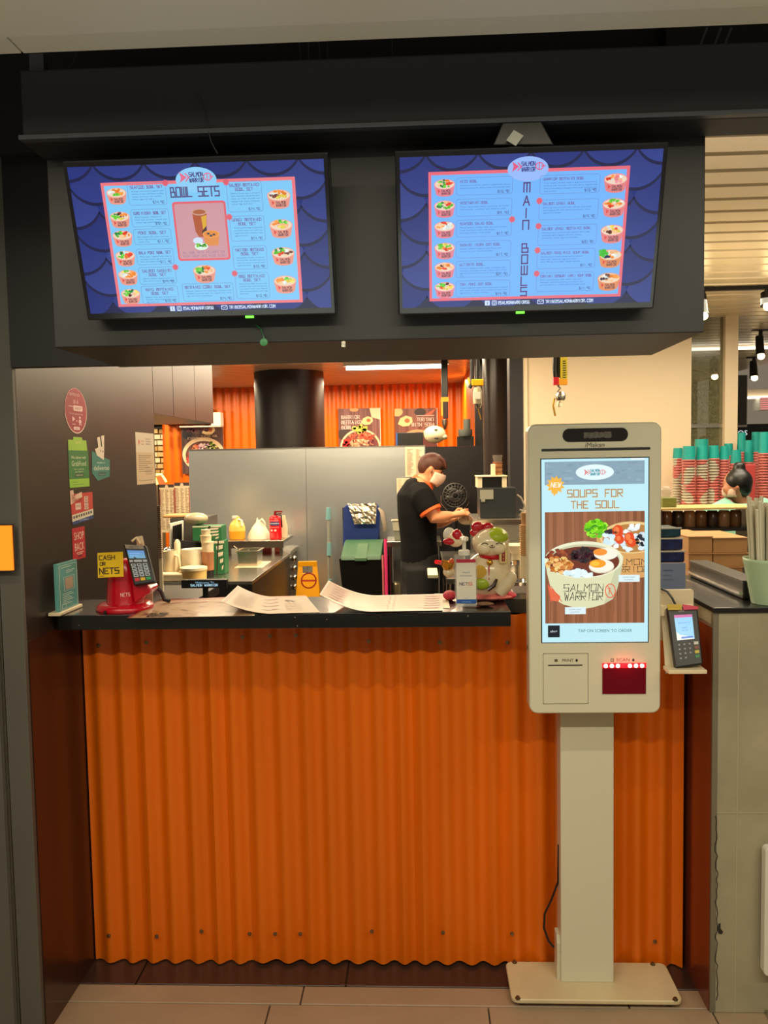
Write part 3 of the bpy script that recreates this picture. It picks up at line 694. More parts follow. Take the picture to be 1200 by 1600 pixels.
cl = Canvas((0, 0, 0), (1, 0, 0), (0, 0, 1), 46, 96, 1, 1, .0002, fmap=lambda x, y, l: on(q, x/46, y/96)+nn*(l+.0005))
cl.rect(8, 14, 36, 54, (140, 206, 250), 1); cl.rect(8, 14, 36, 18.5, (206, 90, 160), 2); cl.btext(22, 28, 2, 'WELCOME TO', (60, 100, 200), 3, 'c'); cl.btext(22, 36, 2, 'INSERT', (50, 90, 190), 3, 'c'); cl.btext(22, 40, 2, 'OR TAP', (50, 90, 190), 3, 'c')
cl.poly([(8, 54), (8, 40), (14, 46), (24, 48), (36, 54)], (236, 244, 230), 2); cl.rrect(15, 49, 34, 52, 1, (60, 120, 220), 3)
cl.build('terminal_screen', M_SCREEN, br)
slab((at(1042, 944, 2.158), at(1065, 944, 2.158), at(1066, 953, 2.15), at(1044, 953, 2.15)), .002, 'yellow_sticker', pm('dull_yellow', (190, 160, 50), .5), br, 0)
slab((at(1066, 944, 2.158), at(1092, 948, 2.156), at(1090, 952, 2.15), at(1068, 953, 2.15)), .002, 'pink_sticker', pm('dull_pink', (200, 60, 90), .5), br, 0)
MB().tube([at(1031, 919, 2.19), at(1042, 924, 2.18), at(1050, 934, 2.17), at(1056, 946, 2.165)], .003, 6).build('cord', M_BLACK, br)
# ================================================================ TV MENU BOARDS
def tv_quad(tlp, trp, brp, blp, name, label, cl_fn, sticker=None):
    q = [at(*tlp, 1.50), at(*trp, 1.50), at(*brp, 1.59), at(*blp, 1.59)]
    zt = (q[0].z+q[1].z)/2; zb = (q[2].z+q[3].z)/2; q[0].z = q[1].z = zt; q[2].z = q[3].z = zb
    xl = (q[0].x+q[3].x)/2; xr = (q[1].x+q[2].x)/2; q[0].x = q[3].x = xl; q[1].x = q[2].x = xr
    t = thing(name, label, 'screen', tuple((q[2]+q[3])/2)); t['group'] = 'menu screens on the header' if False else t.get('group', '')
    del t['group']
    _, n = slab(tuple(q), .022, 'frame', pm('tv_black', (20, 20, 24), .14), t, .003)
    slab(tuple(q), .02, 'rear_housing', M_BLACK, t, .003, .022)
    U = (q[1]-q[0]).normalized(); V = (q[3]-q[0]).normalized(); w_ = (q[1]-q[0]).length; h_ = (q[3]-q[0]).length
    bz = .0095
    P0 = q[0]+U*bz*.9+V*bz*1.15+n*.0004
    c = Canvas(P0, U, V, 1000, 562, w_-bz*1.8, h_-bz*2.5, .00006); c.N = n
    # fish scales
    c.rect(0, 0, 1000, 562, (14, 20, 70), 0)
    R = 118; row = 5
    for k in range(6, -2, -1):
        yy = -70+k*88
        for i in range(-1, 7):
            xx = i*R*1.7+(R*.85 if k % 2 else 0)
            c.ell(xx, yy+9, R, R, (15, 21, 68), 1+(6-k)*2, 36)
            b = 8*((i+k) % 3)
            c.ell(xx, yy, R-3, R-3, lambda x, y, xx=xx, yy=yy, b=b: (20+b+(y-yy+R)*.04, 32+b+(y-yy+R)*.06, 96+b+(y-yy+R)*.12), 2+(6-k)*2, 36)
    cl_fn(c)
    c.build('menu_picture', M_SCREEN, t)
    ld = q[2]*.28+q[3]*.72 if False else q[3]+(q[2]-q[3])*(.655 if 'set' in label else .48)
    MB().box(ld.x-.008, ld.x+.008, ld.y-.004, ld.y+.002, ld.z-.003, ld.z+.001).build('status_light', pm('green_led', (90, 220, 60), .3, emis=(110, 230, 60), es=1.0), t)
    MB().box(xl+.16, xr-.16, 1.60, 1.64, zb+.03, zt-.03).build('wall_mount', M_BLACK, t)
    return t, q, n
BL0 = (124, 200, 248)
def footer(c, l=22):
    c.rect(335, 540, 355, 559, (206, 224, 250), l); c.btext(345, 556, 12, 'f', (30, 50, 120), l+1, 'c'); c.rbox(364, 541, 382, 558, 4, 2.6, (206, 224, 250), l); c.ring(373, 549.5, 4.5, 4.5, 2.2, (206, 224, 250), l, 10)
    c.stext(390, 544, 11, '@SALMONWARRIORSG', (206, 224, 250), l, .2, width=125, font=SFN)
    c.rbox(548, 542, 572, 557, 3, 2.6, (206, 224, 250), l); c.line([(549, 544), (560, 551), (571, 544)], 2, (206, 224, 250), l)
    c.stext(580, 544, 11, 'TRIBE@SALMONWARRIOR.COM', (206, 224, 250), l, .2, width=190, font=SFN)
INK = (70, 70, 128); LB = 24
def item(c, x0, y0, x1, y1, title, desc, price, star=None, ts=10, ds=6.2, align='c', blue=BL0):
    c.rbox(x0, y0, x1, y1, 9, 1.3, (104, 128, 190), LB)
    y = y0+9
    for t in title:
        xx = (x0+x1)/2 if align == 'c' else x0+14
        w_ = min(x1-x0-22, len(t)*ts*.86); c.stext(xx, y, ts, t, (112, 84, 150), LB+1, .17, align=align, width=w_); y += ts+5
    y += ds+1
    for t in desc: c.btext(x0+14, y, ds*.8, t, (64, 98, 168), LB+1, 'l', width=min(x1-x0-22, len(t)*ds*.74)); y += ds+3.6
    c.stext(x1-12, y1-14, 9, price, INK, LB+1, .15, align='r', width=44)
    if star is not None: c.burst(x1+2 if star else x0, y0+2, 14, (222, 92, 112), LB+3, 9)
def menu_left(c):
    c.rect(122, 60, 885, 537, (236, 120, 128), 18); c.ell(500, 60, 80, 46, (136, 204, 248), 19, 40)
    c.rect(134, 72, 872, 526, BL0, 20); c.ell(500, 60, 80, 46, (140, 206, 248), 21, 40)
    logo(c, 500, 50, 128, 23, (74, 74, 130), (228, 110, 140))
    c.stext(490, 86, 34, 'BOWL SETS', (86, 84, 134), LB, .16, align='c', width=190)
    ys = [106, 194, 265, 342, 416, 492]
    T = [(['SEAFOOD BOWL SET'], ['A base rice bowl topped with', 'salmon, prawn and ikura medley,', 'sweet and sour ebi sambal,', 'onsen egg and ebiko'], '$14.90', 1), (['KURO KIDSHI BOWL SET'], ['Black pepper chicken in', 'bowl style on base, topped with', 'onsen egg and furikake'], '$12.90', None),
         (['POKE BOWL SET'], ['Base topped with cherry tomatoes,', 'onsen egg and nori on a bed of', 'sushi rice'], '$11.90', None), (['MALA POKE BOWL SET'], ['Mala base, topped with cherry', 'tomatoes, onsen egg and nori on a', 'bed of sushi rice'], '$11.90', None),
         (['SALMON SASHIMI', 'BOWL SET'], ['Salmon sashimi, topped with furi-', 'kake served on your choice of base'], '$14.90', 1), (['RAYU MENTAIKO', 'BOWL SET'], ['Salmon rice and drizzled with', 'mentaiko sauce, topped with onsen', 'egg and nori'], '$10.90', None)]
    tops = [[ORG, GR, YL, WH, ORG, RD], [BR, YL, GR, GR, DG, BR, ORG], [ORG, CR, GR, DG, GR, RD], [RD, ORG, GR, DG, WH, RD], [ORG, ORG, WH, YL, GR, ORG], [CR, BR, GR, GR, DG, YL]]
    hs = [80, 64, 58, 60, 66, 70]
    for i, (t, y, h, tp) in enumerate(zip(T, ys, hs, tops)):
        item(c, 226, y-h/2, 376, y+h/2, t[0], t[1], t[2], t[3]); bowl(c, 180, y+2, 80, tp, i+1)
    c.rrect(394, 138, 606, 362, 12, (226, 96, 110), LB); c.rrect(402, 146, 598, 354, 8, (206, 150, 160), LB+1)
    c.poly([(470, 178), (528, 178), (520, 250), (508, 272), (488, 272), (476, 250)], (176, 84, 50), LB+2); c.ell(499, 178, 31, 13, (206, 160, 140), LB+3); c.ell(499, 178, 25, 9, (176, 96, 62), LB+4)
    c.poly([(504, 196), (526, 190), (519, 248), (508, 254)], (220, 170, 50), LB+3); c.poly([(502, 250), (522, 230), (521, 262), (504, 268)], (60, 40, 40), LB+4)
    c.poly([(504, 262), (570, 262), (562, 306), (512, 306)], (224, 140, 70), LB+5); c.ell(537, 262, 34, 15, (236, 160, 84), LB+6); c.ell(537, 262, 29, 12, (226, 140, 60), LB+7)
    for q in ((526, 260), (548, 264), (536, 268)): c.ell(*q, 6, 4, (50, 60, 70), LB+8, 8)
    c.ell(482, 286, 20, 13, (206, 224, 250), LB+5); c.ell(493, 308, 27, 14, (220, 244, 226), LB+9)
    for i in range(20): c.ell(493+random.uniform(-18, 18), 305+random.uniform(-8, 6), 5, 3.4, random.choice((GR, DG, (150, 190, 60))), LB+10, 7)
    c.stext(500, 326, 8, 'ALL BOWL SETS INCLUDES TEA', (150, 120, 160), LB+2, .14, align='c', width=170); c.stext(500, 340, 8, 'MISO SOUP AND SIDE DISH', (150, 120, 160), LB+2, .14, align='c', width=170)
    bowl(c, 494, 412, 92, [CR, ORG, DG, GR, GR, DG, ORG, RD], 17)
    item(c, 396, 452, 604, 522, ['MENTAIKO COMBI BOWL SET'], ['Salmon, yakitori and unagi base drizzled with', 'mentaiko sauce on sushi rice, topped with onsen', 'egg and cherry tomatoes'], '$14.90')
    R_ = [(70, 182, ['SALMON MENTAIKO', 'BOWL SET'], ['Slices of torch salmon drizzled', 'with mentaiko sauce and furi-', 'kake, on a bed of sushi rice', 'topped with cherry tomatoes,', 'onsen egg and nori'], '$14.90', 0), (198, 292, ['UNAGI MENTAIKO', 'BOWL SET'], ['Tender grilled unagi drizzled with', 'mentaiko sauce on sushi rice,', 'topped with cherry tomatoes, onsen', 'egg and nori'], '$14.90', 0),
          (312, 400, ['YAKITORI MENTAIKO', 'BOWL SET'], ['Juicy grilled chicken on skewer', 'drizzled with mentaiko sauce on', 'sushi rice, cherry tomatoes, onsen', 'egg and nori'], '$10.90', None), (414, 516, ['BBQ MENTAIKO', 'BOWL SET'], ['Slices of beef BBQ drizzled with', 'mentaiko sauce and then torched', 'on a bed of sushi rice, topped', 'with cherry tomatoes, onsen egg', 'and nori'], '$10.90', 0)]
    tp = [[YL, YL, BR, WH, ORG, ORG], [CR, YL, CR, ORG, GR, GR], [BR, CR, RD, GR, DG, GR, WH], [YL, WH, CR, ORG, ORG, GR, GR]]
    for i, r in enumerate(R_): item(c, 616, r[0], 752, r[1], r[2], r[3], r[4], r[5]); bowl(c, 818, (137, 247, 352, 462)[i], 92, tp[i], 30+i)
    footer(c, 19)
BL1 = (112, 180, 252)
def menu_right(c):
    c.rect(110, 55, 880, 537, (232, 104, 122), 18); c.rect(121, 67, 868, 526, BL1, 20); c.ell(492, 55, 78, 44, (150, 186, 250), 21, 40)
    logo(c, 492, 46, 122, 23, (66, 70, 140), (222, 90, 130))
    for ch, y in zip('MAINBOWLS', (112, 160, 205, 248, 334, 376, 418, 460, 500)): c.stext(490, y-8, 32, ch, (84, 60, 120), LB, .16, align='c', asp=.72)
    ys = [110, 187, 263, 342, 416, 492]
    T = [('KETO BOWL', ['Smoked and sashimi salmon, topped with cherry', 'tomatoes, avocado, half avocado and seaweed salad'], '$16.90', None), ('VEGETARIAN BOWL', ['Green salad with cherry tomatoes, broccoli', 'half avocado, cucumber and seaweed salad'], '$9.90', None),
         ('SEAFOOD SALAD BOWL', ['Mixed greens medley with ebi, tuna, prawn,', 'unagi and ikura with soft onsen', 'and your choice of dressing'], '$17.90', 1), ('SASHIMI IKURA DON BOWL', ['Salmon sashimi, topped with ikura and', 'served on your choice of base'], '$17.90', None),
         ('ULTIMATE BOWL', ['Salmon mentaiko with unagi, mentaiko, ebi', 'mentaiko and baby shrimp topped with onsen', 'egg and cherry tomatoes on your choice of', 'base'], '$21.90', None), ('TORI POKE DON BOWL', ['Tender beef and mala tuna combination, topped', 'with onsen, avocado, cherry tomatoes and onsen', 'egg on your choice of base'], '$14.90', None)]
    tops = [[RD, GR, DG, CR, GR, DG, ORG, RD], [GR, GR, DG, DG, GR, DG, CR, RD], [WH, WH, ORG, CR, RD, WH], [ORG, RD, ORG, GR, GR, YL, GR], [CR, RD, ORG, BR, CR, ORG], [YL, YL, RD, GR, GR, BR, RD]]
    for i, (t, y, tp) in enumerate(zip(T, ys, tops)):
        item(c, 218, y-31, 434, y+31, [t[0]], t[1], t[2], t[3], 8.5, 6, 'l'); bowl(c, 172, y, 82, tp, 50+i, (226, 128, 146))
    R_ = [(80, 146, 'WARRIOR MENTAIKO BOWL', ['Your choice of base with 3 way torched salmon,', 'drizzled with mentaiko and mala sauce, topped with', 'cherry tomatoes and garnished with furikake and', 'mala prawns'], '$16.90', None), (168, 240, 'SALMON UNAGI BOWL', ['Mixed greens crusted with salmon and unagi', 'and topped off with cherry tomatoes, onsen', 'egg and furikake'], '$19.90', 0),
          (260, 334, 'SALMON UNAGI MENTAIKO BOWL', ['Mixed greens crusted with salmon and unagi', 'mentaiko and topped off with cherry', 'tomatoes, onsen egg and furikake'], '$20.90', 0), (350, 422, 'SALMON NEKO RICE SOUP BOWL', ['Mixed greens shimmering beef & salmon', 'with tofu, wakame, egg and clams', 'hot, filling in a light dashi broth'], '$11.90', 0), (438, 510, 'TORIYAKI DONBURI (AMI) SOUP BOWL', ['Beef, accompanied with ramen egg, and', 'wakame, simmered shrimp in teriyaki and', 'served down in a flavourful teriyaki soup'], '$11.90', 0)]
    tp = [[CR, PK, WH, RD, ORG, (230, 120, 120), WH], [ORG, CR, RD, ORG, GR, GR, WH], [YL, CR, BR, CR, WH, YL, RD], [WH, ORG, (40, 50, 90), WH, RD, CR, CR], [ORG, CR, (60, 30, 50), WH, BR, ORG]]
    for i, r in enumerate(R_): item(c, 540, r[0], 768, r[1], [r[2]], r[3], r[4], r[5], 8.5, 6, 'l'); bowl(c, 828, (112, 200, 296, 388, 476)[i], 90, tp[i], 70+i, (226, 128, 132) if i < 3 else (226, 140, 90))
    for i in range(12): c.ell(800+random.uniform(-14, 14), 370+random.uniform(-12, 10), 8, 7, (70, 190, 60), LB+9, 7)
    footer(c, 19)
tv1, q1, n1 = tv_quad((98, 252), (513, 237), (525, 492), (135, 500), 'menu_screen', 'wide lit menu screen of bowl sets on the header, the left one', menu_left)
tv2, q2, n2 = tv_quad((617, 237), (1047, 220), (1020, 485), (622, 490), 'menu_screen', 'wide lit menu screen of main bowls on the header, the right one', menu_right)
# bracket with a paper tag, cable ties
tb = thing('screen_bracket', 'black ceiling bracket with a pale paper tag above the main bowls screen', 'bracket', tuple(at(812, 235, 1.53)))
MB().prism([(at(770, 222, 1.53).x, at(770, 228, 1.53).z), (at(865, 222, 1.53).x, at(865, 228, 1.53).z), (at(845, 195, 1.53).x, 2.1), (at(785, 195, 1.53).x, 2.1)], 'y', 1.525, 1.548).build('bracket_body', M_BLACK, tb, bevel=.002)
qq = (at(803, 203, 1.515), at(818, 212, 1.515), at(806, 228, 1.515), at(791, 219, 1.515))
slab(qq, .001, 'paper_tag', pm('grey_paper', (150, 150, 140), .7), tb, 0)
tag(MB().lathe(tuple(at(413, 536, 1.625)), [(.0008, 0), (.0075, .001), (.0075, .006), (.0008, .0075)], 14, Matrix.Rotation(math.radians(80), 4, 'X')).tube([at(413, 530, 1.625), at(408, 515, 1.63), at(400, 507, 1.635)], .0012, 5).build('cable_tie', pm('dull_green', (30, 110, 60), .4)), 'small green cable tag dangling below the left menu screen', 'tag')
tag(MB().box(at(534, 538, 1.63).x, at(540, 538, 1.63).x, 1.625, 1.64, at(537, 542, 1.63).z, at(537, 534, 1.63).z).build('wall_clip', M_STEEL), 'tiny metal clip on the black header between the two menu screens', 'clip')
tag(MB().tube([at(304, 145, 1.548), at(310, 150, 1.545), at(320, 182, 1.545), at(330, 222, 1.53), at(340, 240, 1.52)], .0011, 5).build('loose_wire', pm('dark_wire', (44, 44, 52), .5)), 'thin dark wire hanging down the beam above the left menu screen', 'wire')
# ================================================================ STICKERS ON THE LEFT WALL
def wallcanvas(px0, py0, px1, py1, W, H, off=.0006):
    """canvas on the left wall spanning pixel columns px0..px1; top/bottom measured at the left edge"""
    a, b = gx(px0, py0, XW), gx(px1, (py0+py1)/2, XW); z1 = a.z; z0 = gx(px0, py1, XW).z
    c = Canvas((XW+off, a.y, z1), (0, 1, 0), (0, 0, -1), W, H, b.y-a.y, z1-z0, .0001, clip=False); c.N = Vector((1, 0, 0))
    return c
def sheet(c, pts, mat, name, par, label=None, t=.0012):
    """thin board in the canvas plane, just behind its print"""
    mb = MB(); P = [c.P(x, y, 0)-c.N*.0001 for x, y in pts]; n = len(P)
    mb.add(P+[p-c.N*min(t, .0004) for p in P], [tuple(range(n)), tuple(range(n, 2*n))[::-1]]+[(i, i+n, (i+1) % n+n, (i+1) % n) for i in range(n)])
    return mb.build(name, mat, par)
def sign(name, label, cat, c, pts, base, draw):
    t = thing(name, label, cat, tuple(c.P(c.W/2, c.H, 0)))
    sheet(c, pts, base, 'sticker_film', t); draw(c); c.build('print', M_PRINT, t); return t
el = lambda cx, cy, rx, ry, n=28: [(cx+rx*math.cos(2*math.pi*i/n), cy+ry*math.sin(2*math.pi*i/n)) for i in range(n)]
def d1(c):
    c.ell(50, 50, 50, 50, (220, 200, 190), 1, 36); c.ell(50, 49, 48, 48.5, (150, 10, 44), 2, 36); WHT = (226, 190, 190)
    c.stext(24, 12, 5, 'SPEND', WHT, 4, .16, width=44, font=SFN); c.btext(50, 34, 9, '$1.6', WHT, 4, 'c'); c.rrect(38, 38, 80, 50, 3, WHT, 4); c.btext(59, 47, 6, 'CREDIT', (120, 20, 50), 5, 'c', width=30)
    c.rect(18, 40, 36, 41.5, WHT, 4); c.btext(50, 58, 3.6, 'For this purchase only', WHT, 4, 'c', width=60)
    c.poly([(32, 62), (44, 68), (32, 74)], WHT, 4); c.ell(66, 64, 4, 2.5, WHT, 4); c.ell(66, 73, 6, 5, WHT, 4); c.ell(51, 72, 2, 2, WHT, 4); c.rect(30, 79, 45, 80.5, WHT, 4); c.rect(60, 79, 74, 80.5, WHT, 4)
    c.rrect(36, 85, 64, 92, 3.2, WHT, 4); c.btext(50, 90.6, 4, 'JOIN', (120, 20, 50), 5, 'c')
c = wallcanvas(99, 603, 135, 676, 100, 100)
sign('oval_sticker', 'tall dark pink oval sticker at the top of the left wall column of stickers', 'sticker', c, el(50, 50, 50.5, 50.5), M_RED, d1)
def d2(c):
    c.poly([(2, 6), (26, 6), (28, 0), (70, 0), (74, 6), (92, 6), (96, 28), (2, 28)], (150, 196, 56), 1); c.rect(0, 27, 100, 100, (38, 118, 52), 2); c.poly([(0, 84), (100, 84), (100, 101), (2, 101)], (140, 192, 50), 3)
    c.btext(50, 13, 5, 'GRAB', (222, 222, 130), 3, 'c', width=28); K = (214, 226, 190)
    c.btext(50, 44, 6.5, 'We deliver with', K, 4, 'c', width=74); c.btext(50, 58, 10, 'GrabFood', K, 4, 'c', width=74); c.btext(50, 66, 3.2, 'Scan to order and', K, 4, 'c', width=50); c.btext(50, 71, 3.2, 'get it delivered', K, 4, 'c', width=38)
    c.rrect(28, 73, 72, 80, 1, (20, 60, 34), 4); c.btext(50, 78.4, 3.4, 'ORDER NOW', K, 5, 'c', width=36); c.rect(14, 90, 40, 91, (80, 130, 40), 4); c.rect(14, 95, 70, 96, (80, 130, 40), 4)
c = wallcanvas(105, 682, 138, 762, 100, 100)
sign('delivery_sticker', 'green delivery service sticker with lime top and bottom bands on the left wall', 'sticker', c, [(2, 6), (26, 6), (28, 0), (70, 0), (74, 6), (92, 6), (96, 27), (100, 27), (100, 101), (0, 101), (0, 27)], M_GREEN, d2)
def d3(c):
    c.poly([(4, 34), (40, 44), (100, 54), (96, 92), (28, 100), (0, 82)], (38, 122, 112), 1)
    c.poly([(34, 4), (50, 2), (54, 24), (60, 24), (56, 0), (74, -2), (70, 34), (66, 54), (30, 44), (20, 30), (38, 26)], (220, 206, 188), 3); c.ell(50, 33, 2, 2.4, (30, 40, 40), 4, 8); c.ell(62, 35, 2, 2.4, (30, 40, 40), 4, 8)
    c.btext(50, 62, 5, 'Available on', (190, 220, 206), 4, 'c', width=44); c.btext(52, 77, 11, 'deliveroo', (214, 224, 206), 4, 'c', width=86); c.rrect(34, 82, 74, 89, 1, (16, 50, 52), 4); c.btext(54, 87.4, 4, 'food you love', (150, 190, 180), 5, 'c', width=34)
c = wallcanvas(141, 680, 171, 752, 100, 100)
sign('delivery_sticker', 'teal angular delivery sticker topped by a cream long-eared shape on the left wall', 'sticker', c, [(4, 34), (20, 38), (20, 30), (38, 26), (34, 4), (50, 2), (54, 20), (58, 20), (56, 0), (74, -2), (68, 48), (100, 54), (96, 92), (28, 100), (0, 82)], M_GREEN, d3)
def d4(c):
    c.poly([(0, 12), (100, 12), (100, 98), (4, 98)], (196, 54, 46), 1)
    c.poly([(0, 2), (14, 0), (16, 18), (50, 8), (52, 24), (0, 44)], (222, 190, 170), 3); c.stext(6, 16, 9, 'GO', (180, 60, 50), 4, .2, slant=.1, font=SFN); c.stext(6, 28, 8, 'CASHLESS', (180, 60, 50), 4, .2, slant=.1, width=42, font=SFN)
    c.rect(20, 42, 44, 62, (224, 196, 180), 3); c.btext(32, 55, 8, 'WE', (150, 60, 60), 4, 'c', width=18)
    for k in range(5): c.rect(60, 24+k*8.4, 78, 31+k*8.4, (226, 200, 184), 3); c.rect(63, 26+k*8.4, 75, 28.5+k*8.4, (120, 90, 90), 4)
    c.poly([(4, 76), (100, 66), (100, 86), (4, 97)], (214, 206, 184), 3)
    for k in range(8): c.rect(9+k*11, 80-k*1.15, 16+k*11, 88-k*1.15, ((60, 70, 80), (40, 40, 40), (120, 90, 70))[k % 3], 4)
    c.poly([(4, 97), (100, 86), (100, 97), (6, 107)], (36, 58, 122), 3); c.btext(56, 98.5, 5, 'SG PAYMENTS', (190, 200, 230), 4, 'c', width=42)
c = wallcanvas(109, 766, 145, 818, 100, 100)
sign('payment_sticker', 'red payment sticker with white logo row and blue foot on the left wall', 'sticker', c, [(0, 2), (14, 0), (16, 18), (50, 8), (51, 12), (100, 12), (100, 97), (6, 107), (4, 90)], M_REDP, d4)
def d5(c):
    c.rrect(0, 0, 100, 100, 5, (182, 14, 36), 1); K = (236, 210, 190)
    c.btext(52, 38, 24, 'SHOP', K, 3, 'c', width=76); c.btext(52, 72, 24, 'BACK', K, 3, 'c', width=76); c.rect(26, 78, 84, 80, K, 3); c.rect(36, 83, 72, 85, K, 3); c.rrect(38, 88, 70, 94, 2, (110, 10, 24), 3)
c = wallcanvas(112, 826, 133, 877, 100, 100)
sign('cashback_sticker', 'small plain red sticker lowest in the column of stickers on the left wall', 'sticker', c, rr(0, 100, 0, 100, 5), M_REDP, d5)
def d6(c):
    c.rect(0, 0, 100, 100, (216, 190, 156), 1); c.rect(0, 0, 100, 38, (226, 212, 190), 2); c.poly([(14, 12), (22, 18), (14, 26)], (220, 90, 90), 3); c.btext(28, 18, 4, 'Approved', (190, 80, 80), 3, width=18); c.btext(28, 24, 4, 'Vendor', (190, 80, 80), 3, width=16)
    for k in range(3): c.btext(54, 13+k*5, 3.6, ('Licence of', 'Premises', 'Notice')[k], (70, 60, 54), 3, width=28)
    for k in range(9): c.rect(12, 44+k*3.8, 12+[70, 64, 40, 66, 76, 50, 60, 30, 70][k], 45+k*3.8, (130, 104, 80), 3)
    for k in range(4): c.rect(44, 68+k*4, 88, 69+k*4, (150, 124, 96), 3)
    c.rect(8, 92, 90, 93, (150, 124, 96), 3)
c = wallcanvas(211, 675, 241, 758, 100, 100)
sign('licence_notice', 'beige printed notice sheet stuck at the inner edge of the left wall', 'notice', c, [(0, 0), (100, 0), (100, 100), (0, 100)], M_CREAM, d6)
# orange lit poster corner on the far left
lb_ = thing('light_box', 'glowing orange light box on the dark pier at the far left edge', 'light box', (-1.2, 1.97, 1.3))
a = at(18, 821, 1.975), at(18, 891, 1.975)
MB().box(-1.5, a[0].x, 1.972, 1.984, a[1].z, a[0].z).build('light_box_panel', pm('lit_orange', (240, 130, 30), .3, emis=(246, 136, 30), es=.95), lb_)
MB().box(-1.502, a[0].x+.003, 1.978, 1.9845, a[1].z-.003, a[0].z+.003).build('light_box_frame', M_BLACK, lb_)
# ================================================================ ON THE COUNTER
ZT = 1.0935
# acrylic stand
p0 = gz(90, 962, ZT); p1 = gz(128, 946, ZT)
ac = thing('acrylic_stand', 'teal tinted acrylic sign holder on a cream foot at the counter left end', 'sign holder', tuple(p0+(p1-p0)*.5))
ux = (p1-p0).normalized(); nx_ = Vector((ux.y, -ux.x, 0)); hz = at(94, 882, p0.y).z-ZT
def obq(P, u, n, w0, w1, d0, d1, z0, z1): 
    vs = [P+u*a+n*b+Vector((0, 0, c_)) for a in (w0, w1) for b in (d0, d1) for c_ in (z0, z1)]
    return MB().add(vs, [(0, 1, 3, 2), (4, 6, 7, 5), (0, 4, 5, 1), (2, 3, 7, 6), (0, 2, 6, 4), (1, 5, 7, 3)])
wL = (p1-p0).length*.78
obq(p0, ux, nx_, -.01, wL+.012, -.022, .012, 0, .009).build('foot', M_CREAM, ac, bevel=.002)
obq(p0, ux, nx_, 0, wL, -.006, .006, .009, hz).build('acrylic_block', M_TEALG, ac, bevel=.001)
c = Canvas(p0+nx_*.0066+Vector((0, 0, hz-.004)), ux, (0, 0, -1), 60, 160, wL, hz-.013, .0001, clip=False); c.N = nx_
K = (196, 214, 200)
c.rbox(3, 4, 57, 156, 2, 1.4, K); c.rect(8, 10, 40, 12, K, 1)
c.rbox(16, 46, 48, 94, 1, 1.2, K); c.rect(20, 50, 44, 90, (170, 150, 126), 1)
for k, ww_ in enumerate((30, 34, 24, 30, 34, 20, 30)): c.rect(10, 102+k*6, 10+ww_, 104+k*6, K, 1)
c.rbox(8, 138, 20, 152, 1, 1.4, K); c.rect(24, 24, 50, 26, K, 1); c.rect(24, 30, 44, 32, K, 1)
c.build('print', M_PRINT, ac)
# red reader stand
cx_ = at(193, 900, 2.24).x; rc = (cx_, 2.245, ZT)
rd = thing('card_reader_stand', 'glossy red round card reader stand at the left end of the counter', 'reader stand', rc)
r0 = .078
MB().lathe(rc, [(r0, 0), (r0+.001, .004), (r0*.97, .012), (r0*.86, .017), (.052, .019)], 40).build('round_base', M_RED, rd, smooth=True)
MB().lathe(rc, [(.050, .018), (.0495, .03), (.0455, .085), (.0445, .115), (.036, .135), (.02, .141)], 36).build('pedestal', M_RED, rd, smooth=True)
MB().box(rc[0]-.03, rc[0]-.024, 2.163, 2.17, ZT, ZT+.008).build('base_notch', M_BLACK, rd)
MB().prism([(.04, .02), (.085, .05), (.09, .06), (.05, .11), (.035, .1)], 'y', 2.20, 2.27, Matrix.Translation((rc[0], 0, ZT))).build('reader_arm', M_RED, rd, bevel=.004)
c = Canvas((0, 0, 0), (1, 0, 0), (0, 0, 1), 100, 30, 1, 1, .0003, clip=False, fmap=lambda x, y, l: Vector((rc[0]+(.0478+l+.0008)*math.sin(-.02+x/100*.66), rc[1]-(.0478+l+.0008)*math.cos(-.02+x/100*.66), ZT+.052-y/30*.012)))
c.stext(22, 4, 22, 'NETS', (236, 190, 180), 1, .16, width=76, font=SFN); c.build('lettering', M_PRINT, rd)
# card reader tilted
R_ = rc[1]-.06
q = (at(192, 850, R_+.03), at(228, 852, R_+.03), at(243, 910, R_-.01), at(209, 915, R_-.01))
cr_ = thing('card_reader', 'dark keypad card reader with blue display tilted on the red stand', 'card reader', tuple((q[2]+q[3])/2))
_, nn2 = slab(q, .018, 'reader_body', M_BLACK, cr_, .004)
fm = lambda x, y, l: on(q, x/40, y/64)+nn2*(l+.0005)
c = Canvas((0, 0, 0), (1, 0, 0), (0, 0, 1), 40, 64, 1, 1, .0002, fmap=fm)
c.rrect(3, 1, 35, 7, 1, (150, 136, 120), 1); c.stext(11, 2.5, 3.2, 'NETS', (90, 70, 66), 2, .18, width=15, font=SFN)
for j in range(4):
    for i in range(3): c.rrect(6.4+i*10.5, 32.2+j*5.4, 11.6+i*10.5, 34.2+j*5.4, .6, (60, 66, 84), 6)
c.build('lettering', M_PRINT, cr_)
KW = pm('key_pale', (190, 200, 216), .35)
for i in range(3): key(q, (4+(0, 8, 24)[i])/40, 25/64, (4+(6, 22, 31)[i])/40, 28.5/64, nn2, KW, cr_)
for j in range(4):
    for i in range(3): key(q, (5+i*10.5)/40, (31+j*5.4)/64, (13+i*10.5)/40, (35.4+j*5.4)/64, nn2, KW, cr_)
for i, k in enumerate(((206, 30, 50), (230, 180, 20), (20, 160, 90))): key(q, (5+i*10.5)/40, 53.5/64, (13+i*10.5)/40, 58/64, nn2, pm('reader_key_%d' % i, k, .35), cr_)
c = Canvas((0, 0, 0), (1, 0, 0), (0, 0, 1), 40, 64, 1, 1, .0002, fmap=fm)
c.rect(4.5, 9.5, 34, 22.5, lambda x, y: (40+y*3, 90+y*3.4, 190), 1); c.rect(7, 14, 26, 15, (130, 180, 240), 2); c.rect(7, 18, 22, 19, (130, 180, 240), 2)
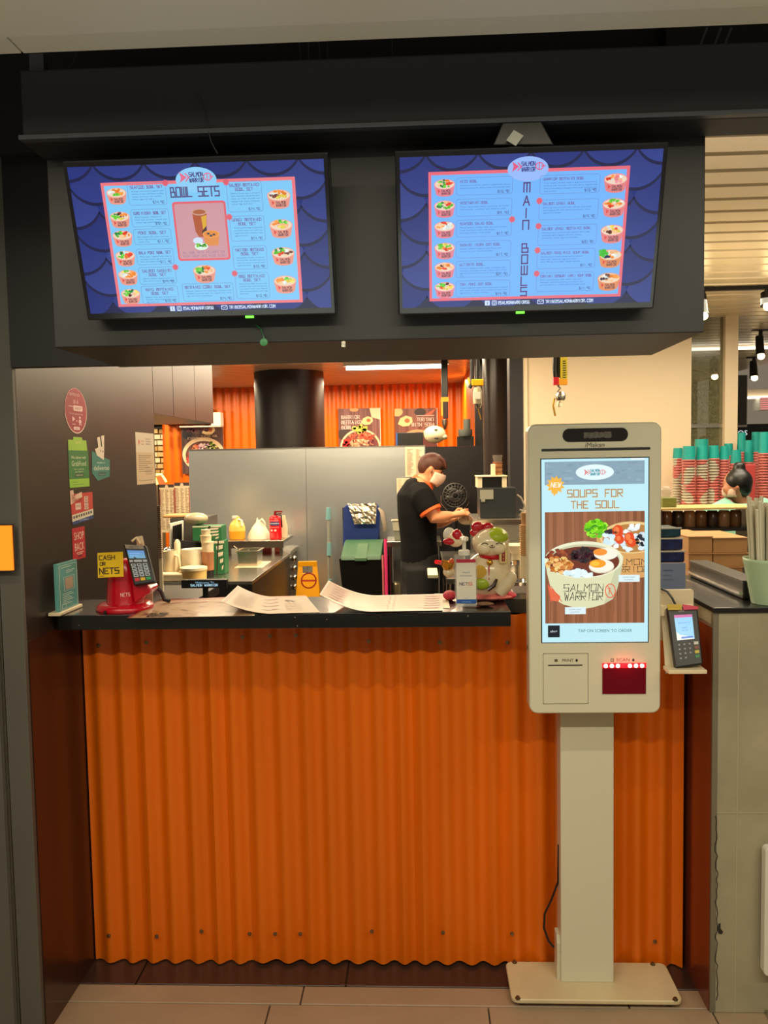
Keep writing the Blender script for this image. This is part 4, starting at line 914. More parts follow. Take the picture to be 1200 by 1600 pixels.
c.build('reader_display', M_SCREEN, cr_)
# yellow note
yq = (at(152, 864, 2.175), at(192, 862, 2.17), at(193, 901, 2.165), at(153, 903, 2.165))
yn = thing('note_card', 'yellow handwritten note card fixed to the red reader stand', 'note', tuple((yq[2]+yq[3])/2))
_, nn3 = slab(yq, .0012, 'note_sheet', pm('yellow_card', (232, 190, 10), .6), yn, .0004)
c = Canvas((0, 0, 0), (1, 0, 0), (0, 0, 1), 40, 40, 1, 1, .0002, fmap=lambda x, y, l: on(yq, x/40, y/40)+nn3*(l+.0005)); K = (44, 26, 18)
c.stext(3, 5, 6.5, 'CASH', K, 1, .17, width=24, font=SFN); c.stext(4, 15.5, 5, 'OR', K, 1, .2, width=8, font=SFN); c.stext(3, 25, 9, 'NETS', K, 1, .17, width=30, font=SFN); c.rect(3, 37, 10, 38, (120, 90, 20), 1)
c.build('handwriting', M_PRINT, yn)
MB().tube([Vector((yq[2].x-.02, 2.17, yq[2].z+.02)), Vector((rc[0]-.01, 2.2, yq[2].z+.01))], .004, 8).build('note_stem', M_RED, yn)
# cables and card bits behind reader
tag(MB().tube([Vector((rc[0]+.05, 2.33, ZT+.06)), Vector((rc[0]+.075, 2.33, ZT+.035)), Vector((rc[0]+.088, 2.32, ZT+.01)), Vector((rc[0]+.10, 2.33, ZT+.006))], .006, 8).build('coiled_cable', pm('banded_black', (40, 38, 36), .4)), 'short thick black coiled cable behind the red reader stand', 'cable')
tag(MB().box(at(214, 890, 2.35).x, at(237, 890, 2.35).x, 2.35, 2.353, ZT, at(225, 916, 2.35).z).build('paper_slip', M_CREAM), 'cream paper slip standing behind the red reader stand', 'paper')
tag(MB().tube([at(206, 846, 2.32), at(213, 840, 2.33), at(219, 850, 2.33)], .004, 6).tube([at(217, 838, 2.34), at(224, 870, 2.34), at(231, 920, 2.34)], [.011, .012, .010], 6, flat=.15).build('receipt_roll', M_CREAM), 'loose curl of receipt paper hanging behind the keypad reader', 'paper')
# laminated menus
def menu_sheet(name, label, corners, lift, draw, W=100, H=60, mat=M_GLOSSP):
    """corners: back-left, back-right, front-right, front-left on the counter"""
    cs_ = [gz(x, y, ZT+.0008) for x, y in corners]
    def fm(x, y, l): 
        u, v = x/W, y/H; p = on(cs_, u, v); z = lift(u, v); return Vector((p.x, p.y, ZT+.0012+z+l))
    t = thing(name, label, 'menu', tuple((cs_[0]+cs_[2])/2))
    n, m_ = 24, 6; mb = MB(); vs = [fm(W*i/n, H*j/m_, 0) for j in range(m_+1) for i in range(n+1)]; k = len(vs)
    fs = [(j*(n+1)+i, j*(n+1)+i+1, (j+1)*(n+1)+i+1, (j+1)*(n+1)+i) for j in range(m_) for i in range(n)]
    mb.add(vs+[v-Vector((0, 0, .0006)) for v in vs], fs+[tuple(a+k for a in f[::-1]) for f in fs])
    mb.build('laminate', pm('laminated_cream_paper', (160, 124, 86), .42, coat=.1), t, smooth=True)
    c = Canvas((0, 0, 0), (1, 0, 0), (0, 0, 1), W, H, 1, 1, .0004, fmap=fm); draw(c)
    c.build('print', mat, t); return t
def seg_rect(c, x0, y0, x1, y1, col, l, n=10):
    for i in range(n): c.rect(x0+(x1-x0)*i/n, y0, x0+(x1-x0)*(i+1)/n, y1, col, l)
RB = (150, 50, 32)
def m1(c):
    seg_rect(c, 0, 0, 100, 3, RB, 1, 24); 
    for i in range(10): c.rect(0, 6*i, 2, 6*i+6, RB, 1)
    fish_tail(c, 8, 50, 8, (120, 60, 50), 2); c.stext(14, 46, 5, 'SALMON', (70, 44, 36), 2, .2, width=14, font=SFN); c.stext(14, 53, 5, 'WARRIOR', (70, 44, 36), 2, .2, width=14, font=SFN)
    rs = random.Random(2)
    for i in range(60): x, y = rs.uniform(5, 92), rs.uniform(6, 56); c.rect(x, y, x+rs.uniform(2, 6), y+.8, rs.choice([(120, 84, 60), RB, (90, 60, 44)]), 2)
    for k in range(3): c.poly([(10+k*26, 14+k*3), (30+k*26, 10+k*2), (28+k*26, 13+k*2)], RB, 2)
menu_sheet('laminated_menu', 'flat laminated menu lying furthest left on the counter beside the red stand', [(247, 939), (392, 931), (398, 962), (199, 966)], lambda u, v: .0, m1)
def m2(c):
    seg_rect(c, 0, 0, 100, 2.4, (220, 150, 120), 1, 24)
    for i in range(10): c.rect(1.5, 6*i, 4, 6*i+6, RB, 1)
    rs = random.Random(4)
    for i in range(9):
        c.rect(8+i % 3, 6+i*5.5, 30, 7+i*5.5, (130, 96, 66), 1)
        c.rect(8, 8.4+i*5.5, 26, 9.2+i*5.5, (150, 116, 84), 1)
    for k in range(4): c.poly([(38, 12+k*12), (56, 8+k*12), (60, 10+k*12), (46, 14+k*12)], RB, 2)
    c.line([(62, 2), (62, 58)], .5, (150, 110, 80), 1); c.stext(68, 16, 5, 'MENU', (80, 60, 44), 2, .2, width=12, font=SFN)
    for i in range(8): c.rect(66, 26+i*3.5, 84, 27+i*3.5, (150, 116, 84), 1)
menu_sheet('laminated_menu', 'laminated menu in the middle of the counter with its left end curled up', [(372, 934), (478, 931), (500, 957), (346, 961)], lambda u, v: .036*max(0, 1-u/.5)**1.7, m2)
def m3(c):
    for y in (0, 57.5): seg_rect(c, 0, y, 100, y+2.5, (228, 190, 170), 1, 24)
    for k in range(6):
        y = 6+k*8.4; c.poly([(6, y+1), (15, y-1), (19, y+1.5), (15, y+4), (6, y+3)], (140, 56, 32), 2); c.poly([(84, y+1), (93, y-1), (98, y+1.5), (93, y+4), (84, y+3)], (140, 56, 32), 2)
        seg_rect(c, 22, y+1, 52, y+1.7, (120, 78, 52), 1, 8); seg_rect(c, 62, y+1, 82, y+1.7, (120, 78, 52), 1, 6)
        c.line([(53+(k % 2), y-1), (55, y+5)], 1, (92, 54, 40), 2); c.line([(58, y), (59.5, y+5)], .8, (92, 54, 40), 2)
    for k in range(10): c.rect(0, 6*k, 1.4, 6*k+6, (226, 180, 160), 1)
menu_sheet('laminated_menu', 'longest laminated menu on the counter, its left end lifted over its neighbour', [(514, 934), (692, 930), (692, 956), (500, 959)], lambda u, v: .048*max(0, 1-u/.42)**1.8+.003, m3)
tag(MB().box(at(690, 940, 2.2).x, at(703, 940, 2.2).x, 2.2, 2.4, ZT, ZT+.001).build('paper_sheet', M_CREAM), 'plain cream sheet of paper between the long menu and the sanitizer bottle', 'paper')
# hand sanitiser
Yb = 2.205; sx = pb(711, 869, 746, 955, Yb, ZT)
sn = thing('sanitizer_bottle', 'clear square hand sanitizer bottle with white pump and white label', 'bottle', ((sx[0]+sx[1])/2, Yb+.03, ZT))
xa, xb, za, zb_ = sx
MB().box(xa, xb, Yb, Yb+.058, za, zb_).build('bottle_body', M_GLASS, sn, bevel=.006)
MB().box(xa+.004, xb-.004, Yb+.004, Yb+.054, za+.004, za+.1).build('gel', pm('clear_gel', (200, 206, 198), .1, alpha=.35), sn)
xm = (xa+xb)/2-.003; ym = Yb+.029
MB().lathe((xm, ym, zb_), [(.016, 0), (.016, .012), (.012, .014)], 20).build('cap', M_WHITE, sn, smooth=True)
MB().lathe((xm, ym, zb_+.014), [(.005, 0), (.005, .022), (.012, .026), (.012, .034), (.008, .036)], 16).build('pump', M_WHITE, sn, smooth=True)
MB().tube([(xm, ym, zb_+.046), (xm-.002, ym-.02, zb_+.046), (xm-.003, ym-.03, zb_+.040)], [.006, .006, .005], 8).build('nozzle', M_WHITE, sn, smooth=True)
MB().cyl((xm, ym, za+.01), (xm, ym, zb_), .0025, n=8).build('dip_tube', M_WHITE, sn)
lw = xb-xa-.008
MB().box(xa+.004, xb-.004, Yb-.0016, Yb-.0004, za+.012, zb_-.008).build('label_sheet', pm('label_white', (214, 208, 192), .4), sn)
c = Canvas((xa+.004, Yb-.0018, zb_-.008), (1, 0, 0), (0, 0, -1), 32, 76, lw, zb_-za-.02, .0001)
c.rect(0, 0, 32, 6, (176, 26, 56), 1); c.btext(16, 24, 3, 'Hand', (90, 120, 150), 1, 'c', width=12); c.btext(16, 29.5, 3, 'Sanitizer', (90, 120, 150), 1, 'c', width=21)
c.stext(5, 40, 4.6, 'NET', (70, 50, 100), 1, .18, width=13, font=SFN); c.stext(19.5, 40, 4.6, 'S', (206, 50, 60), 1, .18, width=6, font=SFN)
c.rect(13, 66.5, 19, 67.1, (150, 150, 150), 1); c.rect(0, 69, 32, 76, (36, 84, 160), 1); c.btext(16, 74, 2.6, 'nets.com.sg', (150, 190, 230), 2, 'c', width=14)
c.build('label_print', M_PRINT, sn)
# lucky cat
cc = at(768, 850, 2.33); X0 = cc.x; Z0 = ZT; Yc = 2.33
lc = thing('lucky_cat', 'white glazed beckoning cat figurine with red bows sitting on pink cushions', 'figurine', (X0-.01, Yc, ZT))
MB().ell((X0-.012, Yc, Z0+.073), (.066, .052, .066), 24, 16).ell((X0-.02, Yc+.005, Z0+.05), (.072, .05, .045), 20, 12).build('body', M_CERAM, lc, smooth=True)
hc = at(766, 847, Yc); hc.y = Yc-.01
hd_ = MB().ell(hc, (.052, .045, .043), 24, 16).ell(hc+Vector((-.02, -.03, -.012)), (.022, .018, .018), 12, 8).ell(hc+Vector((.02, -.03, -.012)), (.024, .018, .019), 12, 8).build('head', M_CERAM, lc, smooth=True)
MB().ell(hc+Vector((.014, -.005, .0165)), (.036, .041, .0275), 18, 12).build('lime_patch', M_LIME, hd_, smooth=True)
K_ = M_BLACK
for s_ in (-1, 1):
    MB().tube([hc+Vector((s_*.020+dx, -.0455+abs(dx)*.25, .004-abs(dx)*.5)) for dx in (-.010, -.005, 0, .005, .010)], .0011, 5).build('closed_eye', K_, hd_)
MB().ell(hc+Vector((0, -.047, -.004)), (.003, .002, .002), 8, 6).build('nose', pm('brown_glaze', (90, 44, 34), .2), hd_)
MB().tube([hc+Vector((dx, -.0478+abs(dx)*.2, -.010+abs(dx)*.35)) for dx in (-.008, -.004, 0, .004, .008)], .001, 5).build('mouth', K_, hd_)
MB().lathe(hc+Vector((0, .008, -.040)), [(.036, -.006), (.040, 0), (.036, .006)], 24).build('collar', M_CRED, lc, smooth=True)
MB().ell(hc+Vector((-.006, -.038, -.052)), .009, 12, 8).build('bell', M_GOLD, lc, smooth=True)
for px, py, r, nm in ((746, 823, .018, 'left_ear'), (762, 824, .017, 'right_ear')):
    p = at(px, py, Yc-.012); MB().ell(p, (r, .010, r*.82), 12, 8).build('bow_loop', M_CRED, lc, smooth=True)
for px, py, a, b, rt in ((743, 832, .016, .013, 0), (714, 836, .014, .017, 0), (702, 846, .018, .010, .2), (755, 829, .012, .009, 0)):
    p = at(px, py, Yc-.008); MB().ell(p, (a, .010, b), 10, 8).build('bow_loop', M_CRED, lc, smooth=True)
MB().ell(at(712, 842, Yc+.005), (.024, .02, .024), 14, 10).build('ear', M_CERAM, lc, smooth=True)
MB().ell(at(757, 834, Yc+.006), (.016, .012, .02), 14, 10).build('ear', M_CERAM, lc, smooth=True)
MB().ell(at(702, 836, Yc+.02), (.018, .01, .022), 14, 10).build('frill', M_WHITE, lc, smooth=True)
# raised paw with plaque on the right
MB().tube([at(786, 892, Yc-.01), at(788, 874, Yc-.02), at(786, 850, Yc-.02), at(785, 843, Yc-.02)], [.017, .019, .016, .008], 14).build('raised_arm', M_CERAM, lc, smooth=True)
MB().tube([at(778, 912, Yc-.01), at(790, 905, Yc-.02), at(797, 895, Yc-.02)], [.022, .017, .012], 12).build('arm', M_CERAM, lc, smooth=True)
P_ = pb(780, 850, 792, 880, Yc-.045); MB().box(P_[0], P_[1], Yc-.048, Yc-.034, P_[2], P_[3]).build('plaque', pm('pale_yellow_glaze', (216, 190, 120), .2), lc, bevel=.001)
c = Canvas((P_[0], Yc-.0485, P_[3]), (1, 0, 0), (0, 0, -1), 12, 30, P_[1]-P_[0], P_[3]-P_[2], .0001); c.rect(3.5, 2, 9, 27, (140, 20, 30), 1)
for k in range(4): c.rect(5, 4+k*6, 7.6, 5+k*6, (214, 180, 90), 2); c.rect(6, 6+k*6, 6.6, 8+k*6, (214, 180, 90), 2)
c.build('plaque_print', M_PRINT, lc)
MB().tube([at(780, 922, Yc-.02), at(795, 908, Yc-.035), at(801, 900, Yc-.04)], [.024, .021, .013], 14).ell(at(799, 903, Yc-.04), (.016, .014, .018), 14, 10).build('hind_foot', M_CERAM, lc, smooth=True)
MB().ell(at(701, 894, Yc-.03), (.016, .014, .014), 12, 8).build('paw', M_CERAM, lc, smooth=True)
cup_ = MB().lathe(at(699, 884, Yc-.035), [(.008, -.012), (.017, -.004), (.02, .012), (.018, .012), (.014, -.002)], 18, Matrix.Rotation(.3, 4, 'Y')).build('gold_cup', M_GOLD, lc, smooth=True)
MB().ell(at(706, 878, Yc-.04), (.009, .009, .010), 12, 8).build('orange_charm', pm('orange_glaze', (206, 84, 34), .15), lc, smooth=True)
MB().ell(at(753, 912, Yc-.045), (.022, .010, .017), 16, 10).build('lime_coin_dish', M_LIME, lc, smooth=True)
MB().lathe(at(750, 893, Yc-.052), [(.018, -.002), (.018, .002)], 20, Matrix.Rotation(math.radians(90), 4, 'X')).build('coin', M_GOLD, lc, smooth=True)
MB().tube([at(764, 884+i, Yc-.05) for i in (0, 8, 16, 22)], .002, 6).build('ribbon', M_CRED, lc)
MB().tube([at(762, 922, Yc-.055), at(772, 915, Yc-.055), at(776, 905, Yc-.05)], [.005, .006, .004], 8).build('tail_stripe', pm('brown_glaze2', (54, 34, 30), .2), lc, smooth=True)
MB().ell((X0-.02, Yc, Z0+.010), (.085, .05, .011), 24, 8).build('cushion', pm('pink_cushion', (206, 110, 104), .7, noise=.5, nscale=40), lc, smooth=True)
pcu = pb(776, 928, 808, 948, Yc, ZT)
tag(MB().ell(((pcu[0]+pcu[1])/2, Yc+.01, ZT+.011), ((pcu[1]-pcu[0])/2, .035, .011), 20, 8).build('pink_cushion', pm('red_floral_cloth', (206, 40, 70), .7, noise=.6, nscale=60), smooth=True), 'pink and red patterned cushion under the raised foot of the white cat', 'cushion')
tag(MB().ell((at(703, 935, Yc).x, Yc-.005, ZT+.014), (.02, .03, .014), 16, 8).build('red_cushion', pm('pink_red_cloth', (196, 50, 70), .7, noise=.5, nscale=60), smooth=True), 'small red cushion just left of the sanitizer bottle', 'cushion')
wr_ = thing('wrapped_snack', 'clear wrapped snack packet lying right of the sanitizer bottle', 'packet', tuple(gz(760, 950, ZT)))
MB().ell(gz(757, 947, ZT)+Vector((0, 0, .006)), (.026, .015, .006), 12, 6).build('wrapper', pm('brown_wrapper', (110, 78, 56), .2, bump=.8, bscale=60), wr_)
# customer display
cd = thing('customer_display', 'black pole display with glowing white letters behind the counter', 'display', tuple(at(318, 960, 2.75)))
D_ = pb(283, 906, 354, 919, 2.75)
MB().box(D_[0], D_[1], 2.75, 2.775, D_[2], D_[3]).build('display_head', M_BLACK, cd, bevel=.002)
MB().cyl(((D_[0]+D_[1])/2, 2.77, .955), ((D_[0]+D_[1])/2, 2.77, D_[2]), .01).build('display_pole', M_BLACK, cd)
MB().lathe(((D_[0]+D_[1])/2, 2.77, .951), [(.05, 0), (.05, .006), (.01, .012)], 20).build('display_foot', M_BLACK, cd)
c = Canvas((D_[0], 2.7492, D_[3]), (1, 0, 0), (0, 0, -1), 71, 13, D_[1]-D_[0], D_[3]-D_[2], .0001)
c.btext(37, 5.6, 3, 'Welcome To', (150, 190, 214), 1, 'c', width=30); c.stext(36, 6.8, 3.2, 'SALMON WARRIOR', (176, 214, 230), 1, .2, align='c', width=42, font=SFN); c.build('lit_text', M_SCREEN, cd)
sh = thing('service_shelf', 'dark service shelf just behind the counter', 'shelf', (-.4, 2.75, 0))
MB().box(XW+.02, .1, 2.5, 3.0, .93, .95).build('shelf_top', M_BLACK, sh); 
for x in (XW+.04, .06): MB().box(x, x+.03, 2.52, 2.98, 0, .93).build('leg', M_BLACK, sh)
# ================================================================ KITCHEN
def bench(name, label, x0, x1, y0, y1, zt, mat_top=M_STEEL, front=None, legs=True, t=.04, cat='worktop'):
    o = thing(name, label, cat, ((x0+x1)/2, (y0+y1)/2, 0))
    MB().box(x0, x1, y0, y1, zt-t, zt).build('top', mat_top, o, bevel=.003)
    if front: MB().box(x0+.01, x1-.01, y0+.02, y1-.01, .08, zt-t-.001).build('cabinet_body', front, o)
    if legs:
        for x in (x0+.03, x1-.03):
            for y in (y0+.03, y1-.03): MB().cyl((x, y, 0), (x, y, zt-t), .016, n=10).build('leg', M_CHROME, o)
        if not front: MB().box(x0+.02, x1-.02, y0+.02, y1-.02, .28, .30).build('undershelf', M_STEEL, o)
    return o
XL_ = -.915
b1 = bench('steel_counter', 'long stainless kitchen counter at the left of the kitchen with dark front', -2.3, XL_, 4.38, 5.75, .85, front=M_BLACK, legs=False, t=.02)
MB().box(-2.3, XL_+.002, 4.372, 4.379, .70, .83).build('front_fascia', M_BLACK, b1)
MB().box(XL_-.008, XL_+.001, 4.5, 5.6, .42, .46).build('side_rail', M_STEEL, b1)
for r in range(7):
    for k in range(2): MB().box(XL_-.06-.022*k, XL_-.048-.022*k, 4.369, 4.373, .76-.013*r, .766-.013*r).build('vent_slot', M_CHROME, b1)
zs = at(400, 845, 5.55).z
Xs0, Xs1 = at(353, 850, 5.55).x, at(443, 850, 5.55).x
rs_ = thing('riser_shelf', 'raised stainless shelf at the back of the left kitchen counter', 'shelf', ((Xs0+Xs1)/2, 5.75, .85))
MB().box(Xs0, Xs1, 5.55, 5.98, zs-.02, zs).build('shelf_board', M_STEEL, rs_, bevel=.002)
MB().box(Xs0, Xs1, 5.545, 5.552, zs-.05, zs-.002).build('front_lip', pm('dull_steel', (90, 82, 74), .35, .8), rs_)
for x in (Xs0+.01, Xs1-.03): MB().box(x, x+.02, 5.56, 5.58, .852, zs-.02).build('leg', MATS['dull_steel'], rs_)
b1b = bench('steel_cabinet', 'dark stainless cabinet at the back end of the left counter', -1.6, -.93, 5.77, 6.20, .85, front=MATS['dull_steel'], legs=False, t=.03, cat='cabinet')
for k in range(4):
    p = at(448, 861+k*11, 5.9); MB().ell((-.928, 5.95, .78-.07*k), .022, 10, 8).build('control_knob', M_CHROME, b1b, smooth=True)
zz = zs+.001
# things on the riser
J = pb(357, 808, 382, 843, 5.68, zz)
jg = thing('oil_jug', 'plastic jug half full of yellow oil on the raised steel shelf', 'jug', ((J[0]+J[1])/2, 5.68, zz)); r = (J[1]-J[0])/2; H_ = J[3]-zz
MB().lathe(((J[0]+J[1])/2, 5.70, zz), [(r*.95, 0), (r, .01), (r, H_*.5), (r*.85, H_*.7), (r*.4, H_*.9), (r*.36, H_)], 20).build('jug_body', pm('frosted_jug', (236, 196, 92), .3), jg, smooth=True)
MB().lathe(((J[0]+J[1])/2, 5.70, zz+.001), [(r*.97, 0), (r*1.015, .01), (r*1.015, H_*.36)], 20).build('oil', pm('yellow_oil', (224, 154, 40), .1), jg, smooth=True)
MB().lathe(((J[0]+J[1])/2-r*.2, 5.70, zz+H_*.93), [(r*.42, 0), (r*.42, H_*.12)], 14).build('lid', M_WHITE, jg, smooth=True)
MB().tube([((J[0]+J[1])/2+r*.3, 5.68, zz+H_*.9), ((J[0]+J[1])/2+r*.75, 5.66, zz+H_*.85), ((J[0]+J[1])/2+r*.85, 5.65, zz+H_*.6)], r*.14, 8).build('handle', M_WHITE, jg, smooth=True)
B_ = pb(386, 812, 422, 843, 5.7, zz); xc = (B_[0]+B_[1])/2; hw = (B_[1]-B_[0])/2
MBt = MB().lathe((xc, 5.72, zz), [(hw, 0), (hw*.95, .03), (hw*.6, .08), (hw*.25, .115), (hw*.2, .13)], 14).tube([(xc+.0, 5.72, zz+.11), (xc+.025, 5.71, zz+.135), (xc+.045, 5.7, zz+.11), (xc+.05, 5.7, zz+.09)], [.012, .010, .007, .003], 7).tube([(xc-.01, 5.72, zz+.11), (xc-.012, 5.72, zz+.145)], [.012, .003], 7)
tag(MBt.build('carrier_bag', M_BAG, smooth=True), 'white tied plastic carrier bag on the raised steel shelf', 'bag')
E_ = pb(421, 805, 440, 843, 5.66, zz); xc = (E_[0]+E_[1])/2; r = (E_[1]-E_[0])/2; H_ = E_[3]-zz
fe = thing('fire_extinguisher', 'red fire extinguisher standing on the raised steel shelf', 'fire extinguisher', (xc, 5.66, zz))
MB().lathe((xc, 5.66, zz), [(r*.92, 0), (r, .01), (r, H_*.86), (r*.7, H_*.97), (r*.3, H_)], 20).build('cylinder', M_REDP, fe, smooth=True)
MB().cyl((xc, 5.66, zz+H_), (xc, 5.66, zz+H_+.02), .010).box(xc-.005, xc+.05, 5.65, 5.67, zz+H_+.02, zz+H_+.03).box(xc-.01, xc+.045, 5.655, 5.665, zz+H_+.006, zz+H_+.013).build('valve_handle', pm('dull_red', (130, 16, 20), .4), fe)
MB().tube([(xc+.01, 5.64, zz+H_+.01), (xc+r+.004, 5.63, zz+H_), (xc+r+.008, 5.63, zz+H_*.5)], .005, 8).build('hose', M_BLACK, fe)
c = Canvas((0, 0, 0), (1, 0, 0), (0, 0, 1), 40, 60, 1, 1, .0004, clip=False, fmap=lambda x, y, l: Vector((xc+(r+l+.0006)*math.sin((x-20)/16), 5.66-(r+l+.0006)*math.cos((x-20)/16), zz+H_*.86-y/60*H_*.8)))
for i in range(6): c.rect(6+i*4.5, 4, 10.6+i*4.5, 7, (214, 120, 120), 1); c.rect(6+i*4.5, 9, 10.6+i*4.5, 21, (60, 60, 110), 1); c.rect(7+i*4.5, 13, 9.6+i*4.5, 16, (226, 226, 230), 2); c.rect(7+i*4.5, 26, 9.6+i*4.5, 28, (240, 190, 180), 2)
for x in (12, 22): c.ell(x, 36, 3.4, 3.4, (240, 200, 190), 2, 10)
for k in range(4): c.rect(8, 45+k*4, 16, 46+k*4, (240, 170, 160), 1); c.rect(17, 45+k*4, 28, 46+k*4, (240, 170, 160), 1)
c.build('label_print', M_PRINT, fe)
W_ = pb(439, 806, 448, 842, 5.75, zz)
tag(MB().lathe(((W_[0]+W_[1])/2, 5.76, zz), [(.026, 0), (.026, .08), (.014, .13), (.012, .155)], 14).build('white_bottle', M_CREAM, smooth=True), 'slim cream bottle half hidden behind the fire extinguisher', 'bottle')
tag(MB().box(at(402, 865, 5.75).x, at(425, 865, 5.75).x, 5.72, 5.76, .851, .895).build('red_box', pm('dark_red_box', (160, 40, 40), .5), bevel=.003), 'red box under the raised shelf on the left', 'box')
tag(MB().box(at(430, 862, 5.75).x, at(441, 862, 5.75).x, 5.72, 5.76, .851, .90).build('orange_box', pm('dull_orange_box', (170, 70, 50), .5), bevel=.003), 'dull orange box under the right end of the raised shelf', 'box')
# steel pan
P_ = pb(371, 861, 402, 883, 4.98, .851); 
pn = thing('steel_pan', 'deep stainless food pan with a spoon in it on the left counter', 'food pan', ((P_[0]+P_[1])/2, 5.05, .851))
def taper(x0, x1, y0, y1, z0, z1, k, rim=.006):
    mb = MB(); xm, ym = (x0+x1)/2, (y0+y1)/2
    def ring(s, z, e=0): return [(xm+sx_*((x1-x0)/2*s+e), ym+sy*((y1-y0)/2*s+e), z) for sx_, sy in ((-1, -1), (1, -1), (1, 1), (-1, 1))]
    vs = ring(k, z0)+ring(1, z1)+ring(1, z1, rim)+ring(1, z1-.003, rim)+ring(.97, z1)+ring(k*.96, z0+.004)
    fs = [(3, 2, 1, 0)]
    for a, b in ((0, 1), (1, 3), (3, 2), (2, 4), (4, 5)):
        for i in range(4): j = (i+1) % 4; fs.append((a*4+i, a*4+j, b*4+j, b*4+i))
    fs.append(tuple(range(20, 24))); mb.add(vs, fs); return mb
taper(P_[0], P_[1], 4.98, 5.16, .851, P_[3], .93, .01).build('pan', M_STEEL, pn)
MB().tube([(P_[0]+.02, 5.05, .87), (P_[0]-.01, 5.03, P_[3]+.012), (P_[0]-.03, 5.02, P_[3]+.03)], [.004, .003, .005], 6).build('spoon', M_CHROME, pn)
tag(MB().box(P_[0]-.01, P_[1]+.04, 4.93, 5.24, .8504, .8508).build('liner_sheet', M_CREAM), 'pale paper sheet under the deep steel pan', 'paper')
# clutter on the left of the counter
MW = pb(256, 817, 290, 888, 4.74)
mw = thing('open_oven', 'dark countertop oven with white edged open door on the left counter', 'oven', ((MW[0]+MW[1])/2, 4.8, .851))
x0 = MW[0]; x1 = at(318, 850, 4.84).x; ztp = at(300, 812, 4.7).z
MB().box(x0+.01, x1, 4.84, 5.2, .86, ztp).build('oven_body', pm('dark_grey_metal', (70, 66, 62), .4), mw, bevel=.004)
qd = (at(266, 822, 4.6), at(287, 815, 4.66), at(287, 850, 4.66), at(266, 856, 4.6))
qf = (at(256, 878, 4.6), at(266, 820, 4.6), at(288, 812, 4.66), at(288, 850, 4.66))
slab((at(266, 818, 4.74), at(287, 813, 4.82), at(287, 868, 4.82), at(266, 868, 4.74)), .01, 'door_frame', M_WHITE, mw, .002)
slab((at(270, 822, 4.732), at(284, 818, 4.81), at(284, 862, 4.81), at(270, 863, 4.732)), .003, 'door_glass', M_BLACK, mw, 0, -.002)
slab((at(269, 842, 4.72), at(316, 848, 4.72), at(316, 861, 4.70), at(269, 856, 4.70)), .03, 'drop_panel', M_BLACK, mw, .002)
sk = thing('stacked_tubs', 'stack of cream lidded deli tubs holding brown sauce on the left counter', 'tubs', (at(322, 905, 4.5).x, 4.52, .851))
xk = at(324, 870, 4.56).x
for k, (y0, y1, r, mt) in enumerate(((908, 893, .033, M_BLACK), (893, 864, .034, pm('brown_sauce_tub', (176, 116, 76), .35)), (864, 848, .034, M_CREAM), (848, 838, .031, M_CREAM), (838, 829, .026, M_CREAM))):
    za, zb2 = at(322, y0, 4.5).z, at(322, y1, 4.5).z; za = max(za, .851)
    MB().lathe((xk-(.006 if k > 2 else -.002), 4.565, za), [(r*.93, 0), (r, (zb2-za)*.9), (r*1.05, (zb2-za)*.92), (r*1.05, zb2-za)], 20).build('tub', mt, sk, smooth=True)
def gbox(x0, y0, x1, y1, Y, d, label, zf=None):
    o = pb(x0, y0, x1, y1, Y, zf); g = thing('green_carton', label, 'carton', ((o[0]+o[1])/2, Y+d/2, o[2]))
    MB().box(o[0], o[1], Y, Y+d, o[2], o[3]).build('carton_body', pm('green_card', (34, 104, 62), .5), g, bevel=.002)
    c = Canvas((o[0], Y-.0005, o[3]), (1, 0, 0), (0, 0, -1), 50, 50, o[1]-o[0], o[3]-o[2], .0002)
    c.rect(0, 0, 50, 4, (214, 206, 184), 1); rs = random.Random(int(x0))
    for k in range(4): c.poly([(22+k*6, 8+k*10), (46, 6+k*10), (44, 12+k*10), (24+k*5, 14+k*10)], (214, 206, 184), 1)
    c.line([(30, 0), (22, 50)], 4, (60, 40, 30), 1); c.build('carton_print', M_PRINT, g); return o
g1 = gbox(328, 845, 351, 900, 4.66, .10, 'lower green and white printed carton on the left counter', .851)
g2 = gbox(301, 822, 346, 845, 4.66, .12, 'upper green and white printed carton balanced above the stacked tubs', g1[3]+.0005)
S_ = pb(286, 801, 324, 821, 4.72, g2[3]+.001)
tag(MB().ell(((S_[0]+S_[1])/2, 4.74, (S_[2]+S_[3])/2), ((S_[1]-S_[0])/2, .05, (S_[3]-S_[2])/2), 16, 10).build('clear_bag', pm('beige_film_bag', (176, 158, 132), .25, bump=.8, bscale=18), smooth=True), 'rounded beige film bag lying on the upper green carton', 'bag')
tag(MB().box(at(258, 803, 4.9).x, at(300, 803, 4.9).x, 4.85, 5.0, ztp+.001, ztp+.02).build('bread_pack', pm('tan_bread', (206, 150, 96), .6), bevel=.008), 'tan bread pack lying flat on top of the dark oven', 'packet')
bgx = pb(277, 860, 316, 882, 4.52, .851)
bo = thing('vegetable_bag', 'open crumpled white bag of green vegetables on the left counter', 'bag', ((bgx[0]+bgx[1])/2, 4.56, .851)); xm, hw, hh = (bgx[0]+bgx[1])/2, (bgx[1]-bgx[0])/2, bgx[3]-.851
MB().lathe((xm, 4.60, .851), [(hw*.8, 0), (hw, hh*.5), (hw*.96, hh), (hw*.8, hh*.96), (hw*.75, hh*.6)], 22, capt=False).build('bag_film', M_BAG, bo, smooth=True)
rs = random.Random(9); mb = MB()
for i in range(14): mb.ell((xm+rs.uniform(-.5, .5)*hw, 4.60+rs.uniform(-.04, .03), .851+hh*.85+rs.uniform(0, .01)), (rs.uniform(.012, .02), .014, .008), 7, 5)
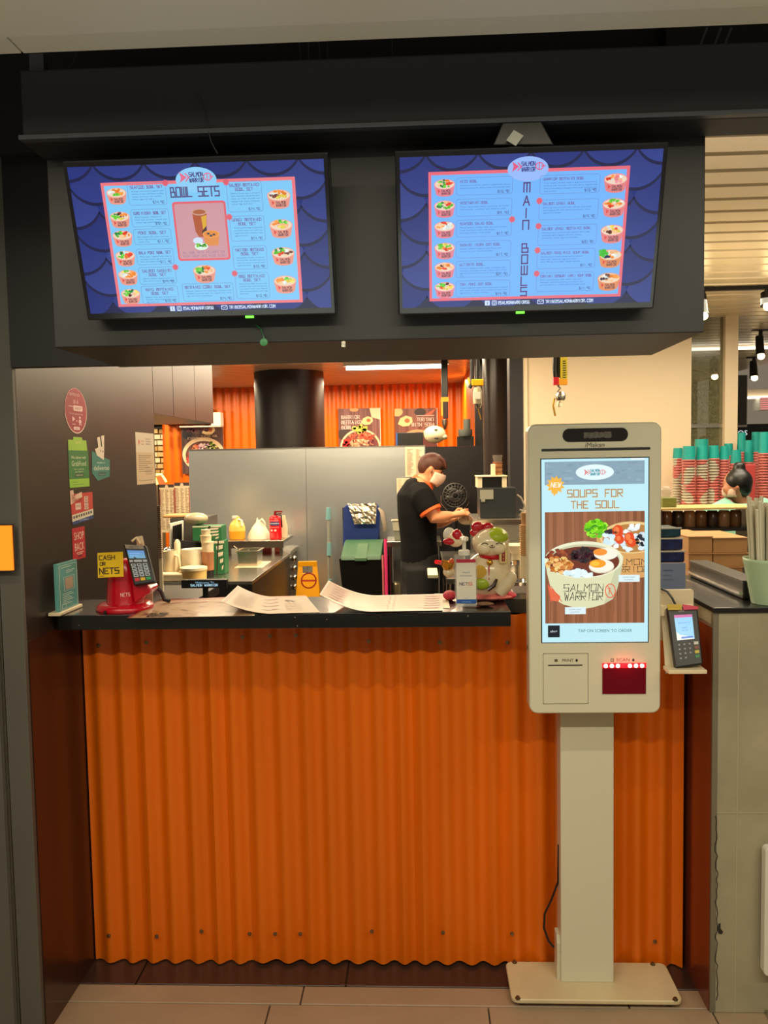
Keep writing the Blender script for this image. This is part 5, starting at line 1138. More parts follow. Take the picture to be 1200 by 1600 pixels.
tag(mb.build('chopped_greens', pm('leaf_green', (70, 120, 40), .6), bo), None, None, None, 'stuff')
rt = pb(278, 887, 322, 906, 4.42, .851); xm, hw, hh = (rt[0]+rt[1])/2, (rt[1]-rt[0])/2, rt[3]-.851
tb_ = thing('round_tub', 'wide round cream tub with lid at the front of the left counter', 'tub', (xm, 4.47, .851))
MB().lathe((xm, 4.455, .851), [(hw*.88, 0), (hw*.92, hh*.8)], 26).build('tub_body', pm('cream_yellow_tub', (222, 182, 108), .35), tb_, smooth=True)
MB().lathe((xm, 4.455, .851+hh*.78), [(hw*.96, 0), (hw*.96, hh*.2), (hw*.7, hh*.27)], 26).build('lid', M_CREAM, tb_, smooth=True)
kt = pb(250, 862, 279, 903, 4.45, .851); xm, hw, hh = (kt[0]+kt[1])/2-.01, (kt[1]-kt[0])/2*.75, kt[3]-.851
ke = thing('measuring_jug', 'cream plastic measuring jug with a big handle at far left of the counter', 'jug', (xm, 4.5, .851))
MB().lathe((xm, 4.5, .851), [(hw*.85, 0), (hw*.95, hh*.5), (hw, hh), (hw*.9, hh), (hw*.82, hh*.5)], 22, capt=False).build('jug_body', M_CREAM, ke, smooth=True)
MB().tube([(xm+hw*.9, 4.48, .851+hh*.85), (xm+hw*1.5, 4.47, .851+hh*.8), (xm+hw*1.6, 4.47, .851+hh*.45), (xm+hw*.9, 4.48, .851+hh*.2)], .008, 8).build('handle', M_CREAM, ke, smooth=True)
for k, (px, py, r, mt, lb) in enumerate(((262, 858, .035, M_CHROME, 'domed chrome lid behind the measuring jug on the left counter'), (276, 846, .018, M_CREAM, 'cream cup standing behind the measuring jug'),)):
    p = at(px, py, 4.55); z_ = .851
    tag(MB().lathe((p.x, 4.56, z_), [(r*.9, 0), (r, p.z-z_-.01), (r*.6, p.z-z_+.005), (.004, p.z-z_+.012)], 16).build(('chrome_canister', 'cream_cup')[k], mt, smooth=True), lb, ('canister', 'cup')[k])
mxp = pb(250, 826, 270, 866, 4.75, .851)
tag(MB().lathe(((mxp[0]+mxp[1])/2-.055, 4.72, .851), [(.05, 0), (.05, .02), (.03, .05), (.028, .09), (.04, .12), (.04, mxp[3]-.851)], 16).build('food_mixer', pm('pinkish_cream', (214, 176, 148), .4), smooth=True), 'pinkish cream upright blender behind the jug at far left', 'blender')
tr_p = pb(246, 896, 300, 908, 4.4, .851)
tag(MB().box(tr_p[0], tr_p[1]-.05, 4.39, 4.46, .851, tr_p[3]).build('cream_tray', M_CREAM, bevel=.008), 'low cream plastic tray at the front left corner of the counter', 'tray')
# menu sheets hanging left + ring-bound edge
hm = thing('hanging_menu', 'pair of long menu sheets hanging behind the left counter clutter', 'menu', tuple(at(275, 860, 5.2)))
for k, (a, b) in enumerate(((250, 273), (273.5, 297))):
    m_ = pb(a, 757-k*3, b, 832, 5.2); MB().box(m_[0], m_[1], 5.2, 5.203, m_[2], m_[3]).build('sheet', M_CREAM, hm)
    c = Canvas((m_[0], 5.1993, m_[3]), (1, 0, 0), (0, 0, -1), 24, 80, m_[1]-m_[0], m_[3]-m_[2], .0002)
    c.rect(0, 0, 24, 5, (70, 56, 52), 1); c.ell(12, 4, 2.6, 3.5, (220, 196, 168), 2)
    rs = random.Random(20+k)
    for r in range(28):
        for q_ in range(3): c.rect(2+q_*7.4, 9+r*2.4, 2+q_*7.4+rs.uniform(3, 6), 9.8+r*2.4, rs.choice([(130, 84, 66), (150, 104, 84), (110, 70, 56)]), 2)
    c.rect(0 if k else 0, 8, 1.6, 78, (150, 60, 50), 1); c.rect(22.6, 8, 24, 78, (150, 60, 50), 1); c.build('print', M_PRINT, hm)
rb = thing('ring_binder', 'tall cream wire-bound booklet seen edge on beside the left wall', 'booklet', tuple(at(246, 900, 3.4)))
rbx = pb(243, 790, 252, 905, 3.4)
MB().box(rbx[0], rbx[1], 3.4, 3.41, .952, rbx[3]).build('booklet_cover', M_CREAM, rb)
for k in range(34):
    z_ = at(248, 770+k*3.05, 3.4).z
    if k == 0: wz = MB().box(rbx[0], rbx[1]+.004, 3.392, 3.4, z_-.0012, z_+.0012).build('wire_ring', pm('brown_wire', (110, 70, 44), .4), rb); w0 = z_
    else: c_ = wz.copy(); COL.objects.link(c_); c_.location = (0, 0, z_-w0)
ms = bench('side_shelf', 'low dark shelf along the left wall behind the counter', -1.25, -.9, 3.2, 3.6, .951, M_BLACK, cat='shelf')
# neon
MB().cyl((at(274, 800, 5.205).x, 5.21, .851), (at(274, 800, 5.205).x, 5.21, at(274, 760, 5.2).z), .006).build('stand', M_CHROME, hm)
nn_ = thing('neon_sign', 'glowing curved orange and yellow neon tube low beside the left notice', 'neon sign', tuple(at(249, 760, 6.2)))
MB().tube([at(240, 742, 6.2), at(252, 741, 6.2), at(257, 748, 6.2), at(260, 753, 6.2)], .009, 8).tube([at(242, 746, 6.2), at(246, 757, 6.2)], .009, 8).build('neon_tube', pm('neon_yellow', (255, 220, 120), .3, emis=(255, 214, 110), es=2.5), nn_, smooth=True)
MB().box(at(240, 750, 6.23).x, at(257, 750, 6.23).x, 6.22, 6.24, at(248, 757, 6.23).z, at(248, 744, 6.23).z).build('sign_plate', pm('neon_red_plate', (220, 90, 50), .4, emis=(230, 90, 50), es=.6), nn_)
MB().tube([at(248, 757, 6.24), Vector((at(248, 757, 6.24).x, 6.24, 0))], .008, 8).build('sign_post', M_BLACK, nn_)
# posters on the orange wall
def poster(name, label, x0, y0, x1, y1, Y, draw):
    o = pb(x0, y0, x1, y1, Y); t = thing(name, label, 'poster', ((o[0]+o[1])/2, Y, o[2]))
    MB().box(o[0], o[1], Y, Y+.01, o[2], o[3]).build('board', M_WHITE, t)
    c = Canvas((o[0], Y-.001, o[3]), (1, 0, 0), (0, 0, -1), x1-x0, y1-y0, o[1]-o[0], o[3]-o[2], .0006); BC[0] = c; draw(c); c.build('print', M_PRINT, t); return t
def wood_bg(c, W, H, base, seed):
    rs = random.Random(seed); c.rect(0, 0, W, H, base, 0)
    for i in range(int(W/2.2)):
        d = rs.randint(-16, 16); c.rect(i*2.2, 0, i*2.2+2.3, H, tuple(max(0, v+d) for v in base), 1)
def avo(c, x, y, r, l):
    c.poly([(x-r*1.3, y+r*.5), (x-r*.9, y-r*.4), (x, y-r*.8), (x+r*.9, y-r*.5), (x+r, y+r*.2), (x+r*.4, y+r*.8), (x-r*.5, y+r*.9)], (226, 196, 140), l); c.ell(x+r*.15, y, r*.42, r*.36, (180, 96, 50), l+1, 12)
def p1_(c):
    wood_bg(c, 65, 76, (120, 78, 76), 1); c.poly([(49, 0), (65, 0), (65, 18), (52, 14)], (222, 200, 166), 2); c.ell(25, 2, 7, 3, (200, 150, 100), 2); avo(c, 46, 19, 8, 3); c.ell(10, 40, 12, 9, (60, 44, 44), 2)
    for k, t in enumerate(('WARRIOR', 'MENTAIKO', 'BOWL')): c.stext(5, 11+k*8, 5, t, (230, 214, 206), 6, .15, width=(28, 31, 17)[k], font=SF)
    c.ell(34, 62, 32, 30, (226, 196, 160), 4, 30); c.ell(34, 62, 29, 27, (110, 60, 50), 5, 30)
    blobs(34, 32, 10, 6, 24, [(170, 190, 50), (200, 210, 90), (140, 160, 40)], 2, 4, 7, 2); blobs(36, 44, 19, 8, 60, [(206, 80, 50), (226, 120, 80), (190, 60, 44)], 1.4, 3, 7, 3)
    blobs(14, 54, 7, 6, 12, [(206, 40, 40), (180, 24, 30)], 3, 4, 9, 4); blobs(36, 54, 18, 6, 40, [(236, 176, 140), (220, 150, 110)], 1.6, 3, 9, 5); blobs(52, 56, 6, 6, 16, [(120, 50, 60), (90, 40, 50)], 1.4, 3, 10, 6)
poster('food_poster', 'poster of a filled rice bowl and avocado, left of the two on the orange wall', 529, 638, 595, 716, 8.972, p1_)
def p2_(c):
    wood_bg(c, 66, 76, (116, 72, 62), 2); c.ell(4, 5, 9, 7, (196, 176, 120), 2); avo(c, 18, 19, 10, 3); c.poly([(48, 10), (62, 2), (66, 0), (56, 12)], (196, 90, 60), 2); c.ell(40, 6, 9, 6, (44, 32, 30), 2)
    c.rect(34, 11, 62, 12, (200, 190, 180), 4)
    for k, t in enumerate(('TERIYAKI', 'WITH SOBA')): c.stext(62, 15+k*8, 5, t, (224, 214, 206), 6, .15, width=(27, 35)[k], font=SF, align='r')
    c.ell(36, 62, 34, 29, (214, 150, 110), 4, 30); c.ell(36, 64, 31, 27, (90, 44, 40), 5, 30)
poster('food_poster', 'poster with avocado and white title, right of the two on the orange wall', 617, 638, 684, 716, 8.972, p2_)
def p3_(c):
    wood_bg(c, 66, 74, (86, 60, 56), 3); avo(c, 44, 6, 9, 3); blobs(26, 5, 18, 5, 20, [(110, 60, 70), (60, 40, 50)], 2, 4, 3, 7); c.ell(10, 12, 8, 8, (40, 34, 40), 2)
    c.ell(34, 44, 33, 27, (230, 200, 160), 4, 36); c.ell(34, 45, 28, 22, (96, 60, 50), 5, 36)
    blobs(22, 34, 8, 7, 24, [(230, 140, 100), (214, 110, 84)], 1.6, 3, 7, 8); blobs(36, 33, 9, 7, 26, [(226, 176, 190), (206, 160, 200), (236, 206, 200)], 1.6, 3, 8, 9); blobs(48, 34, 8, 9, 26, [(130, 150, 60), (190, 200, 110)], 1.6, 3, 8, 10); blobs(14, 50, 6, 12, 16, [(200, 70, 60)], 2, 3, 8, 11)
    c.stext(10, 17, 3.4, 'KIWAMI', (206, 180, 160), 9, .16, width=18, slant=.2); c.stext(31, 14, 3.4, 'SEAFOOD BOWL', (206, 180, 160), 9, .16, width=26)
poster('food_poster', 'big poster of a seafood bowl half hidden by the steel partition at left', 284, 666, 349, 740, 8.972, p3_)
wbx = pb(333, 645, 348, 667, 8.8)
tag(MB().box(wbx[0], wbx[1], 8.7, 8.84, wbx[2], wbx[3]).box(at(284, 664, 8.8).x, wbx[1], 8.7, 8.84, wbx[2]-.004, wbx[2]+.012).build('white_wall_unit', M_WHITE, bevel=.004), 'white box with a long flat arm mounted above the half hidden poster', 'wall unit')
# tube light
a, b = at(541, 577, 6.9), at(698, 571, 6.9); zt = ZC-.05
tl_ = thing('tube_light', 'long bright white tube light on the kitchen ceiling', 'ceiling light', ((a.x+b.x)/2, 6.9, zt-.02))
MB().cyl((a.x, 6.9, zt), (b.x, 6.9, zt), .016, n=14).build('tube', pm('lit_tube', (255, 246, 230), .4, emis=(255, 246, 226), es=9), tl_, smooth=True)
MB().box(a.x-.02, b.x+.02, 6.87, 6.93, zt+.016, ZC+.012).build('batten', M_WHITE, tl_)
# things above the partitions
mo = thing('monitor', 'small dark monitor box with a blue edge standing on the steel partition top', 'monitor', (at(650, 690, 6.42).x, 6.42, 1.598))
m_ = pb(620, 676, 661, 697, 6.32, 1.599)
MB().box(m_[0], m_[1], 6.30, 6.36, m_[2], m_[3]).build('monitor_body', M_BLACK, mo, bevel=.003)
MB().box(m_[0]-.004, m_[0]+.006, 6.297, 6.36, m_[2]+.001, m_[3]).build('blue_edge', pm('blue_edge', (40, 90, 170), .4), mo)
hp = at(679, 679, 6.32)
cw = thing('rice_cooker', 'cream rounded rice cooker perched above the head of the cook', 'rice cooker', (hp.x, 6.33, 1.598))
mb = MB().ell((hp.x, 6.335, hp.z), (.088, .08, .068), 20, 14); mb.build('shell', M_CREAM, cw, smooth=True)
MB().ell((hp.x+.07, 6.33, hp.z-.02), (.03, .05, .022), 12, 8).build('lid_handle', M_CREAM, cw, smooth=True)
MB().ell((hp.x+.01, 6.262, hp.z+.036), (.014, .012, .006), 10, 6).build('badge', M_GREEN, cw, smooth=True)
MB().ell((hp.x+.012, 6.263, hp.z-.03), (.016, .012, .006), 10, 6).build('badge', M_BLACK, cw, smooth=True)
# gas valve style drops
def drop(px, Y, ytop, ybot, label, kind, z_top=None):
    x = at(px, (ytop+ybot)/2, Y).x; z1 = ZC+.03; s = Y/1280.
    t = thing('pull_down_socket', label, 'ceiling socket', (x, Y, at(px, ybot, Y).z)); Z = lambda yy: at(px, yy, Y).z
    if kind == 'a':
        MB().tube([(x-.004*0-6*s, Y, z1), (x-6*s, Y, Z(598)), (x-10*s, Y, Z(606))], 3*s, 8).tube([(x+3*s, Y, z1), (x+3*s, Y, Z(594))], 3*s, 8).build('hoses', M_BLACK, t, smooth=True)
        MB().tube([(x-12*s, Y, Z(590)), (x-9*s, Y, Z(600)), (x-2*s, Y, Z(602))], 1.3*s, 6).build('yellow_cable', M_YEL, t, smooth=True)
        MB().box(x-7*s, x+11*s, Y-.02, Y+.02, Z(603), Z(593)).build('yellow_collar', M_YEL, t, bevel=.003)
        MB().lathe((x+2*s, Y, 0), [(6.5*s, Z(631)), (7*s, Z(626)), (7*s, Z(612)), (5*s, Z(603))], 16).build('body', pm('grey_cream', (168, 156, 124), .4), t, smooth=True)
        MB().box(x-4*s, x+6*s, Y-7.6*s, Y-7*s, Z(624), Z(613)).build('label', M_WHITE, t)
        MB().lathe((x+3*s, Y, 0), [(3*s, Z(638)), (6*s, Z(632)), (6*s, Z(630))], 14).build('cap', M_STEEL, t, smooth=True)
        MB().tube([(x+2*s, Y, Z(637)), (x+7*s, Y, Z(656))], .9*s, 6).build('lever', M_GOLD, t)
    elif kind == 'b':
        MB().box(x-5*s, x+5*s, Y-.03, Y+.03, Z(626), z1).build('black_duct', M_BLACK, t, bevel=.004)
        MB().box(x-6*s, x+6*s, Y-.034, Y+.034, Z(628), Z(621)).build('yellow_band', M_YEL, t)
        MB().box(x-6*s, x-3*s, Y-.036, Y-.03, Z(650), Z(628)).build('yellow_strip', pm('dull_yellow2', (180, 160, 40), .5), t)
        MB().box(x-3*s, x+5*s, Y-.03, Y+.03, Z(654), Z(628)).build('dark_body', pm('maroon_black', (50, 22, 26), .4), t, bevel=.004)
        MB().lathe((x, Y, 0), [(2*s, Z(671)), (3*s, Z(668)), (5*s, Z(662)), (5*s, Z(655))], 12).build('connector', M_STEEL, t, smooth=True)
    else:
        MB().tube([(x-5*s, Y, z1), (x-7*s, Y, Z(575)), (x-6*s, Y, Z(591)), (x-2*s, Y, Z(593))], 3.4*s, 8).tube([(x-1*s, Y, z1), (x-1*s, Y, Z(590))], 3.4*s, 8).build('hoses', M_BLACK, t, smooth=True)
        MB().box(x+1*s, x+11*s, Y-.025, Y+.01, Z(597), z1).build('yellow_strip', pm('yellow_black', (206, 184, 30), .5), t)
        for k in range(8): MB().box(x+4*s, x+9*s, Y-.0262, Y-.025, Z(566+k*3.6), Z(564.6+k*3.6)).build('black_mark', M_BLACK, t)
        MB().box(x-10*s, x-2*s, Y-.027, Y+.01, Z(602), Z(590)).build('red_block', M_REDP, t)
        MB().box(x-2*s, x+11*s, Y-.027, Y+.01, Z(602), Z(593)).build('yellow_collar', M_YEL, t)
        MB().tube([(x-3*s, Y-.01, Z(602)), (x+1*s, Y-.01, Z(607)), (x-3*s, Y-.01, Z(612)), (x+3*s, Y-.01, Z(614))], 1.6*s, 7).build('chain_link', M_STEEL, t, smooth=True)
        MB().lathe((x+2*s, Y, 0), [(6*s, Z(626)), (7.5*s, Z(622)), (7.5*s, Z(616)), (5*s, Z(612))], 14).build('body', M_STEEL, t, smooth=True)
        MB().lathe((x, Y, 0), [(4*s, Z(636)), (4*s, Z(631)), (2*s, Z(627))], 10).build('coupling', M_CREAM, t, smooth=True)
        MB().tube([(x-8*s, Y-.01, Z(622)), (x-10*s, Y-.01, Z(634)), (x-7*s, Y-.01, Z(650))], 1.5*s, 6).build('lever', M_GOLD, t, smooth=True)
drop(744, 4.4, 565, 656, 'pull-down ceiling socket with a yellow collar and cream body beside the dark column', 'a')
drop(695, 6.6, 598, 671, 'small far ceiling socket with a yellow band against the orange wall', 'b')
drop(874, 4.2, 560, 650, 'ceiling socket with yellow strip and brass lever in front of the white wall', 'c')
# grey tubs above black partition
gt = thing('grey_canister', 'grey canister pair on a dark ledge above the black partition', 'canister', (at(727, 690, 6.5).x, 6.4, 1.585))
for (x0, y0, x1, y1) in ((716, 671, 738, 682), (724, 655, 735, 672)):
    o = pb(x0, y0, x1, y1, 6.33); MB().lathe(((o[0]+o[1])/2, 6.335, o[2]), [((o[1]-o[0])/2*.9, 0), ((o[1]-o[0])/2, .01), ((o[1]-o[0])/2, o[3]-o[2])], 16).build('canister', pm('mid_grey', (88, 92, 88), .5), gt, smooth=True)
o = pb(714, 682, 740, 697, 6.33, 1.586); MB().box(o[0], o[1], 6.305, 6.345, o[2], o[3]).build('ledge_box', M_BLACK, gt)
# papers on partition
for (x0, y0, x1, y1, lb, n_) in ((633, 698, 663, 745, 'larger white printed list taped high on the steel partition', 22), (620, 747, 641, 778, 'smaller white sheet taped lower on the steel partition behind the cook', 9)):
    o = pb(x0, y0, x1, y1, 6.29); t = thing('paper_notice', lb, 'notice', ((o[0]+o[1])/2, 6.29, o[2])); z1_ = min(o[3], 1.590); yp = 6.281 if y0 < 720 else 6.272
    MB().box(o[0], o[1], yp, yp+.003, o[2], z1_).build('sheet', M_WALLW, t)
    c = Canvas((o[0], yp-.0006, z1_), (1, 0, 0), (0, 0, -1), 30, 46, o[1]-o[0], z1_-o[2], .0002); rs = random.Random(n_)
    for k in range(n_):
        c.rect(3, 4+k*40/n_, 3+rs.uniform(5, 10), 4.7+k*40/n_, (150, 124, 104), 1); c.rect(17, 4+k*40/n_, 17+rs.uniform(4, 9), 4.7+k*40/n_, (150, 124, 104), 1)
    c.build('print', M_PRINT, t)
# floor items along partition
ws = pb(462, 877, 499, 1000, 5.75, .0)
sg = thing('wet_floor_sign', 'yellow folding floor sign with a red ring symbol on the kitchen floor', 'floor sign', ((ws[0]+ws[1])/2, 5.75, 0))
zt_ = at(480, 877, 5.75).z; x0, x1 = at(466, 880, 5.75).x, at(495, 880, 5.75).x; dx = .06
y_at = lambda z: 5.75-(.12)*(1-z/zt_)
for s_, nm in ((1, 'front_board'), (-1, 'rear_board')):
    mb = MB(); Y_ = lambda z: 5.75-s_*.12*(1-z/zt_)
    def qd(xa, xb, xc, xd, za, zb2):  # lower xa..xb at za, upper xc..xd at zb2
        vs = []
        for off in (0, .012*s_): vs += [(xa, Y_(za)+off, za), (xb, Y_(za)+off, za), (xd, Y_(zb2)+off, zb2), (xc, Y_(zb2)+off, zb2)]
        mb.add(vs, [(0, 1, 2, 3), (7, 6, 5, 4), (0, 4, 5, 1), (1, 5, 6, 2), (2, 6, 7, 3), (3, 7, 4, 0)])
    xl = lambda z: x0-dx*(1-z/zt_); xr_ = lambda z: x1+dx*(1-z/zt_)
    zh0, zh1 = zt_-.085, zt_-.035; hx0_, hx1_ = x0+.03, x1-.03
    qd(xl(0), xr_(0), xl(zh0), xr_(zh0), 0, zh0); qd(xl(zh0), hx0_, xl(zh1), hx0_, zh0, zh1); qd(hx1_, xr_(zh0), hx1_, xr_(zh1), zh0, zh1); qd(xl(zh1), xr_(zh1), x0, x1, zh1, zt_)
    mb.build(nm, M_YEL, sg, bevel=.002)
rcn = at(481, 909, 5.68); R0 = .056
c = Canvas((rcn.x-.1, 5.75-.12*(1-(rcn.z+.1)/zt_)-.001, rcn.z+.1), (1, 0, 0), Vector((0, -.12/zt_, -1)), 200, 200, .2, .2, .0004); c.N = Vector((0, -1, 0))
c.ring(100, 100, 52, 52, 9, (180, 40, 24), 1, 32); c.rect(50, 94, 150, 106, (180, 40, 24), 1); c.build('symbol_print', M_PRINT, sg)
mp = thing('mop_handle', 'pale blue and grey mop leaning upright against the steel partition', 'mop', (at(514, 925, 6.1).x, 6.1, 0))
zz_ = lambda py: at(514, py, 6.1).z; xm = at(514, 860, 6.1).x
MB().cyl((xm-.02, 6.12, .05), (xm+.005, 6.1, zz_(795)), .011, n=10).build('pole', pm('pale_metal', (176, 176, 166), .4, .4), mp, smooth=True)
for a_, b_ in ((812, 793), (868, 848), (918, 905)): MB().cyl((xm, 6.1, zz_(a_)), (xm+.003, 6.1, zz_(b_)), .018, .016, 12).build('grip', pm('pale_blue_plastic', (120, 170, 176), .4), mp, smooth=True)
MB().ell((xm-.02, 6.12, .06), (.06, .05, .055), 14, 8).build('mop_head', M_WHITE, mp, smooth=True)
# bin
bn = pb(531, 858, 597, 1010, 5.7, .0); xb0, xb1 = at(533, 880, 5.7).x, at(596, 880, 5.7).x; zl = at(565, 868, 5.7).z
wb_ = thing('wheeled_bin', 'dark wheeled bin with a green lid and black liner in the kitchen', 'bin', ((xb0+xb1)/2, 5.9, 0))
taper(xb0+.01, xb1-.01, 5.7, 6.05, .03, zl-.06, .82).build('bin_body', pm('bin_dark_green', (30, 34, 32), .45), wb_, bevel=.004)
taper(xb0-.012, xb1+.012, 5.68, 6.07, zl-.30, zl-.02, .86, .004).build('bin_liner', M_BINBAG, wb_)
MB().prism([(5.67, zl-.03), (5.69, zl), (5.98, zl+.07), (6.09, zl+.075), (6.09, zl-.02)], 'x', xb0, xb1).build('bin_lid', M_GREEN, wb_, bevel=.006)
MB().prism([(5.655, zl-.035), (5.66, zl-.01), (5.9, zl+.065), (5.9, zl+.045)], 'x', xb0+.1, xb1-.1).build('lid_flap', M_GREEN, wb_, bevel=.004)
for x in (xb0+.05, xb1-.09): MB().cyl((x, 6.06, .05), (x+.04, 6.06, .05), .05, n=16).build('wheel', M_BLACK, wb_, smooth=True)
# blue cloth draped cart behind bin with foil
bc = pb(535, 789, 594, 858, 6.15); 
ctk = thing('draped_trolley', 'trolley draped with a dark blue cloth behind the green lidded bin', 'trolley', ((bc[0]+bc[1])/2, 6.2, 0))
MB().prism([(bc[0], bc[2]+.02), (bc[0]+.01, bc[3]-.02), (bc[0]+.03, bc[3]), (bc[1]-.02, bc[3]), (bc[1], bc[3]-.03), (bc[1]-.01, bc[2]+.09), (bc[1]-.04, bc[2]), (bc[0]+.12, bc[2]+.01)], 'y', 6.15, 6.23).build('blue_cloth', pm('blue_cloth2', (22, 50, 122), .8, bump=.6, bscale=14), ctk, bevel=.01)
for x in (bc[0]+.01, bc[1]-.02): MB().cyl((x, 6.20, .0), (x, 6.20, bc[3]-.02), .012, n=10).build('frame_post', M_BLACK, ctk)
MB().cyl((bc[0], 6.14, bc[2]-.01), (bc[1], 6.14, bc[2]-.01), .008, n=8).build('rail', M_BLACK, ctk)
fo = pb(543, 787, 589, 819, 6.1)
mb = MB(); rs = random.Random(8); n, m2_ = 12, 8; vs = []
for j in range(m2_+1):
    for i in range(n+1):
        u, v = i/n, j/m2_; wd = 1-.28*v; x = fo[0]+(fo[1]-fo[0])*(.5+(u-.5)*wd)+(.02*v); z = fo[3]-(fo[3]-fo[2])*v
        vs.append((x, 6.125-.03*math.sin(v*1.5)+rs.uniform(-.006, .006), z+rs.uniform(-.003, .003)))
fs = [(j*(n+1)+i, j*(n+1)+i+1, (j+1)*(n+1)+i+1, (j+1)*(n+1)+i) for j in range(m2_) for i in range(n)]
k = len(vs); mb.add(vs+[(a, b+.004, c_) for a, b, c_ in vs], fs+[tuple(q+k for q in f[::-1]) for f in fs])
tag(mb.build('foil_sheet', pm('crumpled_foil', (206, 196, 176), .22, .9, bump=1, bscale=50)), 'crumpled silver foil sheet draped over the blue cloth', 'foil')
gl2 = pb(592, 794, 604, 830, 6.1); 
tag(MB().tube([(gl2[0], 6.12, gl2[3]), (gl2[0]+.025, 6.1, gl2[3]-.03), (gl2[1]-.012, 6.1, gl2[2]+.03), (gl2[1]-.015, 6.1, gl2[2])], [.012, .022, .022, .016], 8, flat=.5).build('hanging_rag', pm('grey_rag', (150, 136, 120), .8), smooth=True), 'grey rag hanging on the right of the draped trolley', 'cloth')
for k, (px, mt, w_, lb, top) in enumerate(((597.5, pm('rose_pole', (196, 110, 110), .4), .007, 'thin dull rose pole leaning left of the bright pink one', 868), (602, M_PINK, .0115, 'bright pink squeegee pole leaning beside the steel table', 843))):
    p = at(px, top, 5.65); b_ = at(px+3, 925, 5.6)
    t = tag(MB().tube([(b_.x, 5.55, .0), (p.x, 5.68, p.z)], w_, 8).build('broom_pole', mt, smooth=True), lb, 'pole')
# small steel table & bits
t2 = bench('small_steel_table', 'small stainless table left of the cook with a steel canister beneath', at(603, 870, 5.9).x, at(690, 870, 5.9).x, 5.85, 6.22, at(615, 846, 5.85).z)
zt2 = at(615, 846, 5.85).z
cyx = at(618, 890, 5.95).x
tag(MB().lathe((cyx, 6.0, .301), [(.036, 0), (.04, .01), (.04, .27), (.034, .285), (.028, .29)], 20).build('steel_canister', pm('warm_steel', (200, 184, 150), .3, .8), smooth=True), 'tall steel canister on the undershelf of the small table', 'canister')
wt = pb(613, 813, 636, 846, 5.95, zt2+.001)
tt = thing('plastic_container', 'white translucent food container on the small steel table behind the cook', 'container', ((wt[0]+wt[1])/2, 6.0, zt2+.001))
taper(wt[0], wt[1], 5.93, 6.05, zt2+.07, wt[3], .85, .008).build('container', pm('frosted_white', (196, 190, 170), .3), tt)
taper(wt[0]+.012, wt[1]-.012, 5.94, 6.04, zt2+.001, zt2+.069, .9, .004).build('lower_container', pm('frosted_grey', (130, 134, 122), .3), tt)
# fan
fc = at(711, 774, 6.0); 
fn = thing('round_fan', 'black round cage fan standing against the black partition', 'fan', (fc.x, 6.1, 0))
r = .088
ringz = lambda rr_, y, n=28: [(fc.x+rr_*math.cos(2*math.pi*i/n), y, fc.z+rr_*math.sin(2*math.pi*i/n)) for i in range(n+1)]
mb = MB()
for rr_, y in ((r, 6.0), (r*.75, 5.975), (r*.5, 5.965), (r*.25, 5.96), (r, 6.05)): mb.tube(ringz(rr_, y), .0022, 5, cap=False)
for i in range(20):
    a_ = 2*math.pi*i/20; mb.tube([(fc.x+r*.2*math.cos(a_), 5.96, fc.z+r*.2*math.sin(a_)), (fc.x+r*.6*math.cos(a_), 5.967, fc.z+r*.6*math.sin(a_)), (fc.x+r*math.cos(a_), 6.0, fc.z+r*math.sin(a_))], .0014, 4)
mb.build('guard', pm('fan_grey', (88, 84, 80), .35), fn)
mb = MB()
for i in range(4):
    a_ = math.pi/2*i+.5; mb.ell((fc.x+r*.48*math.cos(a_), 6.02, fc.z+r*.48*math.sin(a_)), (r*.42, .006, r*.2), 12, 6, None)
for i in range(4):
    a_ = math.pi/2*i+.5
mb.build('blades', pm('fan_blade', (58, 54, 52), .3), fn, smooth=True)
MB().lathe((fc.x, 6.0, fc.z), [(.016, -.04), (.018, 0), (.01, .03)], 14, Matrix.Rotation(math.radians(90), 4, 'X')).build('hub', M_BLACK, fn, smooth=True)
MB().lathe((fc.x, 6.08, fc.z), [(r*1.02, -.02), (r*1.02, .03)], 28, Matrix.Rotation(math.radians(90), 4, 'X')).build('drum', M_BLACK, fn, smooth=True)
for s_ in (-1, 1): MB().tube([(fc.x+s_*r*1.15, 6.03, fc.z+.0), (fc.x+s_*r*1.15, 6.03, fc.z-r*.7), (fc.x+s_*r*.6, 6.03, fc.z-r*1.3)], .003, 6).build('bracket', M_CHROME, fn)
MB().cyl((fc.x, 6.08, 0), (fc.x, 6.08, fc.z-r), .018, n=12).build('stand', M_BLACK, fn); MB().lathe((fc.x, 6.08, 0), [(.15, 0), (.15, .02), (.03, .04)], 24).build('foot', M_BLACK, fn, smooth=True)
# prep counter right
zpc = at(780, 811, 4.5).z
pc = bench('prep_counter', 'stainless prep counter carrying the black machine at kitchen right', at(740, 840, 4.5).x, .74, 4.5, 4.97, zpc, front=M_STEEL, legs=False, t=.03)
MB().box(at(738, 840, 4.5).x, .735, 4.492, 4.5, at(780, 820, 4.5).z, at(780, 812, 4.5).z).build('front_rail', M_CHROME, pc)
c = at(764, 838, 4.49)
MB().box(c.x-.02, c.x+.02, 4.507, 4.512, c.z-.02, c.z+.02).build('paper_label', M_WALLW, pc)
bm2 = pb(750, 762, 807, 810, 4.58, zpc+.001)
mc = thing('black_machine', 'square black kitchen machine with a paper sticker on the prep counter', 'machine', ((bm2[0]+bm2[1])/2, 4.7, zpc))
MB().box(bm2[0], bm2[1], 4.58, 4.80, bm2[2], bm2[3]).build('machine_body', pm('matt_black_metal', (34, 38, 40), .42), mc, bevel=.004)
o = pb(750, 765, 771, 780, 4.578); MB().box(o[0], o[1], 4.577, 4.5795, o[2], o[3]).build('paper_sticker', pm('sticker_grey', (150, 148, 132), .6), mc)
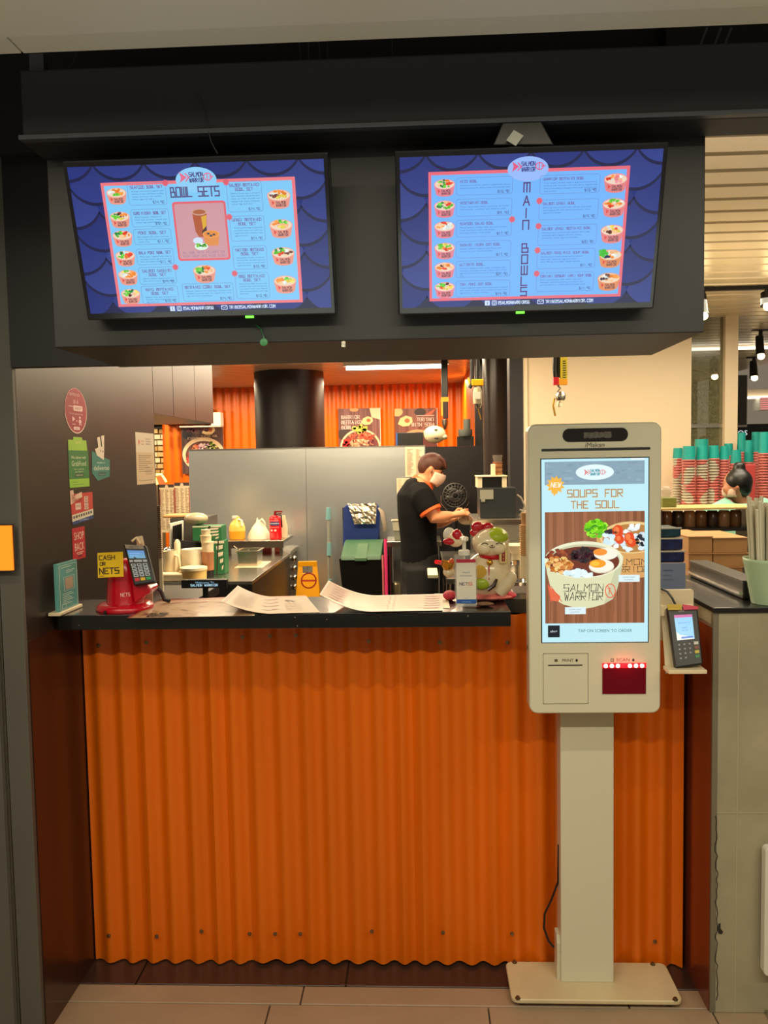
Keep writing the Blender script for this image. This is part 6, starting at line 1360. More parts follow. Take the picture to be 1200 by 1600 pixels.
o = pb(752, 780, 758, 784, 4.578); MB().box(o[0], o[1], 4.577, 4.5795, o[2], o[3]).build('paper_sticker', MATS['sticker_grey'], mc)
wtr = pb(745, 743, 793, 761, 4.6, bm2[3]+.0005)
wtt = thing('white_tray', 'upturned white plastic tub on top of the black machine', 'tray', ((wtr[0]+wtr[1])/2, 4.68, bm2[3]+.0005))
mb = MB(); mb.box(wtr[0], wtr[1], 4.6, 4.78, wtr[3]-.008, wtr[3]); mb.build('tray_top', M_CREAM, wtt, bevel=.002)
for x in (wtr[0]+.004, wtr[1]-.03): MB().box(x, x+.026, 4.605, 4.775, wtr[2], wtr[3]-.008).build('tray_side', M_CREAM, wtt)
MB().box(wtr[0]+.035, wtr[1]-.035, 4.62, 4.77, wtr[2]+.001, wtr[3]-.014).build('dark_inset', M_BLACK, wtt)
# cup stack
cst = thing('paper_cup_stack', 'short stack of brown cups with one clear cup on the white tub', 'cups', (at(778, 740, 4.66).x, 4.66, wtr[3]))
xq = at(778, 740, 4.66).x; z_ = wtr[3]; top = at(778, 722, 4.66).z; n = 6
for k in range(n):
    za = z_+(top-z_)*k/n; o_cup = MB().lathe((xq, 4.68, za), [(.024, 0), (.027, (top-z_)/n*.8), (.0295, (top-z_)/n*.82), (.0295, (top-z_)/n)], 18).build('cup', (M_KRAFT if k % 2 == 0 else pm('brown_cup', (150, 96, 60), .6)), cst, smooth=True)
MB().lathe((xq, 4.68, top), [(.022, 0), (.028, .035), (.028, .04)], 16).build('clear_cup', pm('smoked_clear', (120, 110, 100), .1, alpha=.5), cst, smooth=True)
o = pb(767, 725, 774, 743, 4.64, z_+.0005); tag(MB().box(o[0], o[1], 4.63, 4.65, z_+.0005, o[3]).build('white_block', M_CREAM, bevel=.003), 'small upright cream box touching the brown cup stack', 'box')
# cables right
cbt = MB()
for pts in ([(808, 773), (814, 778), (820, 790), (815, 802), (810, 812)], [(812, 796), (822, 802), (826, 812)], [(826, 788), (818, 798), (812, 806)]): cbt.tube([at(x, y, 4.75) for x, y in pts], .006, 6)
tag(cbt.build('cable_tangle', pm('dirty_white_cable', (176, 164, 140), .5), smooth=True), 'tangle of pale cables right of the black machine', 'cable')
# lower side counter
lo = bench('side_counter', 'low stainless counter behind the cat figurine holding pans', .27, .735, 2.75, 4.3, .95, front=M_BLACK, legs=False, t=.03)
MB().box(at(801, 932, 2.6).x, .74, 2.6, 2.74, .9, at(815, 926, 2.6).z).build('front_ledge', MATS['dull_steel'], lo, bevel=.004)
sb = thing('bowl_stack', 'tall stack of kraft paper bowls behind the kiosk edge', 'bowls', (at(822, 860, 3.2).x, 3.2, .951)); xq = at(822, 840, 3.2).x+.004
MB().cyl((xq, 3.2, .951), (xq, 3.2, at(822, 868, 3.2).z), .03).build('stack_base', M_CREAM, sb)
zq0, zq1 = at(822, 868, 3.2).z, at(822, 820, 3.2).z
for k in range(16):
    z_ = zq0+(zq1-zq0)*k/16
    if k == 0: cup0 = MB().lathe((xq, 3.2, z_), [(.024, 0), (.0285, .006), (.0305, .0062), (.0305, .0076)], 20).build('paper_bowl', pm('kraft_bowl', (214, 176, 124), .6), sb, smooth=True)
    else: c_ = cup0.copy(); COL.objects.link(c_); c_.location = (0, 0, z_-zq0)
MB().lathe((xq, 3.2, zq1), [(.022, 0), (.024, at(822, 801, 3.2).z-zq1)], 18).build('top_cup', M_KRAFT, sb, smooth=True)
pl = at(806, 851, 3.6)
tag(MB().lathe((pl.x, 3.6, .951), [(.03, 0), (.02, .03), (.02, pl.z-.99), (.055, pl.z-.965), (.06, pl.z-.951), (.056, pl.z-.949)], 20).build('plate_stand', M_CREAM, smooth=True), 'cream plates on a pedestal behind the right paw of the cat', 'plate')
for k, (px, py, Y, r, lb) in enumerate(((808, 880, 3.3, .075, 'steel bowl right of the cat plaque'), (822, 908, 3.0, .05, 'small chrome bowl lowest beside the kiosk edge'))):
    p = at(px, py, Y); zb_2 = .951 if px > 700 else .951
    h_ = max(.03, p.z-zb_2)
    tag(MB().lathe((p.x, Y, zb_2), [(r*.55, 0), (r*.75, h_*.4), (r, h_), (r*1.05, h_+.003), (r*.95, h_+.001), (r*.7, h_*.5)], 24, capt=False).build('steel_bowl', M_CHROME, smooth=True), lb, 'bowl')
# cook's work table
ckx0 = at(682, 880, 5.2).x
ck = bench('work_table', 'stainless work table at the waist of the cook', at(690, 860, 5.25).x, at(738, 840, 4.5).x, 4.32, 5.6, .86, cat='worktop', t=.03)
tag(MB().box(at(668, 885, 4.4).x, at(684, 885, 4.4).x, 4.33, 4.6, .861, .88).build('chopping_board', pm('pale_green_board', (214, 214, 170), .5), bevel=.003), 'pale chopping board at the left edge of the work table', 'board')
tag(MB().cyl(at(682, 878, 4.3), at(697, 881, 4.5), .012, n=10).build('red_handle_tool', M_REDP, smooth=True), 'red handled tool at the front corner of the work table', 'utensil')
# ================================================================ COOK
YP = 5.25
def W(px, py, dy=0): p = at(px, py, YP); p.y = YP+dy; return p
ckr = thing('person', 'person in black t-shirt with orange trim and white mask, hands busy at the steel table', 'person', (at(655, 900, YP).x, YP, 0))
s = YP/1280.
hip, ches, nk = W(655, 872), W(653, 800), W(662, 750)
head = W(674, 733)
Rh = Matrix.Rotation(math.radians(28), 4, 'Y')
Hm = Matrix.Translation(head) @ Rh @ Matrix.Scale(.84, 4)
def hp_(x, y, z): return Hm @ Vector((x, y, z))
mb = MB()
# torso, neck
mb.tube([W(655, 900), hip, W(654, 840), W(653, 800), W(652, 772), W(657, 757), W(663, 752)], [.105, .112, .112, .122, .118, .08, .052], 18, flat=1.35)
mb.tube([W(660, 760), W(663, 750), W(669, 741)], [.055, .05, .05], 14)
# head
mb.ell(head+Vector((-.005, 0, .01)), (.080, .063, .088), 22, 16, None)
mb.ell(hp_(.03, 0, -.06), (.052, .046, .050), 16, 12, None)
mb.tube([hp_(.088, 0, .01), hp_(.108, 0, -.022), hp_(.094, 0, -.034)], [.008, .014, .012], 8)
for s_ in (-1, 1):
    mb.tube([hp_(-.008, s_*.078, .018), hp_(-.004, s_*.086, -.002), hp_(.002, s_*.08, -.022)], [.010, .013, .008], 8)
# arms
def hand(mb, wr, dir_, up, sd, curl=1.0):
    """palm with four fingers and a thumb; dir_ along the fingers, up = back of hand, sd = thumb side"""
    d, u, t = dir_.normalized(), up.normalized(), sd.normalized()
    P = wr+d*.045
    mb.tube([wr, wr+d*.03, wr+d*.085], [.028, .036, .034], 10, flat=.62)
    for i, (off, L) in enumerate(((.028, .07), (.010, .078), (-.008, .073), (-.026, .058))):
        b = wr+d*.08+t*off; mb.tube([b, b+d*L*.45-u*.006*curl, b+d*L*.62-u*.030*curl, b+d*L*.42-u*.052*curl], [.0095, .0090, .0085, .007], 7)
    b = wr+d*.03+t*.03; mb.tube([b, b+t*.022+d*.028-u*.008, b+t*.012+d*.058-u*.024], [.012, .0105, .0085], 7)
sr_, er_, wr_r = W(660, 775, -.17), W(678, 806, -.20), W(704, 802, -.16)
mb.tube([W(656, 768, -.12), sr_, er_.lerp(sr_, .5), er_, wr_r.lerp(er_, .6), wr_r.lerp(er_, .3), wr_r], [.052, .050, .044, .040, .038, .032, .024], 14)
hand(mb, wr_r, Vector((.9, .15, .1)), Vector((.1, -.5, .8)), Vector((-.1, .9, .3)))
sl_, el_, wl_ = W(658, 775, .17), W(680, 822, .16), W(703, 813, .02)
mb.tube([W(656, 768, .12), sl_, el_.lerp(sl_, .5), el_, wl_.lerp(el_, .5), wl_], [.052, .050, .044, .040, .036, .024], 14)
hand(mb, wl_, Vector((.85, -.2, .35)), Vector((-.1, -.9, .1)), Vector((0, 0, 1)))
# legs (hidden under trousers)
for s_ in (-1, 1): mb.tube([W(656, 885, s_*.06), Vector((hip.x+.01, YP+s_*.10, .5)), Vector((hip.x-.01, YP+s_*.10, .12)), Vector((hip.x-.01, YP+s_*.10, .05))], [.06, .055, .045, .045], 12)
body = mb.build('body', M_SKIN, ckr, remesh=.0075)
# clothing
mb = MB()
mb.tube([W(655, 897), hip, W(654, 840), W(652, 800), W(650, 774), W(655, 759), W(660, 754)], [.114, .120, .118, .128, .124, .090, .060], 20, flat=1.38)
for sh_, e_ in ((sr_, er_), (sl_, el_)):
    mb.tube([W(655, 768, (sh_.y-YP)*.55), sh_, sh_.lerp(e_, .45), sh_.lerp(e_, .62)], [.075, .076, .072, .072], 16)
mb.build('black_tshirt', M_SHIRT, ckr, remesh=.010)
trim = pm('orange_trim', (226, 96, 36), .7)
for sh_, e_ in ((sr_, er_), (sl_, el_)):
    a_, b_ = sh_.lerp(e_, .60), sh_.lerp(e_, .72); MB().tube([a_, b_], [.0735, .0725], 18).build('sleeve_trim', trim, ckr, smooth=True)
MB().tube([W(659, 757), W(663.5, 750.5)], [.070, .062], 18, flat=1.15).build('collar_trim', trim, ckr, smooth=True)
mb = MB()
mb.tube([W(656, 862), W(656, 885), W(656, 905)], [.118, .128, .120], 18, flat=1.35)
for s_ in (-1, 1): mb.tube([W(656, 885, s_*.08), Vector((hip.x+.01, YP+s_*.10, .5)), Vector((hip.x, YP+s_*.10, .09))], [.105, .082, .072], 14)
mb.build('black_trousers', pm('black_twill', (15, 14, 15), .8), ckr, remesh=.012)
for s_ in (-1, 1): MB().ell(Vector((hip.x+.04, YP+s_*.10, .045)), (.13, .05, .045), 14, 8).build('shoe', M_BLACK, ckr, smooth=True)
# hair: cap over the crown and back with a fringe
mb = MB()
mb.ell(hp_(-.016, 0, .036), (.086, .070, .074), 24, 16, None)
mb.ell(hp_(-.052, 0, -.005), (.048, .062, .066), 18, 12, None)
mb.ell(hp_(.050, 0, .066), (.040, .054, .030), 16, 10, None)
rs = random.Random(6)
for i in range(26):
    a_ = rs.uniform(-1.2, 1.2); mb.tube([hp_(.0, .05*a_, .115), hp_(.055, .06*a_, .10), hp_(.10, .058*a_, .055+rs.uniform(-.012, .012))], [.011, .012, .005], 6)
mb.build('brown_hair', M_HAIR, ckr, remesh=.008)
# mask
mb = MB()
vs = []; nu, nv = 12, 8
for j in range(nv+1):
    for i in range(nu+1):
        a_ = -1.45+2.9*i/nu; v = j/nv; zz1 = .006-.105*v
        rx = .088+.030*math.sin(math.pi*min(1, .25+v*.75)); vs.append(hp_(.018+(rx-.01)*math.cos(a_), (.068)*math.sin(a_), zz1+.012*(1-math.cos(a_))*(1 if v < .5 else -1)*-1))
fs = [(j*(nu+1)+i, j*(nu+1)+i+1, (j+1)*(nu+1)+i+1, (j+1)*(nu+1)+i) for j in range(nv) for i in range(nu)]
mb.add(vs, fs); mk = mb.build('face_mask', pm('white_mask', (232, 196, 172), .7), ckr, smooth=True); sm = mk.modifiers.new('t', 'SOLIDIFY'); sm.thickness = .004
for s_ in (-1, 1): MB().tube([hp_(.02, s_*.075, -.01), hp_(-.004, s_*.088, .012)], .0018, 5).tube([hp_(.02, s_*.072, -.06), hp_(-.002, s_*.088, -.02)], .0018, 5).build('mask_loop', M_WHITE, ckr)
for s_ in (-1, 1): MB().ell(hp_(.084, s_*.034, .018), (.009, .011, .006), 10, 6).build('eye', pm('eye_dark', (30, 20, 18), .2), ckr, smooth=True)
# food / glove piece held
fb = wr_r.lerp(wl_, .5)+Vector((.10, -.02, -.012))
tag(MB().ell(fb, (.055, .05, .035), 14, 10).build('food_parcel', pm('light_wrap', (214, 186, 150), .5, bump=.6, bscale=30), smooth=True), 'pale wrapped food parcel held between the hands of the cook', 'food')
tag(MB().tube([fb+Vector((.03, -.03, .015)), fb+Vector((.10, -.05, -.005)), fb+Vector((.16, -.05, -.02))], [.006, .007, .014], 8).build('tongs', M_CHROME, smooth=True), 'steel tongs pointing right from the hands of the cook', 'utensil')
# ================================================================ NEIGHBOURING STALL
sc = MB().box(.81, 2.6, 2.72, 4.0, 0, 1.0).build('stall_counter_body', M_BLACK); tag(sc, 'dark low counter of the neighbouring stall behind the concrete front', 'counter')
# near black tray box
zt3 = 1.149
tb2 = thing('black_display_tray', 'long low black tray box on the neighbouring stone counter', 'tray box', (.97, 2.5, 1.101))
MB().box(.876, .93, 2.25, 2.69, 1.101, zt3).build('tray_body', pm('satin_black', (26, 23, 22), .3), tb2, bevel=.003)
MB().box(.866, .876, 2.25, 2.69, 1.113, 1.120).build('metal_edge', M_CHROME, tb2)
MB().box(.872, .932, 2.246, 2.69, zt3, zt3+.004).build('tray_lid', pm('brownish_black', (70, 58, 50), .3), tb2, bevel=.001)
# straw cup
sc0 = at(1205, 940, 2.19); z0_ = 1.101; YU = 2.193
cu = thing('straw_cup', 'mint textured plastic cup packed with pale straws at right edge', 'cup', (sc0.x, YU, z0_))
zt4 = at(1185, 872, YU).z; rt_, rb_ = sc0.x-at(1163, 872, YU).x, sc0.x-at(1176, 930, YU).x
mb = MB(); vs = []; n, m3 = 40, 14
for j in range(m3+1):
    v = j/m3
    for i in range(n):
        a_ = 2*math.pi*i/n; q_ = rb_+(rt_-rb_)*v+(.0012 if (i+j) % 2 else 0); vs.append((sc0.x+q_*math.cos(a_), YU+q_*math.sin(a_), z0_+(zt4-z0_)*v))
fs = [(j*n+i, j*n+(i+1) % n, (j+1)*n+(i+1) % n, (j+1)*n+i) for j in range(m3) for i in range(n)]+[tuple(range(n))[::-1]]
mb.add(vs, fs); cw_ = mb.build('cup_wall', pm('mint_plastic', (166, 190, 156), .3), cu, smooth=True); q_ = cw_.modifiers.new('t', 'SOLIDIFY'); q_.thickness = .002
rs = random.Random(12); mstr = pm('pale_straw', (206, 200, 176), .35)
for k in range(70):
    a_, q_ = rs.random()*6.28, math.sqrt(rs.random())*rt_*.93; ztop = at(1185, rs.uniform(776, 800), YU).z
    bx, by = sc0.x+q_*.7*math.cos(a_), YU+q_*.7*math.sin(a_); tx, ty = sc0.x+q_*.98*math.cos(a_), YU+q_*.98*math.sin(a_)
    tag(MB().cyl((bx, by, z0_+.004), (tx, ty, ztop), .0048, n=7).build('straw', mstr, smooth=True), 'pale straw in the mint cup at right edge', 'straw', 'straws in the mint cup')
# acrylic sign + tissue packs
sg2 = pb(1028, 880, 1072, 917, 2.38, 1.0935)
asn = thing('counter_card', 'bluish clear card stand with small print between kiosk and blue packs', 'card stand', ((sg2[0]+sg2[1])/2, 2.39, 1.0935))
MB().box(sg2[0], sg2[1], 2.385, 2.391, 1.0935, sg2[3]).build('acrylic_panel', pm('blueish_acrylic', (126, 140, 176), .12, alpha=.9), asn, bevel=.001)
c = Canvas((sg2[0], 2.3845, sg2[3]), (1, 0, 0), (0, 0, -1), 44, 37, sg2[1]-sg2[0], sg2[3]-1.0935, .0002)
c.rect(10, 8, 24, 9.5, (70, 90, 130), 1); c.rect(10, 14, 22, 15, (90, 110, 140), 1); c.rect(10, 19, 24, 20, (90, 110, 140), 1); c.build('print', M_PRINT, asn)
zt5 = at(1055, 880, 2.86).z
for k, (y0, y1) in enumerate(((878, 861), (859, 841), (839, 825))):
    za, zb2 = at(1050, y0, 2.95).z, at(1050, y1, 2.95).z; X0_, X1_ = at(1026, 850, 2.95).x, at(1069-k*3, 850, 2.95).x
    if k == 0: tag(MB().box(X0_, X1_, 2.94, 3.1, 1.0005, za-.0005).build('support_box', M_KRAFT, bevel=.003), 'plain brown carton holding up the blue packs', 'carton')
    t = thing('tissue_pack', ('lowest', 'middle', 'topmost')[k]+' blue soft pack in the stack of three beside the kiosk', 'pack', ((X0_+X1_)/2, 3.0, za)); t['group'] = 'blue soft packs'
    MB().box(X0_, X1_, 2.94, 3.08, za, zb2).build('pack', pm(('deep_blue_pack', 'deep_blue_pack', 'teal_blue_pack')[k], ((34, 46, 104), (34, 46, 104), (24, 70, 90))[k], .3, noise=.4, nscale=60), t, bevel=.006)
    MB().box(X0_, X1_, 2.935, 2.94, zb2-.002, zb2+.003).build('white_edge', M_WHITE, t)
# kraft boxes
def kraft(i, x0, y0, x1, y1, Y, d, label, top=None):
    o = pb(x0, y0, x1, y1, Y, top); g = thing('kraft_box', label, 'box', ((o[0]+o[1])/2, Y+d/2, o[2])); g['group'] = 'kraft take-away boxes'
    MB().box(o[0], o[1], Y, Y+d, o[2], o[3]-.004).build('box_body', M_KRAFT, g, bevel=.002); MB().box(o[0]-.003, o[1]+.003, Y-.003, Y+d, o[3]-.004, o[3]).build('box_lid', M_KRAFT, g, bevel=.001)
    return o[3]
za = 1.0005
z1_ = at(1095, 887, 3.2).z
z1_ = kraft(0, 1076, 886, 1160, 905, 3.2, .3, 'bottom box of the left stack of brown boxes behind the black tray', 1.0005)
for i, (y0, lb) in enumerate(((864, 'middle box of the left stack of brown boxes'), (838, 'top box of the left stack of brown boxes, lit face'))):
    z1_ = kraft(i, 1076, y0, 1113, y0+20, 3.2, .3, lb, z1_+.0008)
z2_ = at(1140, 886, 3.2).z+.0008
zc = max(z2_, pb(1076, 886, 1160, 905, 3.2)[3]+.0008)
for i, (y0, lb) in enumerate(((864, 'lower of the two brown boxes right of the lit faced stack'), (840, 'upper of the two brown boxes right of the lit faced stack'))): zc = kraft(i, 1114.5, y0, 1168, y0+20, 3.2, .3, lb, zc)+.0008
kraft(9, 1058, 836, 1074, 872, 3.5, .08, 'narrow upright brown box left of the brown box stacks', 1.0005)
# display shelf with glass jars
y_ = 3.6; zsh, zsl = at(1100, 793, y_).z, at(1100, 826, y_).z; xa_, xb_ = at(1030, 800, y_).x, at(1185, 800, y_).x
dc = thing('display_shelf', 'two level dark shelf with a pale yellow top behind the brown boxes', 'shelf', ((xa_+xb_)/2, y_+.1, 1.0))
MB().box(xa_, xb_, y_, y_+.22, zsh-.010, zsh).build('top_board', pm('pale_yellow_board', (206, 182, 120), .4), dc, bevel=.003)
MB().box(xa_, xb_, y_, y_+.22, zsl-.012, zsl).build('lower_board', M_BLACK, dc)
for x in (xa_+.002, xb_-.02): MB().box(x, x+.018, y_+.02, y_+.2, 1.0, zsh-.01).build('upright', M_BLACK, dc)
rs = random.Random(15)
for k in range(7):
    x = xa_+.06+k*(xb_-xa_-.12)/6.0; hh = zsh-.014-zsl
    j = thing('glass_jar', ('first', 'second', 'third', 'fourth', 'fifth', 'sixth', 'seventh')[k]+' glass jar from the kiosk in the row on the dark display shelf', 'jar', (x, y_+.1, zsl+.0005), 'glass jars on the display shelf')
    MB().lathe((x, y_+.1, zsl+.0005), [(.024, 0), (.026, .01), (.026, hh*.8), (.02, hh*.92)], 14).build('jar_body', (pm('amber_jar', (120, 82, 48), .15), pm('dark_jar', (60, 42, 30), .15), pm('tan_jar', (160, 120, 80), .2))[k % 3], j, smooth=True)
o = pb(1030, 764, 1052, 785, 3.7)
tag(MB().box(o[0], o[1], 3.65, 3.75, zsh+.0005, at(1040, 777, 3.7).z).build('olive_box', pm('olive_green_box', (120, 128, 60), .5), bevel=.003), 'small olive green box beside the kiosk edge on the pale shelf', 'box')
tag(MB().lathe((at(1040, 770, 3.7).x, 3.7, at(1040, 777, 3.7).z+.0005), [(.024, 0), (.028, .03), (.02, .045), (.004, .05)], 14).build('clear_dome', pm('clear_dome', (200, 190, 180), .1, alpha=.4), smooth=True), 'clear dome lid on the olive green box', 'lid')
# cup stacks
def cupmix():
    mt = pm('pink_grey_cup_print', (226, 110, 108), .5); nt = mt.node_tree; b = nt.nodes['Principled BSDF']
    tc = nt.nodes.new('ShaderNodeTexCoord'); tc = nt.nodes.new('ShaderNodeNewGeometry'); n = nt.nodes.new('ShaderNodeTexNoise'); n.inputs['Scale'].default_value = 11; n.inputs['Detail'].default_value = 0
    r = nt.nodes.new('ShaderNodeValToRGB'); r.color_ramp.interpolation = 'CONSTANT'; e = r.color_ramp.elements
    e[0].color = (*lin((210, 122, 116)), 1); e[1].color = (*lin((196, 190, 170)), 1); e[1].position = .53
    nt.links.new(tc.outputs['Position'], n.inputs[0]); nt.links.new(n.outputs[0], r.inputs[0]); nt.links.new(r.outputs[0], b.inputs['Base Color']); return mt
mteal = pm('teal_cup', (16, 146, 138), .45); mpink = pm('pink_cup', (210, 122, 116), .5); mmix = cupmix()
YC = 4.72
def cups(i, px, ytop, ysplit, Y, rpx, label, grey=False):
    zb2 = zbase; zt = at(px, ytop, Y).z; zs2 = at(px, ysplit, Y).z; x = at(px, ytop+20, Y).x; r = rpx*Y/1280.
    t = thing('cup_stack', label, 'cups', (x, Y, zb2)); t['group'] = 'pink and teal cup stacks'
    n = max(4, int((zs2-zb2)/.015)); h = (zs2-zb2)/n
    for k in range(n):
        nm = ('c', round(r, 4), round(h, 4), grey and (k*7+i) % 9 < 4)
        z_ = zb2+h*k
        M2 = mmix if grey else mpink
        o = MB().lathe((x, Y, z_), [(r*.80, 0), (r*.90, h*.55), (r*1.04, h*.6), (r*1.04, h)], 14, capb=(k == 0), capt=False).build('cup', M2, t, smooth=True)
    MB().lathe((x, Y, zs2), [(r, 0), (r*.86, zt-zs2)], 16).build('teal_cup', mteal, t, smooth=True)
zbase = at(1100, 792, 4.6).z
st = bench('back_table', 'pale back table of the neighbouring stall carrying the cup stacks', 1.25, 2.55, 4.45, 4.98, zbase-.0005, M_WALLW, front=M_BLACK, legs=False, cat='table')
data = [(1059, 700, 716, 4.80, 7.5, 'far left dim cup stack against the white wall', True), (1076, 697, 718, 4.60, 10, 'first full pink front cup stack from the white wall', True), (1096, 686, 712, 4.86, 11, 'widest teal topped stack standing behind the first two front stacks', False), (1096.5, 696, 718, 4.60, 9, 'second front cup stack, grey print swirling down it', True),
 (1115, 696, 716, 4.60, 8.3, 'third front cup stack, grey print near its middle', True), (1131.5, 697, 718, 4.60, 7.4, 'fourth front cup stack beside the dark hair bun', False), (1138, 693, 712, 4.88, 7, 'cup stack behind the fourth front stack', False), (1150, 703, 724, 4.72, 8, 'short cup stack right behind the hair bun', False),
 (1158.5, 676, 706, 4.88, 6.5, 'cup stack just right of the white mullion', False), (1170, 688, 722, 4.74, 7, 'cup stack right of the hair bun', False), (1181, 675, 706, 4.90, 7, 'back cup stack near the right edge', False), (1194, 675, 708, 4.62, 8.5, 'thick pink cup stack cut by the right edge', False)]
for i, d in enumerate(data): cups(i, *d)
# register box etc.
o = pb(1160, 726, 1188, 764, 4.4, zbase)
tag(MB().box(o[0], o[1], 4.46, 4.54, zbase, o[3]).build('red_box', pm('rose_box', (176, 60, 60), .5), bevel=.004), 'rose red box behind the hair bun', 'box')
# woman
YQ = 4.2
def V_(px, py, dy=0): p = at(px, py, YQ); p.y = YQ+dy; return p
wo = thing('person', 'person with a black hair bun and teal top seen from behind at far right', 'person', (at(1155, 800, YQ).x, YQ, 0))
hc2 = V_(1150, 757); mb = MB(); xw = V_(1163, 800).x
mb.ell(hc2, (.060, .066, .078), 20, 14)
mb.ell(hc2+Vector((-.040, -.01, -.035)), (.026, .036, .036), 12, 10)
mb.tube([hc2+Vector((-.060, -.015, -.004)), hc2+Vector((-.071, -.02, -.021)), hc2+Vector((-.062, -.015, -.028))], [.005, .008, .007], 8)
mb.tube([hc2+Vector((-.018, -.064, .0)), hc2+Vector((-.016, -.068, -.014)), hc2+Vector((-.02, -.062, -.027))], [.007, .009, .006], 8)
mb.tube([hc2+Vector((.0, 0, -.05)), Vector((xw-.01, YQ, V_(1160, 783).z)), Vector((xw, YQ, V_(1160, 800).z))], [.036, .036, .065], 14)
mb.tube([Vector((xw, YQ, V_(1160, 792).z)), Vector((xw, YQ, 1.12)), Vector((xw, YQ, .95)), Vector((xw, YQ, .78))], [.075, .115, .10, .12], 16, flat=1)
for s_ in (-1, 1):
    mb.tube([Vector((xw+s_*.08, YQ, V_(1160, 800).z)), Vector((xw+s_*.165, YQ, 1.16)), Vector((xw+s_*.19, YQ+.02, .95)), Vector((xw+s_*.12, YQ+.08, 1.0))], [.05, .048, .038, .028], 12)
    mb.tube([Vector((xw+s_*.07, YQ, .8)), Vector((xw+s_*.08, YQ, .42)), Vector((xw+s_*.08, YQ, .05))], [.085, .058, .04], 12)
    hand(mb, Vector((xw+s_*.12, YQ+.08, 1.0)), Vector((-s_*.3, .9, .1)), Vector((0, 0, 1)), Vector((-s_, 0, 0)))
mb.build('body', pm('tan_skin', (186, 122, 88), .5), wo, remesh=.009)
mb = MB()
mb.tube([Vector((xw, YQ, V_(1160, 786).z)), Vector((xw, YQ, V_(1160, 793).z)), Vector((xw, YQ, 1.1)), Vector((xw, YQ, .72))], [.085, .115, .135, .14], 18)
for s_ in (-1, 1): mb.tube([Vector((xw+s_*.06, YQ, V_(1160, 790).z)), Vector((xw+s_*.14, YQ, 1.185)), Vector((xw+s_*.18, YQ, 1.04))], [.055, .07, .062], 14)
mb.build('teal_top', pm('pale_teal_cloth', (140, 200, 176), .8), wo, remesh=.011)
mb = MB()
for s_ in (-1, 1): mb.tube([Vector((xw+s_*.06, YQ, .82)), Vector((xw+s_*.08, YQ, .42)), Vector((xw+s_*.08, YQ, .08))], [.10, .075, .062], 14)
mb.build('trousers', MATS['black_twill'], wo, remesh=.012)
mb = MB(); mb.ell(hc2+Vector((.010, -.008, .012)), (.067, .070, .070), 24, 16); mb.ell(V_(1154, 729, -.01), (.031, .030, .026), 16, 12); mb.ell(hc2+Vector((.026, -.014, -.022)), (.044, .052, .046), 16, 12)
mb.build('black_hair_bun', M_HAIRB, wo, remesh=.008)
MB().tube([Vector((xw-.058, YQ-.03, V_(1160, 788).z)), Vector((xw, YQ-.075, V_(1160, 790).z-.004)), Vector((xw+.062, YQ-.03, V_(1160, 786).z))], .012, 8).build('apron_strap', M_BLACK, wo, smooth=True)
mb = MB(); vs = []
for j in range(5):
    for i in range(9):
        a_ = math.pi-1.2+2.4*i/8; vs.append(hc2+Vector((.008+(.068)*math.cos(a_)-.008*math.sin(math.pi*j/4), -.062*math.sin(a_)*-1, -.012-.048*j/4)))
mb.add(vs, [(j*9+i, j*9+i+1, (j+1)*9+i+1, (j+1)*9+i) for j in range(4) for i in range(8)])
mk = mb.build('face_mask', MATS['white_mask'], wo, smooth=True); q_ = mk.modifiers.new('t', 'SOLIDIFY'); q_.thickness = .004
# ceiling lights of the stall
Mbulb = pm('warm_bulb', (255, 230, 180), .3, emis=(255, 222, 160), es=14)
def spot(px, py, Y, label, ptop, s=1.0):
    p = at(px, py, Y); t = thing('spotlight', label, 'spotlight', tuple(p)); zt = ZC-.002
    MB().cyl((p.x, Y, zt-.05), (p.x, Y, zt), .012*s, n=10).build('stem', M_BLACK, t)
    top = min(zt-.03, p.z+.12*s)
    MB().tube([(p.x, Y+.02, top), (p.x, Y+.005, p.z+.02), (p.x, Y, p.z+.004)], [.022*s, .026*s, .03*s], 14).cyl((p.x, Y+.01, top-.02), (p.x, Y, zt-.045), .008, n=8).build('lamp_housing', M_BLACK, t, smooth=True)
    MB().ell((p.x, Y-.012, p.z-.004), (.022*s, .016*s, .020*s), 12, 8).build('bulb', Mbulb, t, smooth=True)
    MB().box(p.x-.05*s, p.x+.05*s, Y-.015, Y+.015, zt-.006, zt+.004).build('base_plate', M_BLACK, t)
def track(px0, px1, py, Y, label):
    a, b = at(px0, py, Y).x, at(px1, py, Y).x; tag(MB().box(a, b, Y-.012, Y+.012, ZC-.02, ZC-.001).build('light_track', M_BLACK), label, 'track')
track(1040, 1260, 455, 4.13, 'thin black light track nearest across the slatted ceiling')
spot(1098, 493, 4.13, 'glowing spotlight on the near track beside the header corner', 455)
spot(1198, 478, 4.13, 'black spotlight on the near track cut by the right edge', 455)
spot(1188, 556, 5.6, 'spotlight hanging right of the mullion, nearer than the pair below it', 520, 1.1)
spot(1116, 588, 7.0, 'bright spotlight seen through the speckled glass', 560, 1.3)
spot(1178, 590, 7.2, 'lower bright spotlight right of the mullion', 565, 1.3)
t_ = thing('strip_light', 'long thin white strip light across the far slatted ceiling', 'strip light', (at(1140, 551, 6.4).x, 6.4, ZC-.04))
MB().box(at(1050, 551, 6.4).x, 3.1, 6.39, 6.41, ZC-.03, ZC-.008).build('strip', pm('lit_strip', (255, 246, 226), .4, emis=(255, 244, 220), es=3.0), t_)
o = pb(1150, 618, 1230, 621, 9.3); t_ = thing('wall_strip_light', 'faint horizontal strip light on the far grey wall', 'strip light', (o[0]+.2, 9.4, o[2]))
MB().box(o[0], o[1], 9.4, 9.5, o[2], o[3]).build('strip', MATS['lit_strip'], t_)
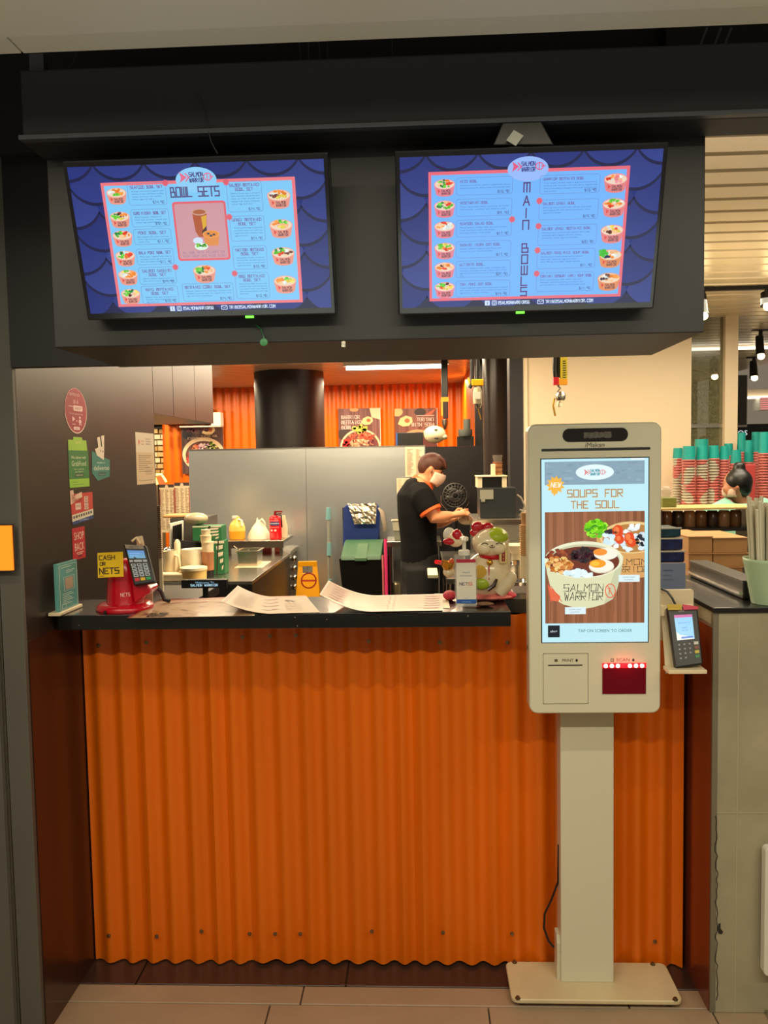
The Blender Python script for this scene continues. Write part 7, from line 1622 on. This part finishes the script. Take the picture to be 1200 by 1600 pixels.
MB().box(o[0], o[1], 9.45, 9.6, o[3]-.001, o[3]+.08).build('pelmet', M_WALLW, t_)
o = pb(1156, 586, 1166, 664, 8.6); t_ = thing('hanging_screen', 'dark hanging screen with a pale frame beyond the mullion', 'screen', (o[0]-.1, 8.6, o[2]))
MB().box(o[0]-.3, o[0]+.07, 8.6, 8.64, o[2], o[3]).build('panel', pm('dark_olive_panel', (66, 62, 50), .4), t_); MB().box(o[0]-.3, o[0]+.08, 8.61, 8.63, o[2]-.02, o[2]).box(o[0]+.07, o[0]+.08, 8.61, 8.63, o[2], o[3]).build('pale_frame', M_STEEL, t_)
MB().box(o[0]-.12, o[0]-.1, 8.61, 8.63, o[3], ZC).build('hanger', M_BLACK, t_)
o = pb(1151, 671, 1172, 681, 9.2); t_ = thing('shop_sign', 'small white lit letters on a dark far sign', 'sign', ((o[0]+o[1])/2, 9.3, o[2]))
MB().box(o[0]-.3, o[1]+.6, 9.25, 9.3, o[2]-.12, o[3]+.06).build('sign_board', M_BLACK, t_)
c = Canvas((o[0], 9.249, o[3]), (1, 0, 0), (0, 0, -1), 22, 9, o[1]-o[0], o[3]-o[2], .0006); c.btext(11, 8, 7, 'JOS', (225, 232, 240), 1, 'c', width=20); c.build('lit_letters', M_SCREEN, t_)
MB().box(o[0]+.1, o[0]+.13, 9.29, 9.6, o[2], o[3]).build('sign_arm', M_BLACK, t_)
o = pb(1193, 620, 1204, 640, 9.3); c = Canvas((o[0], 9.39, o[3]), (1, 0, 0), (0, 0, -1), 10, 20, .12, o[3]-o[2], .0006)
t_ = thing('menu_light_board', 'small pink striped lit board at the right edge of the far wall', 'sign', (o[0]+.05, 9.4, o[2]))
MB().box(o[0], o[0]+.12, 9.392, 9.6, o[2], o[3]).build('board', M_WHITE, t_)
for k in range(6): c.rect(0, k*3.4, 10, k*3.4+2.2, (226, 140, 130), 1)
c.build('print', M_SCREEN, t_)
# chair legs beyond the glass, white board at lower right
ch = thing('bar_stool', 'dark stool seen through the speckled glass beyond the cup stacks', 'stool', (at(1118, 690, 7.4).x, 7.4, 0)); zx = at(1118, 682, 7.4).z
for dx_, dy_ in ((-.09, -.09), (.09, -.09), (-.09, .09), (.09, .09)): MB().cyl((ch.location.x+dx_, 7.4+dy_, 0), (ch.location.x+dx_*.8, 7.4+dy_*.8, zx-.04), .012, n=8).build('leg', M_BLACK, ch)
MB().lathe((ch.location.x, 7.4, zx-.04), [(.13, 0), (.14, .02), (.12, .045)], 20).build('seat', M_BLACK, ch, smooth=True)
o = pb(1195, 1325, 1275, 1526, 2.10)
wbd = thing('white_board', 'white rounded board against the concrete front cut by the right edge', 'board', ((o[0]+o[1])/2, 2.12, o[2]))
MB().prism(rr(o[0], o[1], o[2], o[3], .012, 4), 'y', 2.10, 2.125).build('panel', M_WHITE, wbd, bevel=.002)
MB().box(o[0]+.05, o[0]+.08, 2.105, 2.12, 0, o[2]).build('stand', M_STEEL, wbd); MB().box(o[0]+.02, o[1]-.02, 2.07, 2.139, 0, .012).build('foot', M_STEEL, wbd)
